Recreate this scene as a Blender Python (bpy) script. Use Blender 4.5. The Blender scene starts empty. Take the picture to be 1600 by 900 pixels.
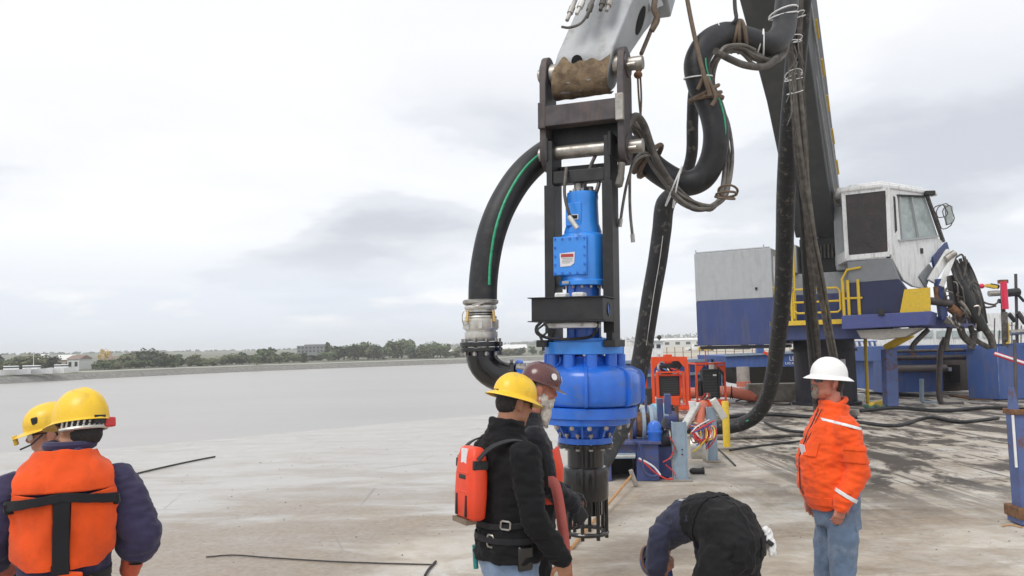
import bpy, bmesh, math, random
from mathutils import Vector, Matrix, Euler, noise
random.seed(7)
V = Vector
rad = math.radians
sc = bpy.context.scene
COL = sc.collection
# ------------------------------------------------------------------ camera
FPX, CAMZ, PITCH, ROLL = 1250.0, 2.0, rad(4.44), rad(1.3)
_F = V((0, math.cos(PITCH), math.sin(PITCH)))
_r0 = V((1, 0, 0)); _u0 = V((0, -math.sin(PITCH), math.cos(PITCH)))
_R = _r0 * math.cos(ROLL) - _u0 * math.sin(ROLL)
_U = _u0 * math.cos(ROLL) + _r0 * math.sin(ROLL)
CAM = V((0, 0, CAMZ))
cd = bpy.data.cameras.new('camera'); cam = bpy.data.objects.new('camera', cd); COL.objects.link(cam)
cd.sensor_width = 36; cd.lens = FPX / 1600 * 36; cd.clip_start = 0.05; cd.clip_end = 20000
cam.matrix_world = Matrix.Translation(CAM) @ Matrix((_R, _U, -_F)).transposed().to_4x4()
sc.camera = cam
sc.cycles.volume_bounces = 1
# ------------------------------------------------------------------ helpers: pixels of the 1600 x 900 photograph to points
def ray(px, py):
    return (_F + _R * ((px - 800) / FPX) - _U * ((py - 450) / FPX))
def P(px, py, Y):
    d = ray(px, py); return CAM + d * (Y / d.y)
def G(px, py, z=0.0):
    d = ray(px, py); return CAM + d * ((z - CAMZ) / d.z)
def onplane(px, py, p0, n):
    d = ray(px, py); return CAM + d * ((p0 - CAM).dot(n) / d.dot(n))

# ------------------------------------------------------------------ light
sc.view_settings.view_transform = 'Standard'; sc.view_settings.look = 'None'
sc.view_settings.gamma = 1; sc.view_settings.exposure = 0.18
SUN_EL, SUN_AZ = rad(52), rad(-142)
sd = bpy.data.lights.new('sun', 'SUN'); sun = bpy.data.objects.new('sun', sd); COL.objects.link(sun)
sd.energy = 1.35; sd.angle = rad(26); sd.color = (1, .96, .9)
_s = V((math.sin(SUN_AZ) * math.cos(SUN_EL), math.cos(SUN_AZ) * math.cos(SUN_EL), math.sin(SUN_EL)))
sun.rotation_euler = _s.to_track_quat('Z', 'Y').to_euler(); sun.location = (-10, -12, 30)


def nd(nt, typ, ins=None, **props):
    n = nt.nodes.new(typ)
    for k, v in props.items(): setattr(n, k, v)
    for k, v in (ins or {}).items():
        if hasattr(v, 'is_output') or isinstance(v, bpy.types.NodeSocket): nt.links.new(v, n.inputs[k])
        else: n.inputs[k].default_value = v
    return n


def ramp(nt, fac, stops, interp='LINEAR'):
    n = nt.nodes.new('ShaderNodeValToRGB'); nt.links.new(fac, n.inputs[0]); cr = n.color_ramp; cr.interpolation = interp
    while len(cr.elements) < len(stops): cr.elements.new(.5)
    for e, (p, c) in zip(cr.elements, stops):
        e.position = p; e.color = (c if hasattr(c, '__len__') else (c, c, c)) + (1,) if hasattr(c, '__len__') else (c, c, c, 1)
    return n.outputs[0]


def mth(nt, op, a, b=0.0, clamp=False):
    n = nt.nodes.new('ShaderNodeMath'); n.operation = op; n.use_clamp = clamp
    for i, v in enumerate((a, b)):
        if isinstance(v, bpy.types.NodeSocket): nt.links.new(v, n.inputs[i])
        else: n.inputs[i].default_value = v
    return n.outputs[0]


def mixc(nt, fac, a, b):
    n = nt.nodes.new('ShaderNodeMix'); n.data_type = 'RGBA'
    for i, v in ((0, fac), (6, a), (7, b)):
        if isinstance(v, bpy.types.NodeSocket): nt.links.new(v, n.inputs[i])
        elif i and not isinstance(v, float): n.inputs[i].default_value = tuple(v)[:3] + (1,)
        else: n.inputs[i].default_value = v
    return n.outputs[2]


def noi(nt, vec, scale, detail=4, rough=.55, dist=0.0):
    n = nd(nt, 'ShaderNodeTexNoise', {'Scale': scale, 'Detail': detail, 'Roughness': rough, 'Distortion': dist})
    if vec is not None: nt.links.new(vec, n.inputs['Vector'])
    return n.outputs['Fac']


def mapping(nt, vec, scale=(1, 1, 1), rot=(0, 0, 0), loc=(0, 0, 0)):
    n = nd(nt, 'ShaderNodeMapping'); nt.links.new(vec, n.inputs[0])
    n.inputs['Scale'].default_value = scale; n.inputs['Rotation'].default_value = rot; n.inputs['Location'].default_value = loc
    return n.outputs[0]


# ------------------------------------------------------------------ sky: Nishita behind a broken overcast
w = bpy.data.worlds.new('World'); sc.world = w; w.use_nodes = True
nt = w.node_tree; nt.nodes.clear()
sky = nd(nt, 'ShaderNodeTexSky', sky_type='NISHITA', sun_disc=False, sun_elevation=SUN_EL, sun_rotation=SUN_AZ)
tc = nd(nt, 'ShaderNodeTexCoord'); sep = nd(nt, 'ShaderNodeSeparateXYZ', {0: tc.outputs['Generated']})
el = sep.outputs['Z']
elc = mth(nt, 'ADD', mth(nt, 'MAXIMUM', el, 0.0), 0.16)
px_ = mth(nt, 'DIVIDE', sep.outputs['X'], elc); py_ = mth(nt, 'DIVIDE', sep.outputs['Y'], elc)
cv = nd(nt, 'ShaderNodeCombineXYZ', {0: px_, 1: py_, 2: 0.0}).outputs[0]
n1 = noi(nt, mapping(nt, cv, loc=(3.1, .6, 0)), .75, 5, .5, .25)
n2 = noi(nt, mapping(nt, cv, loc=(1.7, 5.2, 1)), 2.1, 5, .55, .2)
body = mth(nt, 'ADD', mth(nt, 'MULTIPLY', n1, .68), mth(nt, 'MULTIPLY', n2, .32))
# where the grey cloud banks lie: a few broad directions added to the noise
def bank(px, py, width, amt):
    d = ray(px, py).normalized(); dp = nd(nt, 'ShaderNodeVectorMath', {0: tc.outputs['Generated'], 1: tuple(d)}, operation='DOT_PRODUCT').outputs['Value']
    return mth(nt, 'MULTIPLY', ramp(nt, dp, [(math.cos(width), 0.0), (1 - (1 - math.cos(width)) * .15, 1.0)], 'EASE'), amt)
for bp in ((640, 300, .26, .06), (480, 310, .16, .03), (1460, 330, .30, .085), (1330, 420, .2, .05), (20, 235, .10, .06), (230, 120, .30, -.10), (560, 120, .2, -.07), (250, 400, .2, -.06), (1120, 160, .2, -.05), (1580, 210, .10, .03)):
    body = mth(nt, 'ADD', body, bank(*bp))
shade = ramp(nt, body, [(.40, (.985, .99, 1.0)), (.48, (.945, .955, .98)), (.56, (.78, .80, .845)), (.68, (.62, .645, .70))], 'EASE')
low = ramp(nt, el, [(0.0, .10), (.075, .22), (.14, 1.0), (.25, 1.0), (.36, .12), (1.0, .15)])
white = mixc(nt, ramp(nt, el, [(0, 0.0), (.10, .30), (.32, 1.0)]), (.71, .77, .885), (.985, .99, 1.0))
cl = mixc(nt, low, white, shade)
hv = mapping(nt, tc.outputs['Generated'], scale=(7, 7, 26))
puff = mth(nt, 'MULTIPLY', ramp(nt, noi(nt, hv, 1.0, 4, .5), [(.50, 0.0), (.62, .8)]),
           ramp(nt, el, [(.03, 0.0), (.05, 1.0), (.07, 1.0), (.09, 0.0)]))
cl = mixc(nt, puff, cl, (1., 1., 1.))
cl10 = nd(nt, 'ShaderNodeVectorMath', {0: cl, 1: (9.8, 9.8, 9.8)}, operation='MULTIPLY').outputs[0]
mixed = mixc(nt, .9, sky.outputs[0], cl10)
bg = nd(nt, 'ShaderNodeBackground', {'Color': mixed, 'Strength': .1})
out = nd(nt, 'ShaderNodeOutputWorld', {'Surface': bg.outputs[0]})

# ------------------------------------------------------------------ materials
MATS = {}
def material(name, col, rough=.5, metal=0.0, var=.12, vscale=6.0, bump=.0, bscale=60.0, dirt=0.0, dcol=(.10, .075, .05),
             dscale=3.0, coat=0.0, sheen=0.0, spec=.5, streak=False, em=None, stops=(.48, .66)):
    if name in MATS: return MATS[name]
    m = bpy.data.materials.new(name); m.use_nodes = True; nt = m.node_tree; b = nt.nodes['Principled BSDF']
    tc = nd(nt, 'ShaderNodeTexCoord'); o = tc.outputs['Object']
    b.inputs['Roughness'].default_value = rough; b.inputs['Metallic'].default_value = metal
    b.inputs['Specular IOR Level'].default_value = spec; b.inputs['Coat Weight'].default_value = coat
    if coat: b.inputs['Coat Roughness'].default_value = .12
    b.inputs['Sheen Weight'].default_value = sheen
    c = tuple(col)
    n = noi(nt, o, vscale, 5, .6)
    lo = tuple(x * (1 - var) for x in c); hi = tuple(min(1, x * (1 + var)) for x in c)
    cc = ramp(nt, n, [(.3, lo), (.7, hi)])
    if dirt:
        dv = mapping(nt, o, scale=(3.2, 3.2, .5)) if streak else o
        dm = mth(nt, 'MULTIPLY', ramp(nt, noi(nt, dv, dscale, 8, .68, .3), [(stops[0], 0.0), (stops[1], 1.0)]), dirt)
        cc = mixc(nt, dm, cc, dcol)
        rr = mth(nt, 'ADD', mth(nt, 'MULTIPLY', dm, .3), rough, True); nt.links.new(rr, b.inputs['Roughness'])
    nt.links.new(cc, b.inputs['Base Color'])
    if bump:
        bn = nd(nt, 'ShaderNodeBump', {'Strength': bump, 'Distance': .01, 'Height': noi(nt, o, bscale, 4, .6)})
        nt.links.new(bn.outputs[0], b.inputs['Normal'])
    if em: b.inputs['Emission Color'].default_value = em + (1,); b.inputs['Emission Strength'].default_value = 1
    MATS[name] = m; return m

A = material
RUST = (.16, .065, .025)
m_pump = A('pump_blue', (.022, .145, .62), .3, var=.14, vscale=5, coat=.3, dirt=.5, dcol=(.12, .15, .22), dscale=6, stops=(.52, .70), bump=.06, bscale=35)
m_motor = A('motor_blue', (.035, .26, .80), .3, var=.08, vscale=5, coat=.35, dirt=.10, dcol=(.02, .08, .25), dscale=9, bump=.05, bscale=40)
m_black = A('black_paint', (.012, .012, .014), .42, var=.3, dirt=.22, dcol=(.08, .075, .07), dscale=5, bump=.08, bscale=50)
m_blackgl = A('black_gloss', (.007, .007, .008), .22, var=.3, coat=.3, dirt=.08, dcol=(.08, .07, .06), dscale=6)
m_steel = A('bare_steel', (.40, .38, .35), .38, .75, var=.25, vscale=14, dirt=.35, dcol=(.16, .12, .09), dscale=8, bump=.1, bscale=80)
m_alu = A('cast_aluminium', (.66, .65, .61), .36, .6, var=.14, vscale=18, dirt=.25, dcol=(.22, .20, .17), dscale=9, bump=.12, bscale=90)
m_link = A('dark_link_steel', (.075, .066, .070), .5, .35, var=.3, vscale=7, dirt=.5, dcol=(.17, .12, .10), dscale=4, streak=True, bump=.15, bscale=60)
m_armgrey = A('arm_grey', (.37, .39, .41), .42, var=.07, dirt=.55, dcol=(.20, .15, .10), dscale=4.5, bump=.05, stops=(.54, .72))
m_hose = A('hose_rubber', (.014, .015, .018), .5, var=.3, vscale=8, dirt=.32, dcol=(.11, .10, .085), dscale=7, bump=.25, bscale=45, stops=(.53, .72))
m_hoses = A('hose_scuffed', (.013, .014, .017), .55, var=.4, vscale=8, dirt=.75, dcol=(.17, .155, .13), dscale=11, bump=.35, bscale=40, stops=(.55, .66))
m_cable = A('cable_grey', (.15, .14, .125), .62, var=.4, vscale=9, dirt=.5, dcol=(.07, .055, .045), dscale=5)
m_cabled = A('cable_dark', (.075, .068, .062), .6, var=.4, vscale=9, dirt=.4, dcol=(.22, .19, .16), dscale=9)
m_green = A('green_stripe', (.03, .34, .17), .5, var=.3, vscale=30)
m_white = A('white_paint', (.78, .79, .79), .4, var=.05, dirt=.6, dcol=(.33, .29, .24), dscale=3.2, stops=(.50, .70), streak=True)
m_grey = A('light_grey_paint', (.40, .42, .435), .45, var=.05, dirt=.3, dcol=(.23, .22, .2), dscale=2.2, streak=True)
m_dgrey = A('boom_grey', (.062, .068, .072), .55, var=.12, vscale=1.2, dirt=.3, dcol=(.15, .145, .14), dscale=2, bump=.05)
m_navy = A('navy_paint', (.033, .056, .18), .4, var=.12, vscale=1.3, dirt=.5, dcol=(.10, .095, .13), dscale=1.6, streak=True)
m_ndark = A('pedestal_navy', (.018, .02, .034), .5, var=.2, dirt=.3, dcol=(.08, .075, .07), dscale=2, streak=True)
m_bblue = A('barge_blue', (.045, .105, .32), .5, var=.15, vscale=1, dirt=.5, dcol=(.16, .15, .18), dscale=1.3, streak=True)
m_postblue = A('post_blue', (.085, .125, .29), .5, var=.18, vscale=3, dirt=.75, dcol=RUST, dscale=4, stops=(.53, .62), bump=.1)
m_wblue = A('winch_blue', (.05, .075, .22), .5, var=.15, dirt=.6, dcol=(.15, .11, .08), dscale=4, bump=.1)
m_pale = A('pale_blue_steel', (.25, .33, .41), .55, var=.12, dirt=.55, dcol=(.22, .13, .06), dscale=4, streak=True, stops=(.55, .68), bump=.1)
m_yel = A('yellow_paint', (.74, .50, .035), .5, var=.12, dirt=.35, dcol=(.22, .17, .09), dscale=6)
m_ored = A('orange_red_paint', (.78, .072, .008), .42, var=.10, dirt=.25, dcol=(.20, .05, .02), dscale=6)
m_rad = A('radiator_black', (.022, .023, .024), .6, var=.25, vscale=30, bump=.3, bscale=120)
m_orhose = A('orange_hose', (.58, .15, .085), .5, var=.12, dirt=.35, dcol=(.25, .12, .09), dscale=4)
m_rust = A('rusted_steel', (.20, .10, .05), .75, .2, var=.4, vscale=12, dirt=.6, dcol=(.07, .05, .04), dscale=7, bump=.3)
m_wood = A('tool_wood', (.50, .26, .10), .6, var=.25, vscale=20)
m_timber = A('dark_timber', (.045, .04, .036), .85, var=.5, vscale=3, dirt=.4, dcol=(.12, .10, .08), dscale=3, bump=.4, bscale=20)
m_dirtg = A('mud_brown', (.20, .155, .115), .8, var=.35, vscale=5, bump=.5, bscale=20)
m_conc = A('concrete_block', (.32, .29, .25), .8, var=.2, dirt=.5, dscale=2, bump=.3)
m_strap = A('strap_brown', (.14, .10, .07), .75, var=.3, vscale=20)
m_tie = A('white_tie', (.75, .76, .76), .5, var=.1)
m_redw = A('red_wire', (.60, .035, .04), .45, var=.1)
m_bluew = A('blue_wire', (.05, .14, .45), .45, var=.1)
m_yelw = A('yellow_wire', (.75, .52, .06), .45, var=.1)
m_glassd = A('dark_glass', (.018, .012, .010), .08, var=.6, vscale=1.6, dirt=.4, dcol=(.09, .045, .04), dscale=1.8, spec=.5)  # brown mottling paints the pane's reflection into the glass colour
m_glassl = A('pale_glass', (.36, .42, .41), .12, var=.25, vscale=3, dirt=.35, dcol=(.55, .6, .58), dscale=4)
m_label = A('label_white', (.72, .71, .72), .5, var=.03)
m_labelr = A('label_red', (.42, .05, .045), .5, var=.05)
m_rope = A('dark_rope', (.05, .047, .045), .8, var=.3, vscale=40)
m_pink = A('red_tube', (.75, .03, .09), .4, var=.1)
# fabrics
F = lambda n, c, **k: A(n, c, k.pop('rough', .85), var=k.pop('var', .12), vscale=k.pop('vscale', 9), bump=k.pop('bump', .25), bscale=k.pop('bscale', 220), sheen=k.pop('sheen', .15), spec=.25, **k)
m_orange = F('orange_cloth', (.87, .095, .014), dirt=.3, dcol=(.45, .055, .015), dscale=5)
m_vest = F('vest_orange', (.82, .092, .013), dirt=.4, dcol=(.42, .06, .02), dscale=5, bump=.4)
m_packo = A('pack_orange', (.80, .062, .018), .42, var=.06, dirt=.2, dcol=(.35, .05, .03), dscale=6, bump=.05)
m_fleece = F('black_fleece', (.0065, .0065, .008), sheen=.04)
m_navycl = F('navy_cloth', (.042, .036, .085), dirt=.3, dcol=(.07, .06, .10), dscale=4)
m_tshirt = F('navy_tshirt', (.034, .037, .07))
m_overall = F('black_overall', (.011, .0115, .013), sheen=.05, dirt=.35, dcol=(.035, .034, .032), dscale=5)
m_jean = F('blue_denim', (.19, .27, .40), var=.3, vscale=4, dirt=.4, dcol=(.42, .48, .56), dscale=5)
m_jeang = F('grey_denim', (.115, .165, .25), var=.22, vscale=4, dirt=.4, dcol=(.30, .35, .42), dscale=5)
m_web = F('black_webbing', (.014, .014, .017))
m_refl = A('reflective_tape', (.72, .73, .74), .35, var=.08, vscale=30)
m_skin = A('skin_light', (.50, .235, .165), .5, var=.12, vscale=14, bump=.08, bscale=120, spec=.4)
m_skinr = A('skin_ruddy', (.47, .19, .135), .5, var=.16, vscale=14, bump=.08, bscale=120, spec=.4)
m_skint = A('skin_tan', (.36, .17, .10), .5, var=.12, vscale=14, bump=.08, bscale=120, spec=.4)
m_hair = A('hair_dark', (.012, .010, .010), .6, var=.4, vscale=30, bump=.5, bscale=150)
m_beard = A('beard_white', (.60, .56, .50), .8, var=.2, vscale=40, bump=.7, bscale=130)
m_beardg = A('beard_grey', (.22, .185, .155), .8, var=.25, vscale=40, bump=.7, bscale=130)
m_haty = A('hat_yellow', (.84, .53, .020), .4, var=.07, vscale=10, coat=.15, dirt=.5, dcol=(.40, .27, .07), dscale=11, bump=.08, bscale=70, stops=(.54, .70))
m_hatw = A('hat_white', (.84, .84, .83), .33, var=.03, coat=.2, dirt=.3, dcol=(.52, .50, .46), dscale=10, bump=.05, bscale=60, stops=(.55, .72))
m_hatb = A('hat_maroon', (.085, .018, .018), .25, var=.2, coat=.5, dirt=.25, dcol=(.15, .07, .06), dscale=8)
m_lens = A('smoked_lens', (.02, .018, .016), .1, var=.1)
m_clear = A('clear_lens', (.55, .5, .47), .1, var=.1)
m_boot = A('boot_leather', (.09, .055, .03), .7, var=.3)
m_glove = F('glove_rubber', (.60, .12, .06), rough=.6)
m_gloveb = F('glove_black', (.02, .02, .022), rough=.6)
m_eye = A('eye_white', (.6, .58, .55), .2, var=.02)

# ------------------------------------------------------------------ mesh builder
WM = {}
class MB:
    def __init__(s): s.v = []; s.f = []
    def add(s, vs, fs):
        b = len(s.v); s.v += [V(x) for x in vs]; s.f += [tuple(i + b for i in f) for f in fs]; return s
    def box(s, c, d, rot=None):
        c = V(c); hx, hy, hz = d[0] / 2, d[1] / 2, d[2] / 2
        vs = [V((x, y, z)) for x in (-hx, hx) for y in (-hy, hy) for z in (-hz, hz)]
        if rot is not None:
            R = rot if isinstance(rot, Matrix) else Euler(rot).to_matrix()
            vs = [R @ q for q in vs]
        return s.add([q + c for q in vs], [(0, 1, 3, 2), (4, 6, 7, 5), (0, 4, 5, 1), (2, 3, 7, 6), (0, 2, 6, 4), (1, 5, 7, 3)])
    def bar(s, a, b, wx, wy, up=(0, 0, 1)):
        a, b = V(a), V(b); z = (b - a).normalized(); x = V(up).cross(z)
        if x.length < 1e-4: x = V((1, 0, 0)).cross(z)
        x.normalize(); y = z.cross(x)
        return s.box((a + b) / 2, (wx, wy, (b - a).length), Matrix((x, y, z)).transposed())
    def tube(s, pts, r, seg=10, caps=True, close=False):
        pts = [V(p) for p in pts]; n = len(pts)
        rs = r if hasattr(r, '__len__') else [r] * n
        T = []
        for i in range(n):
            t = (pts[(i + 1) % n] - pts[i - 1]) if close else (pts[min(i + 1, n - 1)] - pts[max(i - 1, 0)])
            T.append(t.normalized() if t.length > 1e-9 else V((0, 0, 1)))
        u = T[0].orthogonal().normalized(); vs = []; fs = []
        for i in range(n):
            u = (u - T[i] * u.dot(T[i])).normalized(); w_ = T[i].cross(u)
            for k in range(seg):
                a = 2 * math.pi * k / seg; vs.append(pts[i] + (u * math.cos(a) + w_ * math.sin(a)) * rs[i])
        for i in range(n if close else n - 1):
            j = (i + 1) % n
            for k in range(seg):
                k2 = (k + 1) % seg; fs.append((i * seg + k, i * seg + k2, j * seg + k2, j * seg + k))
        if caps and not close:
            fs.append(tuple(reversed(range(seg)))); fs.append(tuple(range((n - 1) * seg, n * seg)))
        return s.add(vs, fs)
    def cyl(s, a, b, r, seg=16, r2=None): return s.tube([a, b], [r, r if r2 is None else r2], seg)
    def lathe(s, prof, seg=24, mtx=None, fn=None):
        vs = []; fs = []; n = len(prof)
        for r, z in prof:
            for k in range(seg):
                a = 2 * math.pi * k / seg; rr = fn(a, r, z) if fn else r
                q = V((rr * math.cos(a), rr * math.sin(a), z)); vs.append(mtx @ q if mtx else q)
        for i in range(n - 1):
            for k in range(seg):
                k2 = (k + 1) % seg; fs.append((i * seg + k, i * seg + k2, (i + 1) * seg + k2, (i + 1) * seg + k))
        fs.append(tuple(reversed(range(seg)))); fs.append(tuple(range((n - 1) * seg, n * seg)))
        return s.add(vs, fs)
    def prism(s, poly, d):
        """closed 3-D polygon pushed by vector d"""
        n = len(poly); d = V(d); vs = [V(p) for p in poly]; vs += [p + d for p in vs]
        fs = [tuple(range(n)), tuple(range(2 * n - 1, n - 1, -1))] + [(i, i + n, (i + 1) % n + n, (i + 1) % n) for i in range(n)]
        return s.add(vs, fs)
    def ell(s, c, r, rot=None, seg=16, rings=10):
        c = V(c); r = (r, r, r) if not hasattr(r, '__len__') else r; vs = []; fs = []
        R = None if rot is None else (rot if isinstance(rot, Matrix) else Euler(rot).to_matrix())
        for i in range(rings + 1):
            t = math.pi * i / rings
            t = min(max(t, .03), math.pi - .03)
            for k in range(seg):
                a = 2 * math.pi * k / seg
                q = V((r[0] * math.sin(t) * math.cos(a), r[1] * math.sin(t) * math.sin(a), r[2] * math.cos(t)))
                vs.append(c + (R @ q if R else q))
        for i in range(rings):
            for k in range(seg):
                k2 = (k + 1) % seg; fs.append((i * seg + k, (i + 1) * seg + k, (i + 1) * seg + k2, i * seg + k2))
        fs.append(tuple(range(seg))); fs.append(tuple(reversed(range(rings * seg, rings * seg + seg))))
        return s.add(vs, fs)
    def mesh(s, name):
        me = bpy.data.meshes.new(name); me.from_pydata([tuple(v) for v in s.v], [], s.f)
        bm = bmesh.new(); bm.from_mesh(me); bmesh.ops.recalc_face_normals(bm, faces=bm.faces); bm.to_mesh(me); bm.free()
        return me
    def build(s, name, m, parent=None, world=False, bevel=0.0, smooth=True, stuff=False, mats=None, origin=None, ang=38):
        me = s.mesh(name)
        if m is not None: me.materials.append(m)
        if smooth:
            me.polygons.foreach_set('use_smooth', [True] * len(me.polygons)); me.set_sharp_from_angle(angle=rad(ang))
        o = bpy.data.objects.new(name, me); COL.objects.link(o)
        if parent is not None:
            o.parent = parent
            if world: me.transform(WM[parent].inverted())
            WM[o] = WM[parent].copy()
        else:
            if origin is None:
                zs = min(v.z for v in s.v); n = len(s.v); c = sum(s.v, V()) / n; origin = V((c.x, c.y, zs))
            origin = V(origin); me.transform(Matrix.Translation(-origin)); o.location = origin; WM[o] = Matrix.Translation(origin)
        if bevel:
            b = o.modifiers.new('bevel', 'BEVEL'); b.width = bevel; b.segments = 2; b.limit_method = 'ANGLE'; b.angle_limit = rad(35)
        if stuff: o['kind'] = 'stuff'
        return o

def part(o_mesh_from, parent, loc=None): ...
def tag(o, label=None, cat=None, group=None, kind=None):
    if label: o['label'] = label
    if cat: o['category'] = cat
    if group: o['group'] = group
    if kind: o['kind'] = kind
    return o
def thing(name, label, cat, loc=(0, 0, 0), rot=(0, 0, 0), group=None):
    o = bpy.data.objects.new(name, None); COL.objects.link(o); o.location = loc; o.rotation_euler = rot
    o.empty_display_size = .1
    WM[o] = Matrix.Translation(V(loc)) @ Euler(rot).to_matrix().to_4x4()
    return tag(o, label, cat, group)
def copy_tree(o, parent=None):
    c = o.copy(); COL.objects.link(c)
    if parent is not None: c.parent = parent
    WM[c] = WM[o].copy()
    for ch in list(o.children): copy_tree(ch, c)
    return c
def curve(pts, n=8):
    """Catmull-Rom through pts (vectors)"""
    pts = [V(p) for p in pts]; out = []
    Q = [pts[0] * 2 - pts[1]] + pts + [pts[-1] * 2 - pts[-2]]
    for i in range(1, len(Q) - 2):
        p0, p1, p2, p3 = Q[i - 1:i + 3]
        for k in range(n):
            t = k / n
            out.append(.5 * ((2 * p1) + (p2 - p0) * t + (2 * p0 - 5 * p1 + 4 * p2 - p3) * t * t + (3 * p1 - p0 - 3 * p2 + p3) * t ** 3))
    out.append(pts[-1]); return out
def pc(lst, n=8): return curve([P(*q) for q in lst], n)
def bolts(mb, c, r, n, br, h, mtx=None, a0=0.0, arc=2 * math.pi):
    for k in range(n):
        a = a0 + arc * k / n; q0 = V(c) + V((r * math.cos(a), r * math.sin(a), 0)); q1 = q0 + V((0, 0, h))
        if mtx: q0, q1 = mtx @ q0, mtx @ q1
        mb.cyl(q0, q1, br, 6)
def text_mesh(body, size, depth=.004):
    c = bpy.data.curves.new('lettering', 'FONT'); c.body = body; c.size = size; c.extrude = depth; c.align_x = 'LEFT'; c.resolution_u = 2
    o = bpy.data.objects.new('tmp', c); COL.objects.link(o); dg = bpy.context.evaluated_depsgraph_get()
    me = bpy.data.meshes.new_from_object(o.evaluated_get(dg)); bpy.data.objects.remove(o); return me
# ================================================================== SETTING
WATER_Z = -2.0
def deck_material():
    m = bpy.data.materials.new('deck_concrete'); m.use_nodes = True; nt = m.node_tree; b = nt.nodes['Principled BSDF']
    tc = nd(nt, 'ShaderNodeTexCoord'); o = tc.outputs['Object']; sp = nd(nt, 'ShaderNodeSeparateXYZ', {0: o})
    X, Y = sp.outputs['X'], sp.outputs['Y']
    big = noi(nt, o, .35, 6, .6, .4); mid = noi(nt, o, 1.6, 8, .65, .3); fine = noi(nt, o, 14, 6, .7)
    # pale dried cement over warm concrete
    mott = noi(nt, o, 2.6, 10, .74, .25); mott2 = noi(nt, mapping(nt, o, scale=(.55, 1, 1)), .8, 8, .7, .4)
    base = ramp(nt, mid, [(.30, (.35, .298, .235)), (.48, (.47, .42, .352)), (.62, (.58, .54, .48))])
    base = mixc(nt, ramp(nt, fine, [(.52, 0.0), (.75, .5)]), base, (.24, .205, .165))
    tan_ = ramp(nt, mott, [(.40, (.37, .285, .195)), (.60, (.47, .39, .295))])
    base = mixc(nt, mth(nt, 'MULTIPLY', ramp(nt, mott2, [(.40, 0.0), (.60, 1.0)]), ramp(nt, mott, [(.38, .05), (.58, .7)])), base, tan_)
    base = mixc(nt, mth(nt, 'MULTIPLY', ramp(nt, mott, [(.47, 0.0), (.58, .85)]), ramp(nt, mott2, [(.42, 1.0), (.62, .25)])), base, (.58, .56, .525))
    # towards the water's edge the deck is washed and paler (its own surface there: wet cement slurry)
    edge = mth(nt, 'SUBTRACT', mth(nt, 'MULTIPLY', Y, .55), mth(nt, 'MULTIPLY', X, 1.0))
    edgef = ramp(nt, mth(nt, 'ADD', mth(nt, 'MULTIPLY', edge, .06), mth(nt, 'MULTIPLY', mth(nt, 'SUBTRACT', big, .5), .9)), [(.26, 0.0), (.50, 1.0)])
    slurry = ramp(nt, noi(nt, mapping(nt, o, scale=(.35, 1.6, 1)), 1.3, 6, .6, .2), [(.34, (.40, .38, .355)), (.46, (.455, .445, .43)), (.7, (.475, .468, .46))])
    cc = mixc(nt, mth(nt, 'MULTIPLY', edgef, .9), base, slurry)
    # brown mud patches, drawn out along the deck
    ov = mapping(nt, o, scale=(.5, 1.15, 1), rot=(0, 0, .15))
    mud0 = noi(nt, ov, .75, 9, .68, .35)
    def spot(x, y, rx, ry, amt):
        a_ = mth(nt, 'DIVIDE', mth(nt, 'SUBTRACT', X, x), rx); b_ = mth(nt, 'DIVIDE', mth(nt, 'SUBTRACT', Y, y), ry)
        r2 = mth(nt, 'ADD', mth(nt, 'MULTIPLY', a_, a_), mth(nt, 'MULTIPLY', b_, b_)); return mth(nt, 'MULTIPLY', ramp(nt, r2, [(0.0, 1.0), (1.0, 0.0)], 'EASE'), amt)
    mud = mth(nt, 'ADD', mud0, -.02)
    for sp_ in ((-3.0, 8.8, 2.6, 2.6, .17), (-2.2, 11.5, 2.0, 1.6, .10), (3.2, 7.5, 1.6, 2.5, .05), (4.4, 9.6, 1.0, .9, .09), (.8, 7.2, 1.2, 1.4, .07), (2.2, 11, 1.6, 2, .07)): mud = mth(nt, 'ADD', mud, spot(*sp_))
    near = ramp(nt, mth(nt, 'MULTIPLY', Y, .05), [(.50, 1.0), (.85, .10)])
    mudf = mth(nt, 'MULTIPLY', mth(nt, 'MULTIPLY', ramp(nt, mud, [(.465, 0.0), (.53, .6), (.62, 1.0)]), near), ramp(nt, fine, [(.3, 1.0), (.72, .45)]))
    cc = mixc(nt, mudf, cc, mixc(nt, mid, (.17, .12, .075), (.33, .26, .19)))
    # black grease and tyre streaks on the right hand side, running with the traffic
    sv = mapping(nt, o, scale=(1.15, .42, 1), rot=(0, 0, -.12), loc=(2.3, .7, 0))
    st = noi(nt, sv, 1.15, 8, .66, .5)
    st2 = noi(nt, mapping(nt, o, scale=(5, .13, 1), rot=(0, 0, -.10)), 1.0, 4, .6, .25)
    gate = mth(nt, 'MULTIPLY', ramp(nt, mth(nt, 'MULTIPLY', X, .1), [(.22, 0.0), (.50, 1.0)]), ramp(nt, mth(nt, 'MULTIPLY', Y, .04), [(.33, 0.0), (.46, 1.0)]))
    stf = mth(nt, 'MAXIMUM', ramp(nt, mth(nt, 'ADD', st, mth(nt, 'MULTIPLY', mth(nt, 'SUBTRACT', mott, .5), .5)), [(.455, 0.0), (.54, .97)]), ramp(nt, st2, [(.54, 0.0), (.61, .8)]))
    stf = mth(nt, 'MULTIPLY', stf, gate)
    cc = mixc(nt, stf, cc, mixc(nt, mid, (.035, .03, .026), (.085, .066, .05)))
    cr = nd(nt, 'ShaderNodeTexVoronoi', {'Scale': .55}, feature='DISTANCE_TO_EDGE')
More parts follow.
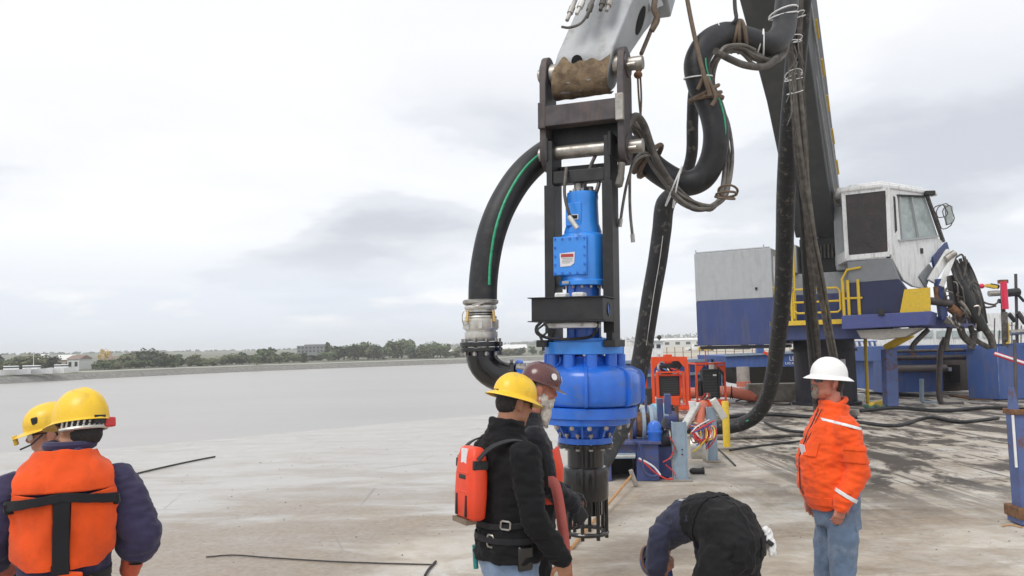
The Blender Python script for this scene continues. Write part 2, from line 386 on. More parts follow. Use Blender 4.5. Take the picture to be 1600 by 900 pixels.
    nt.links.new(mapping(nt, nd(nt, 'ShaderNodeVectorMath', {0: o, 1: nd(nt, 'ShaderNodeTexNoise', {'Scale': 1.4, 'Detail': 6.0}).outputs['Color']}).outputs[0]), cr.inputs['Vector'])
    crack = mth(nt, 'MULTIPLY', ramp(nt, cr.outputs['Distance'], [(0.0, 1.0), (.012, 0.0)]), ramp(nt, big, [(.5, 0.0), (.62, .55)]))
    cc = mixc(nt, crack, cc, (.12, .10, .085))
    nt.links.new(cc, b.inputs['Base Color'])
    rr = ramp(nt, mid, [(.3, .45), (.7, .8)]); rr2 = mth(nt, 'SUBTRACT', rr, mth(nt, 'MULTIPLY', edgef, .18))
    nt.links.new(rr2, b.inputs['Roughness']); b.inputs['Specular IOR Level'].default_value = .4
    hh = mth(nt, 'ADD', mth(nt, 'MULTIPLY', mid, .7), mth(nt, 'MULTIPLY', fine, .3))
    hh = mth(nt, 'SUBTRACT', hh, mth(nt, 'MULTIPLY', mudf, -.25))
    nt.links.new(nd(nt, 'ShaderNodeBump', {'Strength': .45, 'Distance': .03, 'Height': hh}).outputs[0], b.inputs['Normal'])
    return m
poly = [(-60, -10), (-60, 12.0), (-25, 15.8), (-9, 18.2), (5.5, 31), (8.5, 38), (60, 38), (60, -10)]
mb = MB(); mb.prism([(x, y, 0) for x, y in poly], (0, 0, -2.6))
tag(mb.build('barge_deck', deck_material(), smooth=False, origin=(0, 0, 0)), kind='structure')

def water_material():
    m = bpy.data.materials.new('muddy_water'); m.use_nodes = True; nt = m.node_tree; b = nt.nodes['Principled BSDF']
    tc = nd(nt, 'ShaderNodeTexCoord'); o = tc.outputs['Object']
    n = noi(nt, mapping(nt, o, scale=(.03, .10, 1)), 1, 6, .6, .4)
    c = ramp(nt, n, [(.3, (.35, .338, .325)), (.7, (.385, .373, .36))])
    nt.links.new(c, b.inputs['Base Color']); b.inputs['Roughness'].default_value = .34; b.inputs['IOR'].default_value = 1.33
    h = mth(nt, 'ADD', noi(nt, mapping(nt, o, scale=(.5, 1.6, 1)), 1.2, 4, .6, .2), mth(nt, 'MULTIPLY', noi(nt, mapping(nt, o, scale=(.12, .35, 1)), 1, 3, .5), 1.4))
    nt.links.new(nd(nt, 'ShaderNodeBump', {'Strength': .35, 'Distance': .12, 'Height': h}).outputs[0], b.inputs['Normal'])
    return m
mb = MB(); S = 1600; mb.add([(-S, -200, WATER_Z), (S, -200, WATER_Z), (S, 2600, WATER_Z), (-S, 2600, WATER_Z)], [(0, 1, 2, 3)])
tag(mb.build('water', water_material(), smooth=False, origin=(0, 0, WATER_Z)), kind='structure')

# far bank: a fan of land, its edge where the photograph's shoreline runs
SH = [(-100, 60), (-60, 105), (-45, 125), (-32.6, 170), (-25, 195), (-17.7, 219), (-9, 242), (-3, 264), (0, 285), (4, 300), (7, 150), (10, 112), (20, 105), (40, 100), (100, 95)]
def shore(a):
    for (a0, r0), (a1, r1) in zip(SH, SH[1:]):
        if a <= a1: return r0 + (r1 - r0) * (a - a0) / (a1 - a0)
    return SH[-1][1]
OFF = [(0, -2.4), (2.0, -1.75), (4, -.95), (7, -.55), (14, -.35), (30, -.2), (60, 0.0), (110, .3), (200, .8), (330, 2.0), (480, 4.0), (650, 6.0), (850, 9)]
def land_h(a, d):
    for (d0, z0), (d1, z1) in zip(OFF, OFF[1:]):
        if d <= d1: return z0 + (z1 - z0) * (d - d0) / (d1 - d0)
    return OFF[-1][1]
def polar(a, r, z=0): return V((math.sin(rad(a)) * r, math.cos(rad(a)) * r, z))
vs = []; fs = []; NA = 180
for i in range(NA + 1):
    a = -95 + 190 * i / NA; r0 = shore(a)
    for d, z in OFF:
        vs.append(polar(a, r0 + d, z + (noise.noise(V((a * .3, d * .02, 2))) * .25 if 3 < d < 400 else 0)))
n = len(OFF)
for i in range(NA):
    for k in range(n - 1): fs.append((i * n + k, (i + 1) * n + k, (i + 1) * n + k + 1, i * n + k + 1))
def land_material():
    m = bpy.data.materials.new('far_bank_ground'); m.use_nodes = True; nt = m.node_tree; b = nt.nodes['Principled BSDF']
    tc = nd(nt, 'ShaderNodeTexCoord'); o = tc.outputs['Object']; sp = nd(nt, 'ShaderNodeSeparateXYZ', {0: o})
    z = sp.outputs['Z']
    grass = ramp(nt, noi(nt, o, .05, 6, .6), [(.35, (.09, .105, .06)), (.55, (.15, .155, .11)), (.7, (.22, .21, .17))])
    rock = ramp(nt, noi(nt, o, 1.1, 6, .7), [(.3, (.11, .105, .095)), (.7, (.26, .255, .235))])
    f = ramp(nt, mth(nt, 'ADD', mth(nt, 'MULTIPLY', z, .5), 1.0), [(.30, 0.0), (.56, 0.0), (.62, 1.0)])
    cc = mixc(nt, f, rock, grass)
    path_ = ramp(nt, mth(nt, 'ADD', mth(nt, 'MULTIPLY', z, .5), 1.0), [(.70, 0.0), (.735, .9), (.78, .9), (.81, 0.0)])
    cc = mixc(nt, path_, cc, (.42, .41, .38))
    # dry yard of pale sand on the right
    yard = ramp(nt, mth(nt, 'DIVIDE', sp.outputs['X'], sp.outputs['Y']), [(.08, 0.0), (.12, 1.0)])
    cc = mixc(nt, mth(nt, 'MULTIPLY', yard, f), cc, ramp(nt, noi(nt, mapping(nt, o, scale=(.05, .3, 1)), 1, 5, .6), [(.35, (.36, .32, .26)), (.65, (.50, .46, .39))]))
    nt.links.new(cc, b.inputs['Base Color']); b.inputs['Roughness'].default_value = .9
    return m
mb = MB().add(vs, fs); tag(mb.build('far_bank', land_material(), origin=(0, 0, 0)), kind='structure')
# hills
m_hill = A('hill_green', (.105, .125, .10), .95, var=.35, vscale=.02, dirt=.6, dcol=(.20, .19, .16), dscale=.012)
vs = []; fs = []
HA = [(-95, 4), (-60, 5), (-33, 5), (-25, 6), (-17, 4), (-8, 5), (-2, 7), (3, 8), (8, 12), (11, 14), (14, 15), (20, 13), (28, 12), (40, 10), (95, 8)]
def hill(a):
    for (a0, h0), (a1, h1) in zip(HA, HA[1:]):
        if a <= a1:
            t = (a - a0) / (a1 - a0); t = t * t * (3 - 2 * t); return h0 + (h1 - h0) * t
    return HA[-1][1]
NA = 420; rows = [(1000, .2), (1120, .55), (1250, .8), (1400, 1.0), (1600, .7), (1800, .3)]
for i in range(NA + 1):
    a = -95 + 190 * i / NA
    for r, k in rows: vs.append(polar(a, r, 3 + hill(a) * k * (1 + .22 * noise.noise(V((a * .55, r * .01, 0))) + .10 * noise.noise(V((a * 2.6, r * .02, 4))))))
n = len(rows)
for i in range(NA):
    for k in range(n - 1): fs.append((i * n + k, (i + 1) * n + k, (i + 1) * n + k + 1, i * n + k + 1))
tag(MB().add(vs, fs).build('hills', m_hill, origin=(0, 0, 0)), kind='structure')

# ---------------------------------------------------------------- trees
m_trunk = A('bark', (.09, .07, .055), .9, var=.3)
m_leaf = [A('leaf_dark', (.045, .065, .03), .7, var=.5, vscale=.9), A('leaf_mid', (.085, .115, .042), .7, var=.45, vscale=.9),
          A('leaf_olive', (.13, .14, .06), .7, var=.4, vscale=.9)]
m_leafy = A('leaf_autumn', (.55, .36, .03), .7, var=.25, vscale=.9)
def tree(name, label, mat, h, spread, seed, group, nl=420, tall=0):
    rnd = random.Random(seed); t = thing(name, label, 'tree', group=group)
    tr = MB(); tr.tube([(0, 0, -.4), (.03 * h, 0, .25 * h), (0, .02 * h, .6 * h)], [.035 * h, .025 * h, .012 * h], 6)
    cl = []
    for k in range(13 if not tall else 7):
        a = rnd.uniform(0, 6.28); rr = spread * rnd.uniform(.15, .62) * h
        c = V((math.cos(a) * rr, math.sin(a) * rr, h * rnd.uniform(.14, .84)))
        if tall: c = V((math.cos(a) * rr * .4, math.sin(a) * rr * .4, h * (.2 + .11 * k)))
        cl.append((c, h * spread * rnd.uniform(.26, .46)))
        tr.tube([(0, 0, .25 * h), c * .6 + V((0, 0, .1 * h)), c], [.014 * h, .009 * h, .004 * h], 5)
    tr.build('trunk', m_trunk, t)
    cr = MB()
    for k in range(nl):
        c, r = cl[rnd.randrange(len(cl))]
        d = V((rnd.gauss(0, 1), rnd.gauss(0, 1), rnd.gauss(0, .8))).normalized() * r * rnd.random() ** .4
        q = c + d; s = h * rnd.uniform(.04, .085); e1 = V((rnd.gauss(0, 1), rnd.gauss(0, 1), rnd.gauss(0, 1))).normalized(); e2 = e1.orthogonal().normalized()
        cr.add([q - e1 * s, q + e2 * s * .8, q + e1 * s, q - e2 * s * .8], [(0, 1, 2, 3)])
    cr.build('crown', mat, t, smooth=False)
    return t
protos = []
for i in range(9):
    protos.append(tree('far_tree', '', m_leaf[i % 3], 6.0, (.55, .45, .6, .5, .7, .42, .5, .65, .55)[i], 30 + i, 'trees along the far bank', 520))
used = [False] * 9
KIND = ['dark rounded', 'mid green rounded', 'olive spreading']
def place_tree(px, Y, ztop_px, k, lab, zb=None):
    """foot on the bank; the height follows from the pixel of the top"""
    q = P(px, ztop_px - 4, Y); r = math.hypot(q.x, q.y); a = math.degrees(math.atan2(q.x, q.y)); zb = land_h(a, r - shore(a)) if zb is None else zb
    h = q.z - zb
    o = protos[k] if not used[k] else copy_tree(protos[k]); used[k] = True
    o.location = (q.x, q.y, zb - .1); s = h / 6.0 / .98; wd = s * random.uniform(1.3, 2.1)
    o.scale = (wd, wd, s); o.rotation_euler.z = random.uniform(0, 6.28); o['label'] = lab
    return o
TR = []
def WHERE(px):
    for lim, w_ in ((110, 'behind the moored boats'), (290, 'below the yellow skyline tree'), (455, 'on the green bank before the grey block'), (560, 'round the foot of the grey block'), (715, 'between grey block and black elbow')):
        if px < lim: return w_
    return 'seen beside the pump across the water'
rt = random.Random(5)
def skyline(px):
    T = [(-80, 557), (0, 561), (40, 557), (75, 560), (100, 570), (120, 575), (170, 564), (230, 552), (260, 554), (285, 558), (330, 560), (380, 555), (410, 549), (440, 556), (470, 557), (520, 553), (545, 538), (580, 541), (620, 536), (640, 540), (690, 541), (740, 545), (800, 548), (860, 548), (960, 540)]
    for (a, b), (c, d) in zip(T, T[1:]):
        if px <= c: return b + (d - b) * (px - a) / (c - a)
    return 545
nb = 0
for px in list(range(-60, 860, 10)):
    pxj = px + rt.uniform(-5, 5); top = skyline(pxj) + rt.uniform(-4, 6)
    a = math.degrees(math.atan((pxj - 800) / FPX)); Y = (shore(a) + rt.uniform(25, 60)) * math.cos(rad(a))
    k = rt.randrange(9); nb += 1
    TR.append((pxj, Y, top, k))
for px in list(range(150, 480, 12)):   # the lower green belt in front
    pxj = px + rt.uniform(-5, 5); top = 569 - (px - 150) * .033 + rt.uniform(-3, 3)
    a = math.degrees(math.atan((pxj - 800) / FPX)); Y = (shore(a) + rt.uniform(12, 30)) * math.cos(rad(a))
    TR.append((pxj, Y, top, (1, 4, 7, 2)[rt.randrange(4)]))
for (px, Y, top, k) in TR:
    place_tree(px, Y, top, k, KIND[k % 3] + ' tree ' + WHERE(px) + ', wooded line')
for o in list(COL.objects):
    if o.get('group') == 'trees along the far bank':
        o['group'] = o['label'].split(', wooded')[0] + ', far bank'
t = tree('tall_tree', 'single tall dark tree beside the grey block on the far bank', m_leaf[0], 7.0, .35, 99, None, 380, 1)
q = P(512, 534, 320); t.location = (q.x, q.y, .2); t.scale = (1., 1., (q.z - .2) / 7.0)
t = tree('autumn_tree', 'yellow tree standing above the wooded skyline of the far bank', m_leafy, 6.0, .8, 77, None, 300)
q = P(163, 545, 330); t.location = (q.x, q.y, 1.5); t.scale = (.75, .75, (q.z - 1.5) / 6.0)

# far-off wood on the hills reads as one mass
mb = MB(); rh = random.Random(3)
for k in range(5200):
    a = rh.uniform(-40, 45); j = rh.random(); r = 1060 + 340 * j
    kk = .4 + .6 * j; z = 3 + hill(a) * kk * (1 + .22 * noise.noise(V((a * .55, r * .01, 0))))
    if noise.noise(V((a * .5, r * .012, 9))) < -.12 and j < .85: continue
    q = polar(a, r, z + rh.uniform(0, 4.5)); s = rh.uniform(1.2, 4.2); e1 = V((rh.gauss(0, 1), rh.gauss(0, 1), rh.gauss(0, .7))).normalized(); e2 = e1.orthogonal()
    mb.add([q - e1 * s, q + e2 * s * .7, q + e1 * s, q - e2 * s * .7], [(0, 1, 2, 3)])
tag(mb.build('hill_wood', A('wood_far', (.075, .09, .065), .9, var=.4, vscale=.05), smooth=False, origin=(0, 1200, 0)), kind='stuff')

# ---------------------------------------------------------------- far buildings
m_bwhite = A('house_white', (.62, .62, .60), .7, var=.05); m_bcream = A('house_cream', (.55, .49, .40), .7, var=.06)
m_broof = A('roof_brown', (.24, .17, .14), .8, var=.2); m_bgrey = A('block_grey', (.19, .20, .205), .8, var=.12, vscale=.3)
m_win = A('window_dark', (.03, .04, .05), .15, var=.3); m_roofw = A('roof_white', (.72, .72, .71), .5, var=.05, vscale=.2)
def house(px, py, Y, wd, dp, hh, roofh, mat, roofm, label, yaw=0, nwin=3, group=None, cat='house', name='house', rows=1):
    q = P(px, py, Y); r = math.hypot(q.x, q.y); a = math.degrees(math.atan2(q.x, q.y)); zb = land_h(a, r - shore(a)) - .15
    t = thing(name, label, cat, (q.x, q.y, zb), (0, 0, yaw), group)
    MB().box((0, 0, hh / 2), (wd, dp, hh)).build('wall', mat, t, smooth=False)
    e = .25
    MB().prism([(-wd / 2 - e, -dp / 2 - e, hh + .02), (-wd / 2 - e, dp / 2 + e, hh + .02), (-wd / 2 - e, 0, hh + roofh)], (wd + 2 * e, 0, 0)).build('roof', roofm, t, smooth=False)
    for rr in range(rows):
        for k in range(nwin):
            x = -wd / 2 + wd * (k + .5) / nwin; zz = hh * (rr + .55) / rows
            MB().box((x, -dp / 2 - .03, zz), (wd / nwin * .42, .1, hh / rows * .4)).build('window', m_win, t, smooth=False)
    return t
house(104, 578, 190, 3.4, 4, 2.4, 1.2, m_bcream, m_roofw, 'small cream house with a pale roof near the far shore', .2, 2)
house(124, 579, 186, 3.2, 4, 2.6, .9, m_bwhite, m_broof, 'white house with brown gable at the end of the moored boats', -.2, 2)
house(35, 574, 200, 3.2, 4, 2.2, 1.2, m_bcream, m_broof, 'cream house between trees above the moored boats', .3, 2)
house(180, 568, 240, 3, 3, 1.8, 1.2, m_bcream, m_broof, 'lone cream house half hidden in the green bank', .3, 2)
house(65, 572, 205, 3.6, 4, 2.6, 1.2, m_bwhite, m_roofw, 'white house behind the tallest moored boat', -.1, 3)
house(660, 553, 340, 8, 6, 2.0, 1.0, m_bwhite, m_roofw, 'low white shed at the foot of the far trees', .1, 4)
house(685, 552, 330, 4, 5, 4.0, 1.4, m_bwhite, m_roofw, 'tall narrow white house beside the low shed', -.1, 2)
house(710, 553, 340, 7, 6, 1.8, 1.0, m_bcream, m_roofw, 'low cream shed right of the tall white house', 0, 4)
house(800, 551, 400, 14, 9, 2.6, 2.0, m_bcream, m_roofw, 'wide cream hall seen between hose elbow and pump', .1, 6)
q = P(490, 550, 350); t = thing('apartment_block', 'grey flat-roofed block rising over the trees of the far bank', 'building', (q.x, q.y, .3), (0, 0, .1))
hz = P(490, 540, 350).z - .3
MB().box((0, 0, hz / 2), (13, 8, hz)).build('wall', m_bgrey, t, smooth=False); MB().box((1, 0, hz + .25), (9, 6, .5)).build('roof', m_bgrey, t, smooth=False)
for k in range(8):
    for j in range(2): MB().box((-5.6 + 1.6 * k, -4.02, hz - .9 - 1.5 * j), (.8, .1, .7)).build('window', m_win, t, smooth=False)
# warehouses across the yard on the right
for (px, py, Y, wd, hh, lab) in ((1062, 548, 420, 33, 3.4, 'long white warehouse across the sandy yard'), (1140, 545, 460, 26, 3.0, 'white warehouse behind the counterweight house'),
                                 (1012, 551, 430, 14, 3.0, 'short white warehouse behind the workboat'), (1215, 541, 440, 22, 3.2, 'pale warehouse behind the thick black hoses')):
    house(px, py, Y, wd, 14, hh, 1.2, m_bwhite, m_roofw, lab, .05, 6, 'warehouses across the yard', 'warehouse', 'warehouse')
# moored boats left
def boat(px, py, Y, L, label, yaw, mast=True, cabin=True):
    q = P(px, py, Y); t = thing('moored_boat', label, 'boat', (q.x, q.y, -.5), (0, 0, yaw), 'boats at the far left shore')
    h = MB(); b = L * .16
    secs = [(-.5, .8, 0), (-.2, 1, 0), (.15, 1, .0), (.38, .65, .12), (.5, .05, .25)]
    vs = []; fs = []
    for (x, wv, lift) in secs: vs += [(x * L, -b * wv, .95 + lift), (x * L, -b * wv * .55, 0), (x * L, b * wv * .55, 0), (x * L, b * wv, .95 + lift)]
    for i in range(4):
        for k in range(3): fs.append((i * 4 + k, i * 4 + k + 1, i * 4 + k + 5, i * 4 + k + 4))
        fs.append((i * 4 + 3, i * 4, i * 4 + 4, i * 4 + 7))
    fs += [(0, 1, 2, 3), (16, 19, 18, 17)]
    h.add(vs, fs).build('hull', m_white, t, smooth=False)
    if cabin:
        MB().box((-.05 * L, 0, 1.3), (.4 * L, b * 1.2, .75)).build('cabin', m_white, t, bevel=.08)
        MB().box((-.05 * L, 0, 1.38), (.405 * L, b * 1.22, .25)).build('window', m_win, t, smooth=False)
    if mast: MB().cyl((0, 0, .9), (0, 0, .9 + L * .5), .05, 6).build('mast', m_white, t)
boat(20, 586, 152, 6, 'low white boat at the far left end of the shore', .3, False)
boat(52, 585, 155, 7, 'white cabin boat with a mast at the far shore', .1)
boat(84, 584, 158, 5, 'small open white boat beside the cabin boats', -.3, False, False)
boat(98, 582, 166, 6, 'white cabin boat nearest the cream house', .2, False)
# yard fence: posts and rails
f = thing('yard_fence', 'thin post and rail fence along the sandy yard', 'fence', tuple(P(1050, 560, 112)))
a0, a1 = P(1030, 561, 112), P(1250, 553, 100); base = WM[f].translation
for k in range(17):
    q = a0.lerp(a1, k / 16); q.z = -.5
    MB().cyl(q, q + V((0, 0, 2.4)), .05, 5).build('fence_post', m_rust, f, world=True)
for zz in (.5, 1.2): MB().bar(V((a0.x, a0.y, zz)), V((a1.x, a1.y, zz)), .04, .04).build('rail', m_rust, f, world=True)
# parked plant in the yard
for (px, py, Y, m, lab) in ((1103, 547.5, 240, m_yel, 'yellow loader parked far off in the sandy yard'), (1160, 546, 250, m_dgrey, 'dark truck parked far off in the sandy yard'), (1083, 549, 260, m_white, 'white van parked far off in the sandy yard')):
    q = P(px, py, Y); t = thing('parked_vehicle', lab, 'vehicle', (q.x, q.y, .1), (0, 0, .2), 'vehicles parked in the yard')
    MB().box((0, 0, 1.0), (4.6, 2, 1.0)).build('body', m, t, bevel=.15); MB().box((.8, 0, 1.95), (1.8, 1.8, 1.0)).build('cab', m, t, bevel=.15)
    MB().box((.8, 0, 2.05), (1.4, 1.84, .6)).build('window', m_win, t, smooth=False)
    for sx in (-1.5, 1.5):
        for sy in (-.9, .9): MB().cyl((sx, sy - .15, .5), (sx, sy + .15, .5), .5, 12).build('wheel', m_rad, t)
# workboat behind the pump on the right
q = P(1008, 563, 75); t = thing('workboat', 'white workboat with a blue bulwark, radar mast and searchlight behind the black hose', 'boat', (q.x, q.y, WATER_Z), (0, 0, 0))
def W2(px, py, Y=75): return P(px, py, Y)
MB().prism([W2(975, 575), W2(1075, 573), W2(1080, 600), W2(980, 600)], (0, 6, 0)).build('hull', m_bblue, t, world=True, smooth=False)
MB().prism([W2(980, 541), W2(1002, 541), W2(1002, 575), W2(978, 575)], (0, 4, 0)).build('foredeck_house', m_white, t, world=True, smooth=False)
MB().prism([W2(1000, 534), W2(1036, 534), W2(1036, 575), W2(1000, 575)], (0, 5, 0)).build('wheelhouse', m_white, t, world=True, smooth=False)
MB().prism([W2(997, 532, 74.8), W2(1039, 532, 74.8), W2(1039, 534, 74.8), W2(997, 534, 74.8)], (0, 5.4, 0)).build('roof', m_grey, t, world=True, smooth=False)
for x in (1006, 1016, 1026): MB().prism([W2(x, 538, 74.93), W2(x + 6, 538, 74.93), W2(x + 6, 544, 74.93), W2(x, 544, 74.93)], (0, .1, 0)).build('window', m_win, t, world=True, smooth=False)
mb = MB(); mb.cyl(W2(1007, 533), W2(1007, 484), .07, 6); mb.cyl(W2(996, 504), W2(1008, 504), .05, 6); mb.cyl(W2(997, 489), W2(1008, 492), .05, 6); mb.build('mast', m_white, t, world=True)
mb = MB(); mb.ell(W2(1030, 527), .22); mb.cyl(W2(1030, 533), W2(1030, 528), .06, 6); mb.build('searchlight', m_rad, t, world=True)
mb = MB()
for x in (978, 984, 990, 996): mb.cyl(W2(x, 541), W2(x, 531), .03, 5)
mb.cyl(W2(977, 532), W2(998, 531), .03, 5); mb.cyl(W2(979, 556, 73), W2(978, 526, 73), .09, 6); mb.build('railing', m_white, t, world=True)
# ================================================================== DREDGE PUMP (hangs from the arm)
YAW = rad(-22); TILT = rad(1.1)
PO = P(916, 835, 7.0)                    # foot of the strainer
pump = thing('dredge_pump', 'blue submersible dredge pump hanging in a black steel frame from the grey arm', 'pump', tuple(PO), (0, TILT, YAW))
SP = 7.0 / FPX
def hz(py): return P(916, py, 7.0).z - PO.z          # height above the strainer's foot
def lx(w_): return w_ * SP
# frame rails
for s_, x0 in ((-1, -.262), (1, .262)):
    MB().box((x0, .0, (hz(222) + hz(545)) / 2), (.055, .27, hz(222) - hz(545))).build('frame_rail', m_black, pump, bevel=.006)
    mb = MB(); mb.box((x0 + s_ * .035, -.1, hz(540) + .02), (.10, .34, .06)); mb.build('rail_foot', m_black, pump, bevel=.006)
MB().box((0, -.06, hz(279)), (.468, .12, lx(20))).build('crossbar', m_black, pump, bevel=.006)
MB().box((0, .10, hz(262)), (.468, .05, lx(14))).build('crossbar', m_black, pump, bevel=.006)
for k in range(2):
    MB().box(((-.262, .262)[k], -.138, hz(405)), (.09, .012, hz(300) - hz(530))).build('rail_flange', m_black, pump)
# top pin and spacer
mb = MB(); mb.cyl((-.25, 0, hz(236)), (.25, 0, hz(236)), .062, 20); mb.build('spacer_tube', m_steel, pump)
mb = MB(); mb.box((-.285, 0, hz(235)), (.03, .30, .22)); mb.build('pin_plate', m_black, pump, bevel=.02)
mb = MB(); mb.box((.285, 0, hz(235)), (.03, .30, .22)); mb.build('pin_plate', m_black, pump, bevel=.02)
# hydraulic motor, gearbox
mb = MB(); z0, z1 = hz(368), hz(305)
mb.lathe([(.10, z1 + .02), (.135, z1 + .015), (.14, z1 - .03), (.135, z1 - .06), (.142, z0 + .10), (.165, z0 + .03), (.165, z0)][::-1], 28)
mb.box((-.04, -.125, (z0 + z1) / 2 - .01), (.14, .05, .2)); mb.build('motor', m_motor, pump, bevel=.004)
mb = MB()
for k in range(8):
    a = k * math.pi / 4 + .3; mb.cyl((math.cos(a) * .105, math.sin(a) * .105, z1 + .012), (math.cos(a) * .105, math.sin(a) * .105, z1 + .04), .014, 6)
mb.cyl((-.02, -.05, z1), (-.02, -.05, z1 + .09), .04, 10); mb.cyl((.06, .02, z1), (.06, .02, z1 + .07), .035, 10); mb.build('hose_fitting', m_steel, pump)
MB().box((-.035, -.154, hz(343)), (.085, .012, .045)).build('rating_plate', m_label, pump); MB().box((-.035, -.161, hz(343)), (.07, .006, .03)).build('rating_print', m_web, pump)
mb = MB(); zb, zt = hz(448), hz(366)
mb.lathe([(.20, zb), (.215, zb + .005), (.215, zb + .045), (.198, zb + .055), (.198, zt - .04), (.185, zt - .012), (.165, zt)], 36)
gear = mb.build('gearbox', m_motor, pump, bevel=.003)
mb = MB(); mb.box((-.055, -.185, hz(403)), (.30, .06, .335)); cover = mb.build('cover_plate', m_motor, pump, bevel=.008)
mb = MB()
for i in range(5):
    for j in range(5):
        if i in (0, 4) or j in (0, 4):
            q = V((-.055 - .132 + .066 * i, -.212, hz(403) - .148 + .074 * j)); mb.cyl(q, q + V((0, -.016, 0)), .0095, 6)
mb.build('cover_bolts', m_pump, pump, stuff=True)
xl, zl = -.075, hz(409)
mb = MB(); mb.prism([(xl - .062, -.2165, zl - .06), (xl - .068, -.2165, zl + .055), (xl + .068, -.2165, zl + .065), (xl + .062, -.2165, zl - .03), (xl + .03, -.2165, zl - .055)], (0, -.004, 0))
lab = mb.build('warning_label', m_label, pump, smooth=False)
MB().box((xl, -.2222, zl + .036), (.11, .004, .026)).build('label_band', m_labelr, pump, smooth=False)
for yy, wd in ((.012, .10), (.000, .09), (-.012, .10), (-.026, .07)): MB().box((xl - .01 * (yy < -.02), -.2222, zl + yy), (wd, .003, .0035)).build('label_line', m_grey, pump, smooth=False)
MB().box((-.09, -.222, zb + .025), (.06, .012, .022)).build('serial_plate', m_steel, pump)
# column under the gearbox
mb = MB(); mb.lathe([(.15, hz(540)), (.15, zb + .002)], 28); mb.box((-.06, -.14, (zb + hz(540)) / 2), (.05, .06, zb - hz(540))); mb.build('drive_column', m_pump, pump)
mb = MB(); bolts(mb, (0, 0, zb - .02), .175, 14, .012, .022); mb.build('gearbox_bolts', m_steel, pump, stuff=True)
MB().box((0, 0, hz(478)), (.468, .2, .012)).build('brace_plate', m_black, pump)
# tray in front of the frame
zt_, zb_ = hz(470), hz(503)
mb = MB(); mb.box((.005, -.49, (zt_ + zb_) / 2), (.61, .02, zt_ - zb_)); mb.box((.005, -.165, (zt_ + zb_) / 2), (.61, .02, zt_ - zb_))
for x in (-.29, .30): mb.box((x, -.3275, (zt_ + zb_) / 2), (.02, .305, zt_ - zb_))
mb.build('tray', m_black, pump, bevel=.003)
mb = MB(); mb.box((.005, -.335, zt_ + .005), (.66, .38, .008)); mb.box((.005, -.335, zb_ - .005), (.66, .38, .008)); mb.build('tray_flange', m_black, pump)
mb = MB(); mb.tube([V((.313, -.33 + .034 * math.cos(a), (zt_ + zb_) / 2 + .05 * math.sin(a))) for a in [i * .3927 for i in range(16)]], .006, 6, close=True); mb.build('tray_hole_rim', m_blackgl, pump)
mb = MB(); mb.prism([V((.3105, -.33 + .03 * math.cos(a), (zt_ + zb_) / 2 + .045 * math.sin(a))) for a in [i * .3927 for i in range(16)]], (.002, 0, 0)); mb.build('tray_hole', m_pump, pump)
mb = MB(); mb.box((.0, -.32, zb_ - .035), (.42, .26, .045)); mb.build('junction_box', m_white, pump, bevel=.015)
mb = MB()
for x in (-.12, .12): mb.cyl((x, -.452, zb_ - .035), (x, -.462, zb_ - .035), .014, 8)
mb.build('box_screws', m_steel, pump, stuff=True)
for x in (-.09, .06): MB().box((x, -.32, zt_ + .03), (.10, .12, .045)).build('sensor_block', m_white, pump, bevel=.012)
# pump head: top flange, volute, bosses, ribs, lower flange
z_t, z_b = hz(553), hz(534)
mb = MB(); mb.lathe([(.338, z_t), (.345, z_t + .004), (.345, z_b - .004), (.338, z_b)], 40); mb.lathe([(.27, z_b), (.27, z_b + .03), (.2, z_b + .03)], 40); mb.build('top_flange', m_motor, pump)
mb = MB(); bolts(mb, (0, 0, z_b + .03), .24, 10, .012, .012); mb.build('top_flange_bolts', m_pump, pump, stuff=True)
def spiral(a): # casing grows towards the outlet side
    t = ((a + math.pi * .8) % (2 * math.pi)) / (2 * math.pi)
    return 1.065 + .135 * math.cos(a - .1)
zv0, zv1 = hz(632), hz(556)
prof = [(.245, zv1), (.25, zv1 - .045), (.285, zv1 - .075), (.350, zv1 - .095), (.385, zv1 - .125), (.402, zv1 - .17), (.407, (zv0 + zv1) / 2 - .02), (.405, zv0 + .06), (.398, zv0 + .03), (.385, zv0 + .01), (.36, zv0)]
mb = MB(); mb.lathe(prof[::-1], 56, fn=lambda a, r, z: r * (1 + (spiral(a) - 1) * min(1, max(0, (r - .30) / .09)))); mb.build('volute', m_pump, pump, ang=60)
mb = MB()
for k in range(10):
    a = 2 * math.pi * k / 10 + .18
    mb.cyl((.305 * math.cos(a), .305 * math.sin(a), zv1 - .115), (.305 * math.cos(a), .305 * math.sin(a), z_t), .050, 16)
    b_ = mb.build('bolt_boss', m_pump, pump); mb = MB()
for a, wd in ((-1.25, .024), (-.42, .03), (.35, .03), (-2.1, .026), (2.2, .026), (1.25, .026)):
    mb = MB(); d = V((math.cos(a), math.sin(a), 0)); tn = V((-math.sin(a), math.cos(a), 0)); outer = []; inner = []
    for r, z in prof:
        rr = r * (1 + (spiral(a) - 1) * min(1, max(0, (r - .30) / .09)))
        outer.append(d * (rr + .036) + V((0, 0, z))); inner.append(d * (rr - .02) + V((0, 0, z)))
    mb.prism([q - tn * wd / 2 for q in outer + inner[::-1]], tn * wd); mb.build('volute_rib', m_pump, pump, bevel=.006)
zl1, zl0 = hz(633), hz(650)
mb = MB(); mb.lathe([(.402, zl0), (.41, zl0 + .006), (.41, zl1 - .006), (.402, zl1)], 44, fn=lambda a, r, z: r * (1 + .10 * max(0, math.cos(a - .1)))); mb.build('lower_flange', m_pump, pump)
mb = MB(); mb.lathe([(.375, hz(660)), (.39, hz(659)), (.39, zl0 - .002)], 40); mb.build('wear_plate', m_pump, pump)
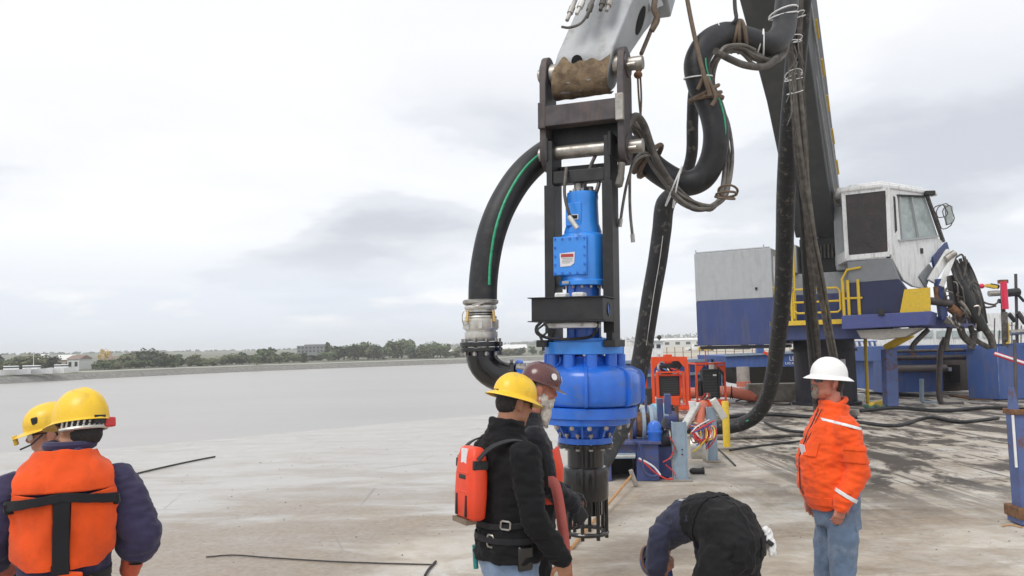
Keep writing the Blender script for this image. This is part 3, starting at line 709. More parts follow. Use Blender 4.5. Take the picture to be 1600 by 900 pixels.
mb = MB(); bolts(mb, (0, 0, hz(666)), .372, 16, .012, .12); bolts(mb, (0, 0, hz(665)), .372, 16, .02, .025); mb.build('lower_flange_bolts', m_steel, pump, stuff=True)
mb = MB(); mb.lathe([(.19, hz(681)), (.192, hz(675)), (.205, hz(668)), (.24, hz(662)), (.29, hz(660))], 36); mb.build('suction_cone', m_pump, pump)
for k in range(8):
    a = 2 * math.pi * k / 8 + .2; d = V((math.cos(a), math.sin(a), 0)); tn = V((-math.sin(a), math.cos(a), 0)) * .018
    MB().prism([d * .17 + V((0, 0, hz(682))) - tn / 2, d * .222 + V((0, 0, hz(682))) - tn / 2, d * .285 + V((0, 0, hz(661))) - tn / 2, d * .2 + V((0, 0, hz(661))) - tn / 2], tn).build('cone_gusset', m_pump, pump)
mb = MB(); mb.lathe([(.235, hz(690)), (.235, hz(681.5))], 36); mb.build('suction_flange', m_pump, pump)
mb = MB(); mb.lathe([(.24, hz(697)), (.24, hz(691))], 36); mb.build('strainer_flange', m_blackgl, pump)
mb = MB(); bolts(mb, (0, 0, hz(700)), .212, 12, .011, .125); bolts(mb, (0, 0, hz(678.5)), .212, 12, .021, .022); bolts(mb, (0, 0, hz(700)), .212, 12, .02, .02); mb.build('suction_bolts', m_steel, pump, stuff=True)
mb = MB(); mb.lathe([(.155, hz(736)), (.155, hz(697.5))], 32); mb.build('suction_pipe', m_blackgl, pump)
mb = MB(); mb.lathe([(.186, hz(778)), (.196, hz(774)), (.196, hz(736)), (.188, hz(729)), (.157, hz(727))], 36); mb.build('pipe_collar', m_blackgl, pump, ang=25)
mb = MB(); mb.lathe([(.14, hz(802)), (.14, hz(778.5))], 28); mb.build('suction_mouth', m_blackgl, pump)
for k in range(8):
    a = 2 * math.pi * k / 8 + .12; MB().cyl((.176 * math.cos(a), .176 * math.sin(a), hz(838)), (.176 * math.cos(a), .176 * math.sin(a), hz(774)), .0165, 10).build('cage_bar', m_blackgl, pump)
mb = MB(); mb.tube([(.178 * math.cos(a), .178 * math.sin(a), hz(830)) for a in [i * math.pi / 16 for i in range(32)]], .019, 8, close=True)
mb.build('cage_ring', m_blackgl, pump)
# outlet towards the elbow
el_top = P(752, 548, 7.05)
ox = P(802, 592, 7.0)
mb = MB(); pts = curve([P(880, 605, 7.12), P(845, 598, 7.08), P(806, 590, 7.05)], 6); mb.tube(pts, .135, 24); mb.build('outlet_pipe', m_pump, pump, world=True)
def ring(mb, c, ax, r, h, seg=32):
    ax = V(ax).normalized(); mb.tube([V(c) - ax * h / 2, V(c) + ax * h / 2], r, seg)
ax = (P(806, 590, 7.05) - P(845, 598, 7.08)).normalized()
mb = MB(); ring(mb, P(806, 590, 7.05), ax, .165, .05); mb.build('outlet_flange', m_pump, pump, world=True)
mb = MB(); q = P(822, 577, 6.95)
for k in range(3): mb.cyl(P(812 + 7 * k, 574, 6.93), P(812 + 7 * k, 567, 6.93), .016, 8)
mb.cyl(P(808, 571, 6.93), P(834, 571, 6.93), .012, 8); mb.cyl(P(806, 574, 6.93), P(834, 578, 6.93), .026, 8); mb.build('clamp_fitting', m_steel, pump, world=True)
# small black hoses on the pump
for pts, r, m in ((((885, 262, 6.9), (882, 300, 6.78), (888, 330, 6.74), (896, 346, 6.74)), .014, m_cabled), (((934, 235, 6.95), (922, 262, 6.9), (914, 288, 6.9), (918, 306, 6.95)), .016, m_cabled), (((938, 262, 6.9), (936, 285, 6.9), (930, 306, 6.95)), .018, m_steel),
                  (((846, 503, 6.6), (838, 512, 6.6), (842, 523, 6.6), (870, 530, 6.62), (915, 528, 6.62), (930, 519, 6.62), (934, 502, 6.64)), .013, m_blackgl),
                  (((850, 504, 6.55), (856, 515, 6.55), (848, 524, 6.55), (840, 516, 6.55), (850, 507, 6.58)), .009, m_blackgl), (((842, 521, 6.55), (848, 535, 6.55), (849, 548, 6.55)), .011, m_blackgl)):
    MB().tube(pc(pts), r, 8).build('control_hose', m, pump, world=True)
MB().cyl(P(889, 338, 6.74), P(902, 357, 6.72), .022, 10).build('hose_fitting', m_alu, pump, world=True)

# ------------------------------------------------ black elbow with the camlock
elb = thing('discharge_elbow', 'glossy black pipe elbow with bolted flange turning from the pump up to the hose', 'pipe elbow', tuple(P(770, 600, 7.05)))
pth = curve([P(753, 545, 7.05), P(753, 560, 7.05), P(760, 578, 7.05), P(775, 588, 7.05), P(790, 589, 7.05), P(803, 590, 7.05)], 8)
cen = [P(753, 545, 7.05), P(753.5, 558, 7.05)]
c0 = P(800, 553, 7.05)
pts = [P(752, 545, 7.05)] + [P(752 + 50 * (1 - math.cos(t)), 553 + 38 * math.sin(t), 7.05) for t in [i * math.pi / 2 / 10 for i in range(11)]]
MB().tube(pts, .137, 28).build('bend', m_blackgl, elb, world=True)
mb = MB(); ring(mb, P(800, 591, 7.05), (1, 0, 0), .172, .028); mb.build('end_flange', m_blackgl, elb, world=True)
c1 = P(752, 546, 7.05)
for k, (dz, r, h) in enumerate(((0, .187, .035), (.045, .19, .042))):
    mb = MB(); ring(mb, c1 + V((0, 0, dz)), (0, 0, 1), r, h); mb.build('flange', m_blackgl, elb, world=True, bevel=.006)
mb = MB(); bolts(mb, c1 + V((0, 0, -.055)), .165, 10, .012, .15); bolts(mb, c1 + V((0, 0, -.05)), .165, 10, .02, .025); mb.build('flange_bolts', m_steel, elb, world=True, stuff=True)
cl = thing('hose_coupling', 'silver camlock coupling clamping the big black hose onto the elbow flange', 'coupling', tuple(P(752, 533, 7.05)))
def cz(py): return P(752, py, 7.05)
X0 = cz(530)
def clz(py): return (0, 0, cz(py).z - X0.z)
WMc = WM[cl]
for nm, prof, m in (('coupling_base', [(.13, 533), (.135, 532), (.145, 526), (.145, 519), (.132, 518), (.132, 516)], m_alu), ('coupling_body', [(.142, 516), (.15, 514), (.15, 500), (.142, 498.5)], m_alu),
                    ('coupling_collar', [(.138, 498.4), (.143, 496), (.138, 494)], m_alu), ('coupling_neck', [(.118, 494), (.118, 484)], m_alu), ('coupling_ring', [(.135, 484), (.143, 482), (.143, 479), (.135, 477)], m_alu), ('hose_clamp', [(.145, 476), (.158, 474), (.158, 470), (.145, 468.5)], m_steel)):
    mb = MB(); mb.lathe([(r, cz(py).z) for r, py in prof], 36, Matrix.Translation((X0.x, X0.y, 0))); mb.build(nm, m, cl, world=True)
for k in range(8):
    a = 2 * math.pi * k / 8; mb = MB(); mb.box((X0.x + .152 * math.cos(a), X0.y + .152 * math.sin(a), cz(507).z), (.012, .03, .075), (0, 0, a)); mb.build('lug', m_alu, cl, world=True)
for py in (493, 489): 
    mb = MB(); ring(mb, (X0.x, X0.y, cz(py).z), (0, 0, 1), .126, .012); mb.build('seal_ring', m_hose, cl, world=True)
m_brass = A('brass', (.55, .36, .12), .4, .6)
for px in (731, 771):
    mb = MB(); mb.bar(P(px, 485, 6.94), P(px - 1 if px < 750 else px + 1, 503, 6.92), .022, .022); mb.build('cam_lever', m_brass, cl, world=True, bevel=.004)
MB().tube([P(727 + 5 * math.cos(t), 497 + 12 * math.sin(t), 6.93) for t in [i * .52 for i in range(12)]], .004, 5, close=True).build('pull_ring', m_steel, cl, world=True)
MB().bar(P(738, 477, 6.88), P(757, 472, 6.88), .018, .018).build('clamp_bolt', m_steel, cl, world=True)

# ------------------------------------------------ link bracket between arm and pump
lk = thing('link_bracket', 'dark steel link bracket with two pins joining the arm tip to the pump frame', 'bracket', tuple(P(916, 250, 7.0)), (0, TILT, YAW))
LO = WM[lk].translation
def lz(py): return P(916, py, 7.0).z - LO.z
def plate(x, th):
    zt, zb, hw = lz(104), lz(238), .15; pts = []
    for i in range(11): a = math.pi * i / 10; pts.append((x, hw * .82 * math.cos(a), zt + hw * .82 * math.sin(a)))
    pts.append((x, -hw, zt - .15)); pts.append((x, -hw, zb + .1))
    for i in range(11): a = math.pi + math.pi * i / 10; pts.append((x, hw * math.cos(a), zb + hw * math.sin(a)))
    pts.append((x, hw, zb + .1)); pts.append((x, hw, zt - .15))
    return MB().prism(pts, (th, 0, 0))
plate(-.385, .06).build('side_plate', m_link, lk, bevel=.006); plate(.325, .06).build('side_plate', m_link, lk, bevel=.006)
MB().box((0, -.12, lz(184)), (.648, .13, lx(33))).build('cross_beam', m_link, lk, bevel=.008)
MB().box((0, .07, lz(195)), (.648, .09, lx(62))).build('back_plate', m_black, lk, bevel=.008)
for x in (-.352, .352): MB().box((x, -.165, lz(182)), (.07, .05, lx(42))).build('weld_lug', m_steel if x > 0 else m_link, lk, bevel=.006)
for py, ext in ((110, .14), (236, .13)):
    MB().cyl((-.44, 0, lz(py)), (-.386, 0, lz(py)), .06, 20).build('pin_end', m_steel, lk, bevel=.006); MB().cyl((.386, 0, lz(py)), (.386 + ext, 0, lz(py)), .06, 20).build('pin_end', m_steel, lk, bevel=.006)
    for x in (-.397, .386): mb = MB(); mb.cyl((x, 0, lz(py)), (x + .012, 0, lz(py)), .115, 28); mb.build('pin_boss', m_link, lk)
    mb = MB(); mb.cyl((.40, -.075, lz(py) - .03), (.47, -.075, lz(py) - .03), .018, 8); mb.cyl((.40, .06, lz(py) + .06), (.44, .06, lz(py) + .06), .016, 8); mb.build('keeper_bolts', m_steel, lk, stuff=True)

# ------------------------------------------------ the knuckle boom crane
KN = V((4.0, 12.6, 12.9))                        # knuckle, out of the picture
arm = thing('excavator_arm', 'light grey muddy excavator arm with hose fittings, reaching down to the link bracket', 'excavator arm', tuple(P(916, 110, 7.0)), (0, 0, YAW))
AO = WM[arm].translation
Rm = WM[arm].to_3x3(); axx = Rm @ V((1, 0, 0)); back = Rm @ V((0, 1, 0))
hw = .262
# side outline of the arm in the plane across the pin: (back, up)
sil = [(-.155, -.02), (-.13, -.13), (-.06, -.20), (.06, -.205), (.15, -.14), (.20, .0), (.40, .26), (.66, .52), (1.05, .85), (1.35, 1.30), (1.05, 1.5), (.42, 1.12), (.10, .62), (-.13, .14)]
lean = V((.30, 0, 1.0))
def apt(x, b, u): return V((x + .26 * u, b, u))
def armsolid(scale_x):
    return MB().prism([apt(-hw * scale_x, b, u) for b, u in sil], (2 * hw * scale_x, 0, 0))
armsolid(1).build('arm_tip', m_armgrey, arm, bevel=.012, smooth=True, ang=50)
# mud caked on the rounded tip
mb = MB(); NX = 26; ang_ = [(-.158, .05), (-.152, -.03), (-.132, -.11), (-.075, -.175), (0, -.207), (.07, -.203), (.13, -.165)]
for i in range(NX + 1):
    for b, u in ang_:
        x = -hw * .985 + 2 * hw * .985 * i / NX; k = 1.075 + .035 * noise.noise(V((x * 14, b * 14, u * 14)))
        mb.v.append(V((x + .26 * u, b * k, u * k + (0 if u < .02 else -.02 + .10 * noise.noise(V((x * 9, 3, 1)))))))
n = len(ang_)
for i in range(NX):
    for k in range(n - 1): mb.f.append((i * n + k, (i + 1) * n + k, (i + 1) * n + k + 1, i * n + k + 1))
mb.build('mud_crust', A('caked_mud', (.26, .19, .12), .85, var=.5, vscale=9, bump=.8, bscale=26, dirt=.7, dcol=(.06, .045, .035), dscale=7), arm, ang=180)
mb = MB(); mb.prism([apt(-.035 + .052 * math.cos(a), -.152 + .0 * a, .0) + V((0, -.012 + .011 * math.sin(a) * -1, .035 + .055 * math.sin(a))) for a in [i * .3927 for i in range(16)]], (0, .006, 0)); mb.build('lifting_hole_shade', A('painted_hole_shade', (.006, .006, .007), .9), arm)  # no real hole: a near-black plate paints its inner shade
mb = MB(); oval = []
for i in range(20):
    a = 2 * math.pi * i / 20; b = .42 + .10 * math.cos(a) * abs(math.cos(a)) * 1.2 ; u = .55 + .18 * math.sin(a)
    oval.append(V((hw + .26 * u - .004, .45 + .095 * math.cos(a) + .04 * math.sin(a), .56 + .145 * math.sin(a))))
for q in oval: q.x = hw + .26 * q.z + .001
mb.prism(oval, (.004, 0, 0)); mb.build('side_opening_shade', A('painted_hole_shade', (.006, .006, .007), .9), arm)  # the arm is solid here; the opening's shade is a thin black plate
for x in (-.30 + .0, .28): pass
for x0, x1 in ((-.324, -.262), (.262, .322)): MB().cyl((x0, 0, 0), (x1, 0, 0), .1, 24).build('tip_bushing', m_steel, arm)
# upper arm to the knuckle
base_ = Rm @ V((.26 * 1.15 + 0, 1.0, 1.15)) + AO
mb = MB(); d = (KN - base_); mb.bar(base_ - d.normalized() * .25, KN, .50, .62, up=axx); mb.build('arm_beam', m_armgrey, arm, world=True, bevel=.02)
# steel pipe fittings across the arm at the picture's top edge
for k, (px, py, px2, py2) in enumerate(((886, 32, 903, -10), (901, 22, 918, -14), (917, 27, 930, -12), (938, 16, 947, -14), (948, 17, 958, -12))):
    a, b = P(px, py, 6.78), P(px2, py2, 6.9)
    f_ = MB(); f_.tube([a, a.lerp(b, .25), a.lerp(b, .26), a.lerp(b, .5), a.lerp(b, .51), b, b + (b - a) * 1.2], [.017, .017, .028, .028, .02, .02, .02], 10)
    f_.build('pipe_fitting', (m_steel, m_alu, m_cable, m_cabled, m_steel)[k], arm, world=True)
MB().tube(pc([(878, 42, 6.75), (890, 43, 6.7), (908, 36, 6.7), (920, 18, 6.75), (930, -8, 6.85)]), .012, 8).build('hose_line', m_cabled, arm, world=True)
MB().bar(P(1012, 10, 7.4), P(1030, 2, 7.5), .06, .10).build('side_lug', m_grey, arm, world=True)

# main boom: a tapering dark box from the slew house up to the knuckle
boom = thing('crane_boom', 'dark grey tapering crane boom rising from the house behind the hoses', 'crane boom', (10, 26, 5.2))
def boomsec(px0, px1, py, Y, dpt):
    a, b = P(px0, py, Y), P(px1, py, Y); up = V((.35, .8, -.2)).normalized()
    return [a, b, b + V((.42, .55, .62)).normalized() * dpt, a + V((.42, .55, .62)).normalized() * dpt]
secs = [boomsec(1243, 1306, 372, 25.5, 1.3), boomsec(1198, 1276, 160, 21.5, 1.5), boomsec(1152, 1251, -12, 18.4, 1.5)]
top_dir = (secs[2][0] + secs[2][1]) / 2 - (secs[1][0] + secs[1][1]) / 2
ctr = sum(secs[2], V()) / 4; off = KN + V((.6, -.4, .2)) - ctr
secs.append([KN + V((.5, .3, .3)) + (q - ctr) * .85 for q in secs[2]])
vs = [q for s_ in secs for q in s_]; fs = [(0, 1, 2, 3), (12, 15, 14, 13)]
for i in range(3):
    for k in range(4): fs.append((i * 4 + k, i * 4 + (k + 1) % 4, (i + 1) * 4 + (k + 1) % 4, (i + 1) * 4 + k))
MB().add(vs, fs).build('boom_box', m_dgrey, boom, world=True, bevel=.03)
# walkway edge with yellow rail pieces along the boom's right side
e0, e1 = P(1314, 380, 26.2), P(1252, -14, 19.2)
MB().bar(e0, e1, .10, .06).build('walkway_edge', m_grey, boom, world=True); MB().cyl(e0 + V((.18, 0, .05)), e1 + V((.18, 0, .05)), .03, 6).build('rail', m_grey, boom, world=True)
for k in range(8):
    t0 = .06 + k * .13; a = e0.lerp(e1, t0) + V((.25, 0, .1)); b = e0.lerp(e1, t0 + .06) + V((.25, 0, .1))
    MB().bar(a, b, .05, .05).build('yellow_rail', m_yel, boom, world=True)
mb = MB(); mb.cyl(KN - axx * .6, KN + axx * 1.2, .22, 20); mb.build('knuckle_pin', m_steel, boom, world=True)

# ------------------------------------------------ crane house on its pedestal
cr = thing('crane_house', 'navy and grey crane house with yellow railings on a dark round pedestal', 'crane', (10.4, 26.5, 0))
xh = V((math.cos(rad(30)), -math.sin(rad(30)), 0)); yh = V((math.sin(rad(30)), math.cos(rad(30)), 0)); H0 = V((5.97, 26, 0))
def hp(x, y, z): return H0 + xh * x + yh * y + V((0, 0, z))
FN = -yh
def hf(px, py, off=0.0): return onplane(px, py, H0 - yh * off, FN)
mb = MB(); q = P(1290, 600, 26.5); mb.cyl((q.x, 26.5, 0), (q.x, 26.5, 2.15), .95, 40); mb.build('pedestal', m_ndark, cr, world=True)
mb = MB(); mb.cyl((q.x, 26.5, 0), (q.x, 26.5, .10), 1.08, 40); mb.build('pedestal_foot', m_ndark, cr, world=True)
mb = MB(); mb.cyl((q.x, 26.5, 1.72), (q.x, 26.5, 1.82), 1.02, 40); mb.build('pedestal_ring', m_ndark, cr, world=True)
for (px, py, s_) in ((1256, 567, .17), (1251, 574, .1), (1251, 582, .1), (1317, 566, .15)):
    d = 26.5 - .97; c = P(px, py, d); dx = c.x - q.x; yy = 26.5 - math.sqrt(max(.01, .955 ** 2 - dx * dx)); c = P(px, py, yy - .02)
    MB().box(c, (s_, .06, s_ * 1.3), (0, 0, math.atan2(dx, 26.5 - yy))).build('notice_plate', m_label, cr, world=True)
# counterweight box: grey over navy, as two cladding panels with a base
zt, zm, zb = 5.0, 3.44, 2.0
def slab(x0, x1, y0, y1, z0, z1):
    return MB().prism([hp(x0, y0, z0), hp(x1, y0, z0), hp(x1, y1, z0), hp(x0, y1, z0)], (0, 0, z1 - z0))
slab(0, 2.45, 0, 2.9, zm + .004, zt).build('engine_box', m_grey, cr, world=True, bevel=.02)
slab(0, 2.45, 0, 2.9, zb, zm).build('engine_box_base', m_navy, cr, world=True, bevel=.02)
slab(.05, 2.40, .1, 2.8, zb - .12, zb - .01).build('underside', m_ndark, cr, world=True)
for x in (.03, 2.2): 
    MB().cyl(hp(x + .02, .05, zt), hp(x + .02, .05, zt + .12), .02, 6).build('roof_stud', m_grey, cr, world=True)
MB().cyl(hp(.05, .06, zt + .03), hp(2.4, .06, zt + .03), .03, 8).build('roof_edge', m_grey, cr, world=True)
mb = slab(2.452, 2.5, .2, 1.4, zm - .2, zt - .25); mb.build('side_door', m_white, cr, world=True)
MB().box(hp(1.95, -.01, 3.75), (.06, .05, .08)).build('door_lock', m_rad, cr, world=True)
# platform and machinery deck
slab(2.46, 5.75, .25, 3.0, 2.1, 2.66).build('slew_platform', m_navy, cr, world=True, bevel=.03)
slab(2.5, 4.9, 1.15, 1.5, 2.66, 3.55).build('machinery_plinth', m_navy, cr, world=True, bevel=.02)
slab(2.5, 4.9, 1.5, 2.8, 2.66, 4.25).build('machinery_cover', m_grey, cr, world=True, bevel=.03)
slab(4.15, 4.75, 1.2, 2.6, 4.26, 6.3).build('boom_tower', m_grey, cr, world=True, bevel=.03)
slab(3.0, 4.14, 1.7, 2.6, 4.26, 5.4).build('boom_foot', m_rad, cr, world=True, bevel=.03)
slab(2.55, 2.95, 1.4, 2.6, 4.26, 5.2).build('winch_guard', m_grey, cr, world=True, bevel=.03)
mb = MB()
for k in range(9): mb.cyl(hp(3.1 + .115 * k, 1.62, 5.15), hp(3.1 + .115 * k, 1.55, 4.7), .035, 6)
mb.build('boom_foot_hoses', m_cabled, cr, world=True, stuff=True)
# yellow railings and ladder on the front edge
def yl(pts, r=.032, nm='railing'): MB().tube([hp(*q) for q in pts], r, 6).build(nm, m_yel, cr, world=True)
slab(2.3, 5.0, .0, .24, 2.56, 2.70).build('toe_plate', m_yel, cr, world=True)
yl([(3.05, .05, 2.75), (3.05, .05, 3.55), (3.12, .05, 3.65), (4.3, .05, 3.65), (4.38, .05, 3.55), (4.38, .05, 3.0), (4.3, .05, 2.92), (3.15, .05, 2.92), (3.05, .05, 3.0)])
yl([(3.05, .05, 3.25), (4.38, .05, 3.25)])
for x in (3.5, 3.95): yl([(x, .05, 2.7), (x, .05, 3.65)])
for x in (2.5, 2.75, 2.98): yl([(x, .05, 2.7), (x, .05, 3.8)], .04)
yl([(2.35, .05, 3.75), (2.98, .05, 3.75)]); yl([(2.35, .05, 3.25), (2.98, .05, 3.25)])
for x in (4.48, 4.62, 4.9): yl([(x, -.02, 2.7), (x, -.02, 3.85)], .045)
yl([(4.45, -.02, 3.85), (4.62, -.02, 4.15), (5.0, -.02, 4.2)]); yl([(4.45, -.02, 3.3), (5.0, -.02, 3.3)])
for x in (2.62, 2.98): yl([(x, .6, 2.7), (x, .75, 5.2)], .035, 'ladder_rail')
for k in range(11): yl([(2.62, .6 + .013 * k, 2.9 + .21 * k), (2.98, .6 + .013 * k, 2.9 + .21 * k)], .02, 'ladder_rung')
for (a, b) in (((1307, 346), (1307, 260)), ((1313, 346), (1313, 306)), ((1303, 309), (1316, 309)), ((1303, 328), (1316, 328))):
    MB().cyl(P(a[0], a[1], 25), P(b[0], b[1], 25), .035, 6).build('tower_rail', m_yel, cr, world=True)
MB().prism([P(1303, 345, 25), P(1322, 345, 25), P(1322, 349, 25), P(1303, 349, 25)], (0, .8, 0)).build('tower_step', m_yel, cr, world=True)

# ------------------------------------------------ operator's cab
cab = thing('operator_cab', 'white operator cab with a big dark front pane and yellow corner panel', 'crane cab', tuple(P(1390, 500, 23.15)))
C0 = V((10.9, 23.15, 0)); Fd = V((math.cos(rad(32)), -math.sin(rad(32)), 0)); Fn = V((-math.sin(rad(32)), -math.cos(rad(32)), 0))
Sd = V((math.sin(rad(58)), math.cos(rad(58)), 0)); Sn = V((Sd.y, -Sd.x, 0))
def cf(px, py, off=0.0): return onplane(px, py, C0 + Fn * off, Fn)
def cs(px, py, off=0.0): return onplane(px, py, C0 + Sn * off, Sn)
def panel(fn, pts, th, nm, m, off=0.0, nrm=None, bevel=0.0):
    n_ = Fn if fn is cf else Sn
    o = MB().prism([fn(x, y, off) for x, y in pts], n_ * -th if th > 0 else n_ * -th).build(nm, m, cab, world=True, bevel=bevel, smooth=bool(bevel)); return o
# shell: plan polygon extruded
A0 = cf(1318, 400); B0 = cs(1466, 380); bk = [B0 + V((-1.2, 1.4, 0)), A0 + V((.35, 1.6, 0))]
def plan(z): return [V((q.x, q.y, z)) for q in (A0, C0, B0, bk[0], bk[1])]
z_roof = cf(1388, 293).z; z_sill = cf(1388, 403).z
sh = MB(); pl = plan(z_sill); ins = [C0 + (q - C0) * 1 for q in pl]
sh.prism([q + (V((11.3, 24.1, q.z)) - q) * .03 for q in pl], (0, 0, .3)); sh.build('cab_floor', m_white, cab, world=True)
rf = MB(); rf.prism([q + (q - V((11.4, 24.2, q.z))) * .06 for q in plan(z_roof)], (0, 0, .16)); rf.build('cab_roof', m_white, cab, world=True, bevel=.05)
rf = MB(); rf.prism([q + (V((11.4, 24.2, q.z)) - q) * .22 for q in plan(z_roof + .17)], (0, 0, .10)); rf.build('roof_hatch', m_white, cab, world=True, bevel=.05)
# corner posts and front pane frame
mb = MB()
for a_, b_ in (((1318, 300), (1324, 404)), ((1387, 293), (1391, 398))): mb.bar(cf(*a_, -.05), cf(*b_, -.05), .11, .12, up=Fn)
mb.bar(cf(1318, 303, -.05), cf(1388, 295, -.05), .10, .12, up=Fn); mb.bar(cf(1323, 403, -.05), cf(1390, 397, -.05), .14, .12, up=Fn); mb.build('pane_frame', m_white, cab, world=True)
panel(cf, [(1321, 305), (1327, 302), (1382, 296), (1386, 300), (1388, 390), (1384, 394), (1328, 400), (1323, 395)], .03, 'front_pane', m_glassd, -.02)
panel(cf, [(1323, 406), (1391, 399), (1391, 402.5), (1323, 408.5)], .1, 'sill_gap', m_rad, -.04)
MB().cyl(cf(1352, 378, .03), cf(1372, 394, .03), .012, 6).build('wiper', m_rad, cab, world=True)
panel(cf, [(1324, 409), (1391, 403), (1404, 436), (1326, 442)], .5, 'lower_panel_grey', m_grey2 if 'm_grey2' in globals() else A('mid_grey_paint', (.21, .225, .24), .5, var=.06, dirt=.3, dcol=(.16, .15, .14), dscale=2), 0)
panel(cf, [(1326, 442.3), (1404.5, 436.3), (1414, 449), (1407, 487.5), (1329, 492)], .6, 'lower_panel_navy', A('deep_navy_paint', (.018, .024, .075), .45, var=.1, dirt=.25, dcol=(.05, .05, .07), dscale=2), 0)
panel(cf, [(1413, 452), (1453, 449), (1454, 486), (1406, 488.5)], .12, 'corner_panel', m_yel, .25)
# right side shell with the window opening, built as separate pieces round it
panel(cs, [(1391, 293), (1401, 294), (1408, 380), (1392, 398)], .1, 'side_pillar', m_white)
panel(cs, [(1401, 296), (1453, 300), (1455, 307), (1402, 304)], .1, 'side_header', m_white)
panel(cs, [(1407, 377), (1464, 370), (1474, 378), (1440, 430), (1452, 452), (1428, 448), (1412, 438), (1392, 399)], .1, 'side_shell', m_white, 0, None, .02)
panel(cs, [(1403, 306), (1445, 308), (1465, 368), (1408, 375)], .03, 'side_window', m_glassl, -.05)
for pts in (((1405, 306), (1410, 374)), ((1424, 308), (1436, 372))): MB().bar(cs(*pts[0], 0), cs(*pts[1], 0), .05, .05).build('window_bar', m_grey, cab, world=True)
MB().bar(cs(1404, 376, .02), cs(1466, 369, .02), .06, .06).build('window_sill', m_grey, cab, world=True)
MB().bar(cs(1402, 305, .02), cs(1448, 307, .02), .05, .05).build('window_rail', m_rad, cab, world=True)
MB().bar(cs(1448, 305, .0), cs(1474, 378, .0), .09, .09).build('rear_pillar', m_cabled, cab, world=True)
panel(cs, [(1396, 306), (1399, 308), (1402, 360), (1399, 364)], .02, 'door_gap', m_rad, .01)
MB().box(cs(1440, 392, .02), (.08, .05, .16)).build('door_handle', m_rad, cab, world=True)
MB().box(cs(1452, 302, .12), (.3, .2, .14)).build('work_light', m_rad, cab, world=True, bevel=.02)
panel(cs, [(1458, 402), (1480, 378), (1484, 392), (1462, 423)], .08, 'service_panel', m_navy, .06)
panel(cs, [(1436, 432), (1452, 412), (1458, 420), (1447, 450)], .06, 'step_well', A('mid_grey_paint', (0, 0, 0)), .04)
# mirror bracket
for k, (cx, cy, rx, ry) in enumerate(((1476, 338, 12, 20), (1482, 336, 8, 15), (1470, 330, 10, 10))):
    MB().tube([cs(cx + rx * math.cos(a) + 2 * math.sin(3 * a), cy + ry * math.sin(a), .15 + .1 * k) for a in [i * math.pi / 8 for i in range(16)]], .016, 6, close=True).build('mirror_guard', m_cabled, cab, world=True)
panel(cs, [(1478, 320), (1489, 322), (1489, 348), (1480, 352)], .05, 'mirror', m_glassl, .25)
# support beam under the cab
pf = MB(); pf.prism([cf(1315, 515, .35), cf(1453, 508, .35), cf(1456, 486, .35), cf(1315, 493, .35)], -Fn * 1.9); pf.build('cab_beam', A('beam_blue', (.07, .09, .27), .45, var=.1, dirt=.3, dcol=(.1, .1, .14), dscale=2, streak=True), cab, world=True, bevel=.02)
pf = MB(); pf.prism([cs(1454, 512, .2), cs(1541, 512, .2), cs(1538, 497, .2), cs(1454, 494, .2)], -Sn * .7); pf.build('outrigger_beam', A('beam_blue', (0, 0, 0)), cab, world=True, bevel=.02)
pf = MB(); pf.prism([cf(1338, 516, .2), cf(1440, 512, .2), cf(1415, 526, .2), cf(1370, 531, .2), cf(1345, 528, .2)], -Fn * 1.2); pf.build('belly_plate', A('belly_beige', (.34, .32, .29), .6, var=.1, dirt=.4, dcol=(.15, .13, .11)), cab, world=True)
MB().bar(P(1384, 544, 24.5), P(1424, 522, 23.6), .12, .2).build('yellow_strut', m_yel, cab, world=True)
MB().box(cf(1377, 488, .38), (.16, .1, .2)).build('floodlight', m_rad, cab, world=True, bevel=.02)
# manipulator with its hydraulic hoses at the cab's right
mn = thing('hydraulic_manipulator', 'tangled hydraulic manipulator with black hoses beside the cab', 'manipulator', tuple(P(1490, 500, 24)))
def M3(px, py, d=24.0): return P(px, py, d)
for k in range(11):
    x = 1490 + k * 3.0; pts = [(x - 8, 400 + 5 * k % 13, 24.1), (x + 2, 432, 23.95 + .03 * k), (x + 14, 468, 23.9), (x + 26 - k * .5, 505, 24)]
    MB().tube(pc(pts, 5), .05, 6).build('hydraulic_hose', (m_cabled, m_rad, m_hose)[k % 3], mn, world=True)
MB().bar(M3(1454, 440), M3(1484, 392), .14, .22).build('white_link', m_white, mn, world=True, bevel=.02); MB().bar(M3(1470, 448, 23.8), M3(1490, 398, 23.8), .10, .14).build('white_link', m_white, mn, world=True, bevel=.02)
MB().bar(M3(1466, 436, 23.9), M3(1474, 500, 23.9), .2, .2).build('blue_mount', m_navy, mn, world=True); MB().bar(M3(1488, 430, 24.2), M3(1500, 506, 24.2), .28, .25).build('cylinder_mount', m_link, mn, world=True)
for (a, b, r, m) in (((1452, 470), (1486, 474), .12, m_link), ((1478, 473), (1486, 474), .10, m_ored), ((1462, 448), (1464, 466), .07, m_rust), ((1498, 440), (1536, 515), .16, m_rad), ((1478, 405), (1492, 395), .10, m_steel), ((1500, 470), (1524, 498), .07, m_steel),
                     ((1476, 500), (1498, 508), .08, m_steel), ((1484, 480), (1500, 492), .14, m_rust)):
    MB().cyl(M3(*a, 23.8), M3(*b, 23.8), r, 10).build('cylinder', m, mn, world=True)
rk = random.Random(4)
for k in range(14):
    x, y = 1468 + rk.uniform(0, 52), 425 + rk.uniform(0, 75)
    MB().tube(pc([(x, y, 23.7), (x + rk.uniform(-8, 14), y + rk.uniform(0, 14), 23.6), (x + rk.uniform(0, 22), y + rk.uniform(10, 34), 23.8)], 4), rk.uniform(.018, .035), 5).build('small_hose', (m_cabled, m_cable, m_steel)[k % 3], mn, world=True)
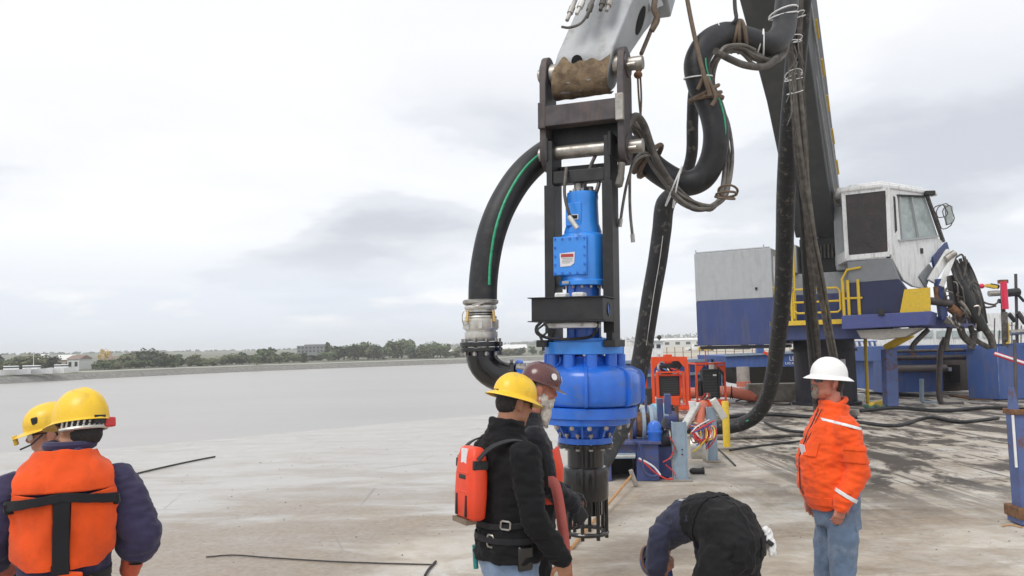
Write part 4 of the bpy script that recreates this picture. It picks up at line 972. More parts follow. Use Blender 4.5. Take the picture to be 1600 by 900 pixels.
for pts in (((1494, 402), (1503, 398), (1509, 412), (1506, 432)), ((1520, 450), (1534, 470), (1552, 476), (1560, 472)), ((1524, 468), (1540, 480), (1556, 478)), ((1530, 446), (1520, 440), (1512, 452))):
    MB().tube(pc([(x, y, 23.9) for x, y in pts], 6), .03, 6).build('hydraulic_hose', m_cabled, mn, world=True)
for k, pts in enumerate((((1484, 512), (1480, 530), (1478, 548)), ((1500, 510), (1506, 526), (1522, 540)), ((1516, 508), (1524, 530), (1545, 543)), ((1536, 510), (1548, 528), (1552, 544)), ((1450, 515), (1430, 535), (1424, 546)), ((1522, 516), (1520, 530), (1516, 545)))):
    MB().tube(pc([(x, y, 24.3) for x, y in pts], 5), .11 if k % 2 else .08, 8).build('leg_hose', m_cabled, mn, world=True)
# ================================================================== HOSES AND BUNDLES
def stripe(pts, r, k0, k1, side, nm, parent, m=None, wd=.016):
    """a coloured stripe that lies on a hose's skin"""
    q = [p + V(side(i / (len(pts) - 1))).normalized() * (r + .001) for i, p in enumerate(pts)][k0:k1]
    MB().tube(q, wd, 6).build(nm, m or m_green, parent, world=True)
h1 = pc([(754, 474, 7.05), (755, 440, 7.05), (760, 400, 7.05), (770, 358, 7.05), (788, 315, 7.1), (815, 274, 7.2), (848, 244, 7.35), (890, 222, 7.6), (940, 218, 7.75), (990, 235, 7.8), (1030, 268, 7.8), (1065, 286, 7.75), (1095, 279, 7.7),
         (1113, 250, 7.65), (1119, 210, 7.6), (1111, 170, 7.6), (1094, 132, 7.6), (1089, 98, 7.6), (1105, 68, 7.65), (1135, 54, 7.8), (1168, 62, 7.9), (1200, 70, 8.0), (1222, 52, 8.2), (1228, 18, 8.4), (1232, -30, 8.7), (1236, -90, 9.2), (1215, -200, 10)], 8)
t = tag(MB().tube(h1, [.128 if i < 90 else .125 for i in range(len(h1))], 22).build('discharge_hose', m_hose), 'thick black discharge hose with green stripe looping from the coupling behind the bracket', 'hose')
tow = lambda u: (-.12, -1, .12)
stripe(h1, .128, 6, 52, lambda u: (.05 + .55 * (1 - min(1, u * 5)), -1, .10), 'green_stripe', t, None, .013)
stripe(h1, .125, 106, 136, lambda u: (.6, -1, .3), 'green_stripe', t, None, .009)
stripe(h1, .125, 166, 186, lambda u: (-.3, -1, -.3), 'green_stripe', t, None, .010)
# hose dropping from the boom to the deck
h2 = pc([(1254, -60, 10.5), (1250, 10, 10.8), (1243, 100, 11.3), (1234, 200, 12), (1228, 300, 12.8), (1226, 380, 13.5), (1223, 460, 14.2), (1216, 530, 15), (1208, 585, 15.9), (1197, 625, 16.6), (1178, 652, 17.2), (1150, 665, 17.5), (1120, 668, 17.6), (1085, 668, 17.6), (1050, 664, 18.0)], 8)
for q in h2: q.z = max(q.z, .15)
t = tag(MB().tube(h2, .148, 20).build('deck_hose', m_hoses), 'long scuffed black hose dropping from the boom and curving onto the deck', 'hose')
stripe(h2, .148, 60, 84, lambda u: (-.5, -1, .1), 'green_stripe', t, None, .02)
# third hose between pump and red power units
h3 = pc([(1098, 96, 8.7), (1085, 140, 8.8), (1082, 190, 8.9), (1080, 245, 9.1), (1064, 290, 9.4), (1040, 318, 9.6), (1034, 360, 9.7), (1027, 410, 9.8), (1018, 460, 9.9), (1010, 510, 10), (1002, 560, 10.1), (990, 615, 10.1), (974, 660, 10.0), (955, 695, 9.8), (940, 720, 9.5), (915, 755, 9.2), (885, 778, 9.1), (850, 785, 9.1)], 8)
for q in h3: q.z = max(q.z, .12)
t = tag(MB().tube(h3, [.066 + .052 * min(1, max(0, (i - 28) / 12)) for i in range(len(h3))], 20).build('suction_hose', m_hoses), 'black hose slanting down between the blue pump and the orange power unit', 'hose')
stripe(h3, .122, 50, 78, lambda u: (-.15 + .5 * u, -1, .1), 'white_rope', t, m_tie, .0045)
# bundles of thinner lines tied along the hoses
rb = random.Random(11)
def bundle(nm, lab, path, n, spread, r, mats, ends=0, group=None, nn=7):
    t = thing(nm, lab, 'hose bundle', tuple(P(*path[-1])), group=group)
    for k in range(n):
        a = 2 * math.pi * k / n + rb.uniform(-.3, .3); s = spread * rb.uniform(.5, 1)
        q = []
        for i, (x, y, Y) in enumerate(path):
            p = P(x, y, Y); w_ = a + i * .35
            q.append(p + V((math.cos(w_) * s, math.sin(w_) * s * .6, math.sin(w_ * 1.3) * s * .7)) + V((rb.gauss(0, .008), 0, rb.gauss(0, .008))))
        MB().tube(curve(q, nn), r * rb.uniform(.8, 1.25), 8).build('line', mats[k % len(mats)], t, world=True)
    return t
b1 = bundle('hydraulic_bundle', 'bundle of grey hydraulic lines sagging under the looped hose beside the bracket', [(984, 190, 7.2), (996, 202, 7.25), (1010, 228, 7.3), (1026, 258, 7.35), (1044, 286, 7.4), (1066, 310, 7.4), (1092, 324, 7.4), (1116, 322, 7.5), (1132, 300, 7.6), (1137, 250, 7.7), (1132, 200, 7.8), (1120, 165, 7.85), (1110, 135, 7.85), (1114, 104, 7.8), (1130, 82, 7.75), (1154, 76, 7.75), (1180, 92, 7.85), (1204, 98, 8.0), (1224, 78, 8.2), (1228, 20, 8.3), (1232, -60, 8.8)], 7, .042, .016, [m_cable, m_cable, m_cabled])
MB().tube(pc([(972, 245, 6.9), (976, 212, 6.9), (984, 190, 6.95), (995, 182, 7.0), (1006, 196, 7.1), (1016, 225, 7.15), (1028, 256, 7.2), (1048, 286, 7.3)]), .036, 12).build('loop_hose', m_cabled, b1, world=True)
MB().tube(pc([(970, 268, 6.85), (973, 240, 6.85), (977, 215, 6.85)]), .032, 12).build('spiral_guard', m_cabled, b1, world=True)
for pts in (((1022, 243, 7.2), (1004, 244, 7.1), (990, 256, 7.0), (980, 285, 6.95), (974, 315, 6.95), (970, 342, 6.95)), ((1018, 240, 7.2), (1000, 240, 7.1), (986, 262, 7.0), (984, 300, 6.95), (985, 335, 6.95), (988, 366, 6.95))):
    MB().tube(pc(pts), .013, 8).build('loose_line', m_cable, b1, world=True); a, b = P(*pts[-1]), P(*pts[-2])
    MB().cyl(a, a + (a - b).normalized() * .07, .019, 8).build('line_end', m_steel, b1, world=True)
for pts in (((972, 255, 6.8), (970, 275, 6.78), (966, 292, 6.76)),):
    MB().tube(pc(pts), [.03] * 9 + [.035] * 7 + [.02], 10).build('brass_fitting_hose', m_cable, b1, world=True)
for pts in (((1118, 80, 7.35), (1140, 92, 7.5), (1165, 102, 7.6), (1195, 104, 7.8), (1215, 90, 7.9)), ((1124, 82, 7.3), (1135, 72, 7.5), (1160, 70, 7.7), (1180, 78, 7.8))):
    MB().tube(pc(pts), .035 if pts[0][0] == 1118 else .016, 10).build('sagging_line', m_cabled if pts[0][0] == 1118 else m_cable, b1, world=True)
def wrap(px, py, Y, ax, r, m, parent, nm='tie', n=2, wd=.008):
    ax = V(ax).normalized(); u = ax.orthogonal().normalized(); w_ = ax.cross(u)
    c = P(px, py, Y)
    for k in range(n):
        MB().tube([c + ax * (k * .035 - .02) + (u * math.cos(a) + w_ * math.sin(a)) * r + ax * .04 * math.cos(a + k) for a in [i * .3927 for i in range(16)]], wd, 6, close=True).build(nm, m, parent, world=True)
for (px, py, Y, ax, r, m, wd, n) in ((1091, 118, 7.6, (.15, 0, 1), .134, m_tie, .008, 1), (1127, 57, 7.75, (1, 0, .3), .134, m_tie, .008, 1), (1190, 70, 7.97, (1, 0, -.1), .15, m_tie, .008, 2), (1224, 22, 8.35, (0, 0, 1), .15, m_tie, .009, 2), (1101, 148, 7.62, (.3, 0, -1), .150, m_strap, .02, 3),
                                    (1152, 57, 7.85, (1, 0, -.1), .155, m_strap, .02, 3), (1014, 250, 7.65, (.7, 0, -.6), .185, m_strap, .022, 2), (1056, 292, 7.55, (1, 0, -.3), .20, m_tie, .008, 2), (1134, 306, 7.4, (.5, 0, 1), .085, m_strap, .012, 3)):
    wrap(px, py, Y, ax, r, m, b1, 'tie', n, wd)
bundle('boom_line_bundle', 'dark dusty bundle of lines hanging from the boom down to the machinery deck', [(1240, -40, 10.2), (1241, 30, 10.4), (1240, 80, 10.5), (1246, 160, 10.8), (1251, 240, 11.2), (1258, 320, 11.8), (1262, 400, 12.4), (1267, 470, 13), (1272, 535, 13.6), (1278, 600, 14.2), (1284, 650, 14.6)], 6, .085, .042, [m_cabled, m_hose, m_cabled])
bundle('boom_line_bundle', 'paler pair of dusty lines slanting from the boom bundle towards the white-hatted man', [(1242, 110, 10.2), (1250, 200, 10.4), (1259, 290, 10.8), (1270, 370, 11.2), (1283, 450, 11.7), (1295, 520, 12.2), (1306, 580, 12.6), (1312, 640, 13)], 3, .05, .032, [m_cable, m_cabled, m_cable])
b2 = thing('hose_lashing', 'knot of white ties and rope ends lashing the bundle high on the boom', 'lashing', tuple(P(1242, 120, 10.2)))
for (px, py, r, n) in ((1241, 28, .14, 2), (1238, 62, .12, 2), (1240, 122, .11, 3), (1242, 142, .10, 1)):
    wrap(px, py, 10.3, (rb.uniform(-.3, .3), 0, 1), r, m_tie, b2, 'tie', n, .006)
for k in range(9):
    a = (1236 + rb.uniform(-6, 12), 60 + k * 12); MB().tube(pc([(a[0], a[1], 10.15), (a[0] + rb.uniform(-6, 6), a[1] + 18, 10.12), (a[0] + rb.uniform(-12, 10), a[1] + 40, 10.15)], 4), .006, 5).build('rope_end', m_cable, b2, world=True)
# slings that carry the hose
def sling(lab, pts, r, m=m_strap, nm='lifting_sling'):
    return tag(MB().tube(pc(pts, 6), r, 8).build(nm, m), lab, 'sling')
sling('brown webbing sling running up from the looped hose past the arm', [(1110, 150, 7.4), (1098, 110, 7.4), (1086, 60, 7.5), (1074, 0, 7.6), (1060, -90, 7.8)], .022)
sling('short brown sling crossing the looped hose below its top', [(1090, 140, 7.45), (1102, 120, 7.42), (1118, 150, 7.4), (1112, 165, 7.4)], .018)
sling('black strap holding the top of the looped hose from above', [(1138, 40, 7.75), (1150, 30, 7.7), (1148, 5, 7.75), (1146, -80, 7.9)], .020, m_rope)
t = thing('chain_sling', 'rusty shackle and doubled wire sling hanging beside the arm over the hoses', 'sling', tuple(P(1000, 180, 7.1)))
for pts, r in ((((1028, 20, 7.5), (1014, 55, 7.4), (1002, 84, 7.2)), .02), (((996, 112, 7.1), (998, 150, 7.1), (1001, 182, 7.1)), .009), (((1000, 112, 7.1), (1002, 150, 7.1), (1001, 182, 7.1)), .009)):
    MB().tube(pc(pts), r, 8).build('wire', m_strap, t, world=True)
MB().tube([P(998 + 5 * math.cos(a), 102 + 9 * math.sin(a), 7.1) for a in [i * .52 for i in range(12)]], .014, 8, close=True).build('shackle', m_rust, t, world=True)
MB().ell(P(997, 117, 7.1), (.04, .04, .035)).build('knot', m_rust, t, world=True); MB().cyl(P(991, 102, 7.1), P(1005, 101, 7.1), .02, 8).build('shackle_pin', m_steel, t, world=True)
MB().tube(pc([(1024, -5, 7.2), (1022, 14, 7.15), (1027, 30, 7.15), (1018, 48, 7.15)]), .028, 8).build('strap_end', m_strap, t, world=True)

# ================================================================== DECK MACHINERY
def power_unit(px, base_px, Y, wpx, hpx, label, big):
    q = G(px, base_px); Y = q.y; s = Y / FPX; Wd, H = wpx * s, hpx * s
    t = thing('power_unit', label, 'power unit', (q.x, q.y, .004), (0, 0, rad(4)), 'orange hydraulic power units')
    D = Wd * .9; fr = .085 if big else .06
    mb = MB(); mb.box((0, 0, .07), (Wd * 1.04, D, .14)); mb.box((0, -D * .5 - .06, .05), (Wd * 1.1, .12, .1)); mb.build('skid', m_ored, t, bevel=.01)
    for x in (-Wd / 2 + fr / 2, Wd / 2 - fr / 2):
        for y in (-D / 2 + fr / 2, D / 2 - fr / 2): MB().box((x, y, .14 + (H - .14) / 2), (fr, fr, H - .14)).build('post', m_ored, t, bevel=.008)
        MB().box((x, 0, H - fr / 2), (fr * .96, D - 2 * fr, fr)).build('top_rail', m_ored, t)
    for y in (-D / 2 + fr / 2, D / 2 - fr / 2): MB().box((0, y, H - fr * .7), (Wd - 2 * fr, fr * .9, fr * (1.6 if big else .9))).build('top_beam', m_ored, t)
    for s_ in (-1, 1):
        c = MB(); x = s_ * (Wd / 2 - fr); c.prism([(x, -D / 2 - .01, H - .1), (x - s_ * .22, -D / 2 - .01, H - .1), (x, -D / 2 - .01, H - .36)], (0, .03, 0)); c.build('corner_gusset', m_ored, t, smooth=False)
    rw, r0, r1 = (Wd * .56, H * .26, H * .64) if big else (Wd * .46, H * .20, H * .80)
    rx = 0 if big else .02
    MB().box((rx, -D * .28, (r0 + r1) / 2), (rw, .20, r1 - r0)).build('radiator', m_rad, t, bevel=.015)
    mb = MB(); 
    for (x, z, w_, h_) in ((rx, r1 + .03, rw + .1, .06), (rx, r0 - .03, rw + .1, .06), (rx - rw / 2 - .03, (r0 + r1) / 2, .05, r1 - r0), (rx + rw / 2 + .03, (r0 + r1) / 2, .05, r1 - r0)): mb.box((x, -D * .28 - .03, z), (w_, .24, h_))
    mb.build('radiator_frame', m_ored if big else m_rad, t)
    for k in range(9): MB().box((rx, -D * .28 - .106, r0 + (r1 - r0) * (k + .5) / 9), (rw * .94, .012, .012)).build('grille_bar', m_dgrey, t)
    mb = MB(); mb.box((0, .12, H * .42), (Wd * .5, D * .5, H * .38)); mb.cyl((-.1, .0, H * .7), (.2, .1, H * .72), .12, 14); mb.cyl((.05, -.1, H * .62), (.3, -.1, H * .62), .09, 12); mb.build('engine_block', m_rad, t, bevel=.02)
    if big:
        MB().box((-.0, -D * .5 - .02, H * .17), (Wd * .44, .12, H * .17)).build('control_box', m_ored, t, bevel=.015)
        mb = MB(); mb.tube(curve([(-.30, -.1, H * .66), (-.27, -.12, H * .75), (-.24, -.12, H * .8), (-.24, -.12, H * 1.06)], 6), .055, 12); mb.build('exhaust', m_alu, t)
        mb = MB(); mb.cyl((.30, -.28, H * .85), (.30, .15, H * .85), .17, 20); mb.build('air_filter', m_rad, t, bevel=.02)
        MB().box((-.02, -.20, H * .80), (.46, .26, .16)).build('manifold', m_rad, t, bevel=.02)
        MB().box((.06, -.1, H * .96), (.24, .24, .30)).build('lifting_head', m_ored, t, bevel=.02)
        MB().box((-Wd * .62, -.25, H * .26), (.34, .4, .52)).build('battery_box', m_rad, t, bevel=.03)
        for k, (m) in enumerate((m_bluew, m_redw, m_cabled, m_bluew, m_alu, m_redw, m_cabled)):
            x = -.38 + .11 * k; MB().tube(curve([(x, -.42, H * .70), (x + rk.uniform(-.1, .1), -.5, H * .75), (x + rk.uniform(-.15, .15), -.42, H * .78)], 5), .025, 6).build('engine_line', m, t)
        mb = MB(); mb.box((-Wd * .36, -D / 2 - .02, H * .42), (.07, .07, H * .6)); mb.box((Wd * .36, -D / 2 - .02, H * .42), (.07, .07, H * .6)); mb.build('inner_post', m_ored, t)
        mb = MB(); mb.box((0, -D / 2 - .02, H * .715), (Wd * .7, .07, .05)); mb.build('inner_beam', m_ored, t)
    else:
        mb = MB(); mb.cyl((.18, -.1, H * .8), (.18, -.1, H * 1.0), .12, 16); mb.build('exhaust_box', m_alu, t); MB().cyl((.18, -.1, H * 1.0), (.18, -.1, H * 1.07), .05, 10).build('exhaust_cap', m_rad, t)
        MB().cyl((.02, .1, H * .9), (.02, .1, H * 1.28), .018, 6).build('aerial', m_ored, t)
        MB().box((0, -D * .42, H * .10), (Wd * .8, .2, .12)).build('tank', m_ored, t, bevel=.02)
        MB().box((-Wd * .36, -.2, H * .40), (.14, .3, .5)).build('valve_block', m_rad, t, bevel=.02)
        MB().box((.16, -D * .28 - .108, r1 - .14), (.12, .01, .06)).build('badge', m_label, t)
        for k in range(5): MB().tube(curve([(-.4 + .05 * k, -.5, .22), (-.3 + .06 * k, -.55, .34), (-.2 + .03 * k, -.4, .42)], 5), .022, 6).build('engine_line', (m_redw, m_cabled, m_alu)[k % 3], t)
        MB().tube([(Wd * .36, -.46 + .02 * math.sin(k), H * .26 + .05 * k) for k in range(14)], .014, 5).build('chain', m_alu, t)
    return t
power_unit(1042, 639, 24.0, 56, 80, 'large orange power unit with a square black radiator and white exhaust', True)
power_unit(1106, 633, 25.5, 47, 66, 'smaller orange power unit with a tall black radiator and thin aerial', False)
hr = pc([(1062, 616, 29.2), (1085, 614, 29.1), (1105, 613, 29), (1130, 612, 28.8), (1150, 614, 28.5), (1168, 618, 28.2), (1182, 623, 27.9)], 7)
for q in hr: q.z = max(.13, q.z)
t = tag(MB().tube(hr, [.20] * (len(hr) - 7) + [.19, .18, .165, .15, .13, .115, .10], 16).build('orange_hose', m_orhose), 'fat orange hose lying behind the power units, its end flattened', 'hose')
wrap(1143, 613, 28.6, (1, -.1, 0), .215, m_rad, t, 'band', 2, .02)

# winch on the deck
wq = G(1000, 752); wn = thing('deck_winch', 'blue rusty deck winch with drum and motor behind the strainer', 'winch', (wq.x, wq.y, .004), (0, 0, rad(-4)))
wy = wq.y; ws = wy / FPX
def WP(px, py, dy=0.0): return P(px, py, wy + dy)
def wl(px): return (px - 1000) * ws
def wzz(py): return max(.0, WP(1000, py).z)
def wbox(px0, px1, py0, py1, y0, y1, nm, m, bevel=.006):
    return MB().box(((wl(px0) + wl(px1)) / 2, (y0 + y1) / 2, (wzz(py0) + wzz(py1)) / 2), (abs(wl(px1) - wl(px0)), y1 - y0, abs(wzz(py0) - wzz(py1)))).build(nm, m, wn, bevel=bevel)
wbox(944, 957, 695, 755, 0, .9, 'base_side', m_wblue); wbox(996, 1030, 695, 756, 0, .9, 'base_side', m_wblue); wbox(957.2, 995.8, 694, 714, .01, .9, 'base_top', m_wblue)
wbox(940, 1034, 690, 694.5, -.06, .95, 'deck_plate', m_wblue); wbox(957.5, 995.5, 715, 752, .7, .75, 'back_plate', m_ndark)
wbox(962, 994, 708, 716, -.05, .02, 'pipe_rest', m_pale)
mb = MB(); mb.cyl((wl(958), -.02, wzz(712)), (wl(994), -.02, wzz(712)), .035, 12); mb.build('guide_pipe', m_alu, wn)
wbox(1030.5, 1052, 700, 750, .2, .8, 'gear_case', m_wblue)
for x in (994, 1009, 1021):   # drum cheeks
    mb = MB(); a = V((wl(x), .45, wzz(668))); mb.cyl(a, a + V((.055, 0, 0)), .27 if x != 994 else .22, 28); mb.build('drum_cheek', m_pale if x != 994 else m_wblue, wn, bevel=.006)
mb = MB(); mb.cyl((wl(995.5), .45, wzz(668)), (wl(1020), .45, wzz(668)), .17, 24); mb.build('drum', m_rust, wn)
for k in range(9): 
    mb = MB(); mb.tube([(wl(999) + .02 + .016 * k, .45 + .185 * math.cos(a), wzz(668) + .185 * math.sin(a)) for a in [i * .3927 for i in range(16)]], .011, 6, close=True); mb.build('wire_turn', m_rust, wn)
for k in range(7): wbox(956 + 5.5 * k, 959.5 + 5.5 * k, 655, 690, .3 + .05 * (k % 3), .36 + .05 * (k % 3), 'guard_bar', (m_rust, m_wblue, m_rust)[k % 3])
wbox(950, 996, 652, 657, .25, .5, 'guard_beam', m_rust)
mb = MB(); mb.lathe([(.10, wzz(690)), (.105, wzz(680)), (.12, wzz(678)), (.12, wzz(675)), (.105, wzz(674)), (.105, wzz(667)), (.075, wzz(661)), (.02, wzz(659))], 20, Matrix.Translation((wl(1026), .1, 0))); mb.build('motor', m_pump, wn)
mb = MB(); mb.cyl((wl(1034), .25, wzz(690)), (wl(1050), .25, wzz(688)), .13, 16); mb.cyl((wl(1036), .1, wzz(672)), (wl(1046), .3, wzz(660)), .05, 10); mb.build('gear_motor', m_ndark, wn)
wbox(1040, 1050, 630, 690, .9, 1.0, 'upright', m_wblue); wbox(1052, 1062, 622, 655, .8, .95, 'upright', m_wblue); wbox(1020, 1024, 625, 660, .9, .98, 'upright', m_wblue)
for pts, m, r in ((((990, 690), (998, 694), (1003, 712), (1006, 735), (1018, 744), (1028, 742)), m_navy, .018), (((998, 716), (1010, 722), (1022, 730), (1032, 742)), m_tie, .014), (((998, 718), (1010, 726), (1022, 737), (1040, 748), (1052, 748)), m_redw, .012), (((1046, 682), (1053, 694), (1052, 706), (1046, 716), (1036, 722)), m_redw, .009), (((1050, 690), (1056, 705), (1046, 718)), m_cable, .012), (((1040, 726), (1046, 731), (1052, 737), (1056, 744)), m_redw, .008)):
    MB().tube(curve([WP(x, y, -.1) for x, y in pts], 6), r, 8).build('winch_line', m, wn, world=True)
# second winch machinery further back
t = thing('winch_machinery', 'cluster of blue drums and brackets behind the winch motor', 'machinery', tuple(G(1030, 672)))
for (px, py, r, w_, m) in ((1012, 652, .20, .3, m_pale), (1020, 645, .16, .25, A('cyan_paint', (.25, .5, .62), .5)), (1004, 660, .17, .2, m_rust), (1032, 656, .15, .25, m_wblue)):
    a = P(px, py, 14.2); MB().cyl(a, a + V((w_, .1, 0)), r, 18).build('drum', m, t, world=True, bevel=.01)
for k in range(10):
    x = 985 + k * 8; y0 = 636 + rk.uniform(-4, 6); a = P(x, y0, 14.5 + rk.uniform(-.4, .4)); b = V((a.x, a.y, .02)); MB().bar(a, b, .05, .06).build('bracket', (m_rust, m_wblue, m_ndark)[k % 3], t, world=True)
MB().bar(P(975, 645, 14.8), P(1056, 640, 14.8), .06, .08).build('cross_bar', m_ndark, t, world=True)
# grey blue steel posts, bollard
def post(px0, px1, py0, base, label, m, nm='steel_post', head=False, dpt=.18):
    q = G((px0 + px1) / 2, base); wd = (px1 - px0) * q.y / FPX; h = P((px0 + px1) / 2, py0, q.y).z
    t = thing(nm, label, 'post', (q.x, q.y, .004), (0, 0, rad(-8)))
    for s_ in (-1, 1): MB().box((s_ * (wd / 2 - .012), dpt / 2, h / 2), (.022, dpt, h)).build('flange', m, t, bevel=.003)
    MB().box((0, .02, h / 2), (wd - .05, .03, h)).build('web', m, t)
    MB().box((0, dpt / 2, .01), (wd * 1.5, dpt * 1.6, .02)).build('base_plate', m_conc, t)
    return t, q, h
t, q, h = post(1053, 1076, 660, 752, 'pale blue rust-streaked steel post at the end of the winch', m_pale)
for k in range(4): MB().cyl((.03, .0, h * .45 + .07 * (k % 2)), (.03, -.006, h * .45 + .07 * (k % 2)), .012, 8).build('bolt_hole', m_rad, t)
t, q, h = post(1107, 1122, 637, 722, 'slim pale blue post with a tilted grey box on top, beside the yellow bollard', m_pale)
MB().box((.12, -.02, h - .02), (.12, .12, .38), (0, -.5, 0)).build('tilted_box', m_alu, t, bevel=.01)
q = G(1136, 700); hb = P(1136, 627, q.y).z
bo = thing('yellow_bollard', 'tall yellow pipe bollard standing where the black hose meets the deck', 'bollard', (q.x, q.y, .004))
mb = MB(); mb.lathe([(.068, 0), (.068, hb - .01), (.062, hb)], 20); mb.build('pipe', m_yel, bo)
MB().box((0, 0, .01), (.4, .4, .02)).build('base_plate', m_conc, bo)
# junction post with wires
jb = thing('cable_cluster', 'tangle of red, blue, yellow and white cables hanging between the two pale posts', 'cables', tuple(G(1095, 712)))
for k in range(48):
    m = (m_redw, m_tie, m_bluew, m_redw, m_yelw, m_cable, m_orhose)[k % 7]; x = 1082 + rk.uniform(0, 18); dx = rk.uniform(6, 18); lo_ = rk.uniform(684, 706)
    pts = [(1082 + rk.uniform(-4, 6), 668 + rk.uniform(-8, 14), 13.4), (x + dx, 664 + rk.uniform(0, 10), 13.3), (x + dx + 3, 684, 13.2 + rk.uniform(-.15, .15)), (x + rk.uniform(-2, 8), lo_, 13.2), (1080 + rk.uniform(-2, 8), lo_ - rk.uniform(4, 14), 13.3)]
    MB().tube(pc(pts, 5), rk.uniform(.006, .012), 6).build('cable', m, jb, world=True)
mb = MB(); a = P(1080, 698, 13.4); mb.cyl(a, a + V((.18, -.05, 0)), .2, 20); mb.cyl(a + V((.18, -.05, 0)), a + V((.24, -.07, 0)), .23, 20); mb.build('cable_reel', m_alu, jb, world=True)
MB().bar(P(1066, 672, 13.2), P(1090, 632, 14.2), .12, .10).build('conduit', m_alu, jb, world=True, bevel=.02)
MB().tube(pc([(1090, 676, 13.6), (1093, 655, 13.9), (1096, 640, 14.2), (1099, 632, 14.4)]), .085, 12).build('orange_sleeve', m_orhose, jb, world=True)
a = P(1082, 645, 14.1); MB().lathe([(.045, 0), (.065, .2)], 16, Matrix.Translation(a)).build('white_cup', m_label, jb, world=True)
for (x, y, r, c) in ((1108, 661, .014, m_redw), (1100, 660, .012, m_tie), (1104, 666, .012, m_bluew)): MB().tube(pc([(1080, 676, 13.1), (x - 10, y + 6, 13.1), (x + 8, y - 4, 13.2)]), r, 6).build('cable', c, jb, world=True)
# loose things on the deck
def lying(name, lab, cat, pts, r, m, seg=8, zadd=0.0):
    g = []
    for (x, y) in pts: q = G(x, y); q.z = r + .004; g.append(q)
    return tag(MB().tube(curve(g, 6), r, seg).build(name, m), lab, cat)
lying('steel_rod', 'short dark rod lying on the deck below the slim post', 'rod', [(1122, 703), (1134, 714), (1149, 729)], .014, m_rad)
for k, (pts, lab) in enumerate((([(1130, 655), (1200, 650), (1262, 654), (1340, 655)], 'black hose on the deck farthest back behind the white-hatted man'), ([(1120, 688), (1180, 686), (1262, 682), (1330, 682)], 'long thin hose on the deck crossing behind the yellow bollard'),
                                ([(1195, 662), (1220, 672), (1262, 678), (1300, 674)], 'thin bent hose on the deck nearest the black vertical hose'), ([(1340, 662), (1400, 668), (1450, 655), (1500, 662), (1560, 656)], 'wavy black hose on the greasy right part of the deck'),
                                ([(1345, 645), (1400, 640), (1470, 645), (1540, 640), (1600, 643)], 'long hose at the foot of the blue steel blocks'), ([(1140, 705), (1160, 702), (1190, 698), (1260, 690)], 'slim cable on the deck starting at the bollard foot'))):
    lying('deck_cable', lab, 'hose', pts, (.05, .03, .03, .04, .05, .02)[k], m_hose if k != 1 else m_cabled)
lying('dark_rope', 'taut dark rope lying on the pale deck behind the man in the orange vest', 'rope', [(200, 745), (250, 733), (300, 722), (336, 715)], .016, m_rope)
lying('dark_rope', 'short piece of dark rope beside the orange vest shoulder', 'rope', [(150, 747), (190, 741), (203, 739)], .02, m_rope)
lying('thin_cord', 'long thin cord lying across the near deck towards the black-shirted man', 'cord', [(322, 872), (366, 869), (420, 873), (520, 879), (600, 882), (676, 884)], .007, m_rope)
lying('thin_cord', 'bent black strap end at the right end of the thin cord', 'strap', [(664, 902), (670, 892), (681, 880)], .012, m_rope)
rr_ = [G(1146, 622), G(1160, 628), G(1185, 630), G(1172, 622), G(1190, 618)]
mb = MB(); mb.ell(G(1084, 741) + V((0, 0, .05)), (.07, .05, .05)); a = G(1092, 741) + V((0, 0, .05)); mb.cyl(a - V((.05, 0, 0)), a + V((.06, 0, 0)), .045, 12); mb.cyl(a + V((.06, 0, 0)), a + V((.08, 0, 0)), .06, 12)
tag(mb.build('hose_plug', m_rad), 'small black coupling plug lying on the deck beside the rusty post', 'plug')
t = thing('deck_mallet', 'long wooden-handled hammer leaning against the winch opening', 'hammer', tuple(G(900, 850)))
a, b = G(893, 856, .02), P(986, 744, 11.7); MB().cyl(a, b, .018, 10).build('handle', m_wood, t, world=True)
MB().box(b + V((.03, 0, -.02)), (.06, .07, .24), (0, -.3, 0)).build('head', m_steel, t, world=True, bevel=.012)
# low concrete block and scrap near the pedestal
mb = MB(); q = G(1218, 627); mb.box((q.x, q.y, .32), (2.2, .5, .62), (0, 0, -.1)); tag(mb.build('concrete_block', m_conc, bevel=.03), 'long low concrete block lying in front of the barge beside the pedestal', 'block')
for k in range(4):
    a = G(1150 + 14 * k, 628 + (k % 2) * 6); tag(MB().tube(curve([a + V((0, 0, .03)), a + V((.3, .2, .06)), a + V((.7, -.1, .03)), a + V((1.0, .3, .03))], 5), .028, 6).build('scrap_cable', m_cabled if k % 2 else m_rope), ('frayed cable end by the orange hose tip', 'looped cable scrap in front of the orange hose', 'cable scrap lying before the concrete block', 'dark rope end touching the concrete block')[k], 'cable')

# ================================================================== BARGES AND STEELWORK BEHIND
b = thing('blue_barge', 'long blue barge hull with pale rubbing rails behind the power units', 'barge', (6, 42, WATER_Z))
MB().prism([P(940, 568, 41), P(1136, 563, 44), P(1134, 606, 44), P(940, 618, 41)], (1.0, 8, 0)).build('hull', m_bblue, b, world=True, smooth=False)
MB().bar(P(940, 567, 40.9), P(1136, 562.5, 43.9), .25, .14).build('top_rail', m_pale, b, world=True); MB().bar(P(940, 589, 40.9), P(1136, 582, 43.9), .2, .14).build('rub_rail', m_pale, b, world=True)
MB().prism([P(985, 590, 40.5), P(1000, 590, 40.5), P(1000, 622, 40.5), P(985, 622, 40.5)], (0, .4, 0)).build('tyre_fender', m_rad, b, world=True)
MB().prism([P(1054, 590, 40.6), P(1066, 590, 40.6), P(1066, 614, 40.6), P(1054, 614, 40.6)], (0, .3, 0)).build('hull_step', m_bblue, b, world=True)
b = thing('lettered_barge', 'raked barge bow with white lettering and a dark underside beside the pedestal', 'barge', (12.5, 40, WATER_Z))
Yb = 39.5
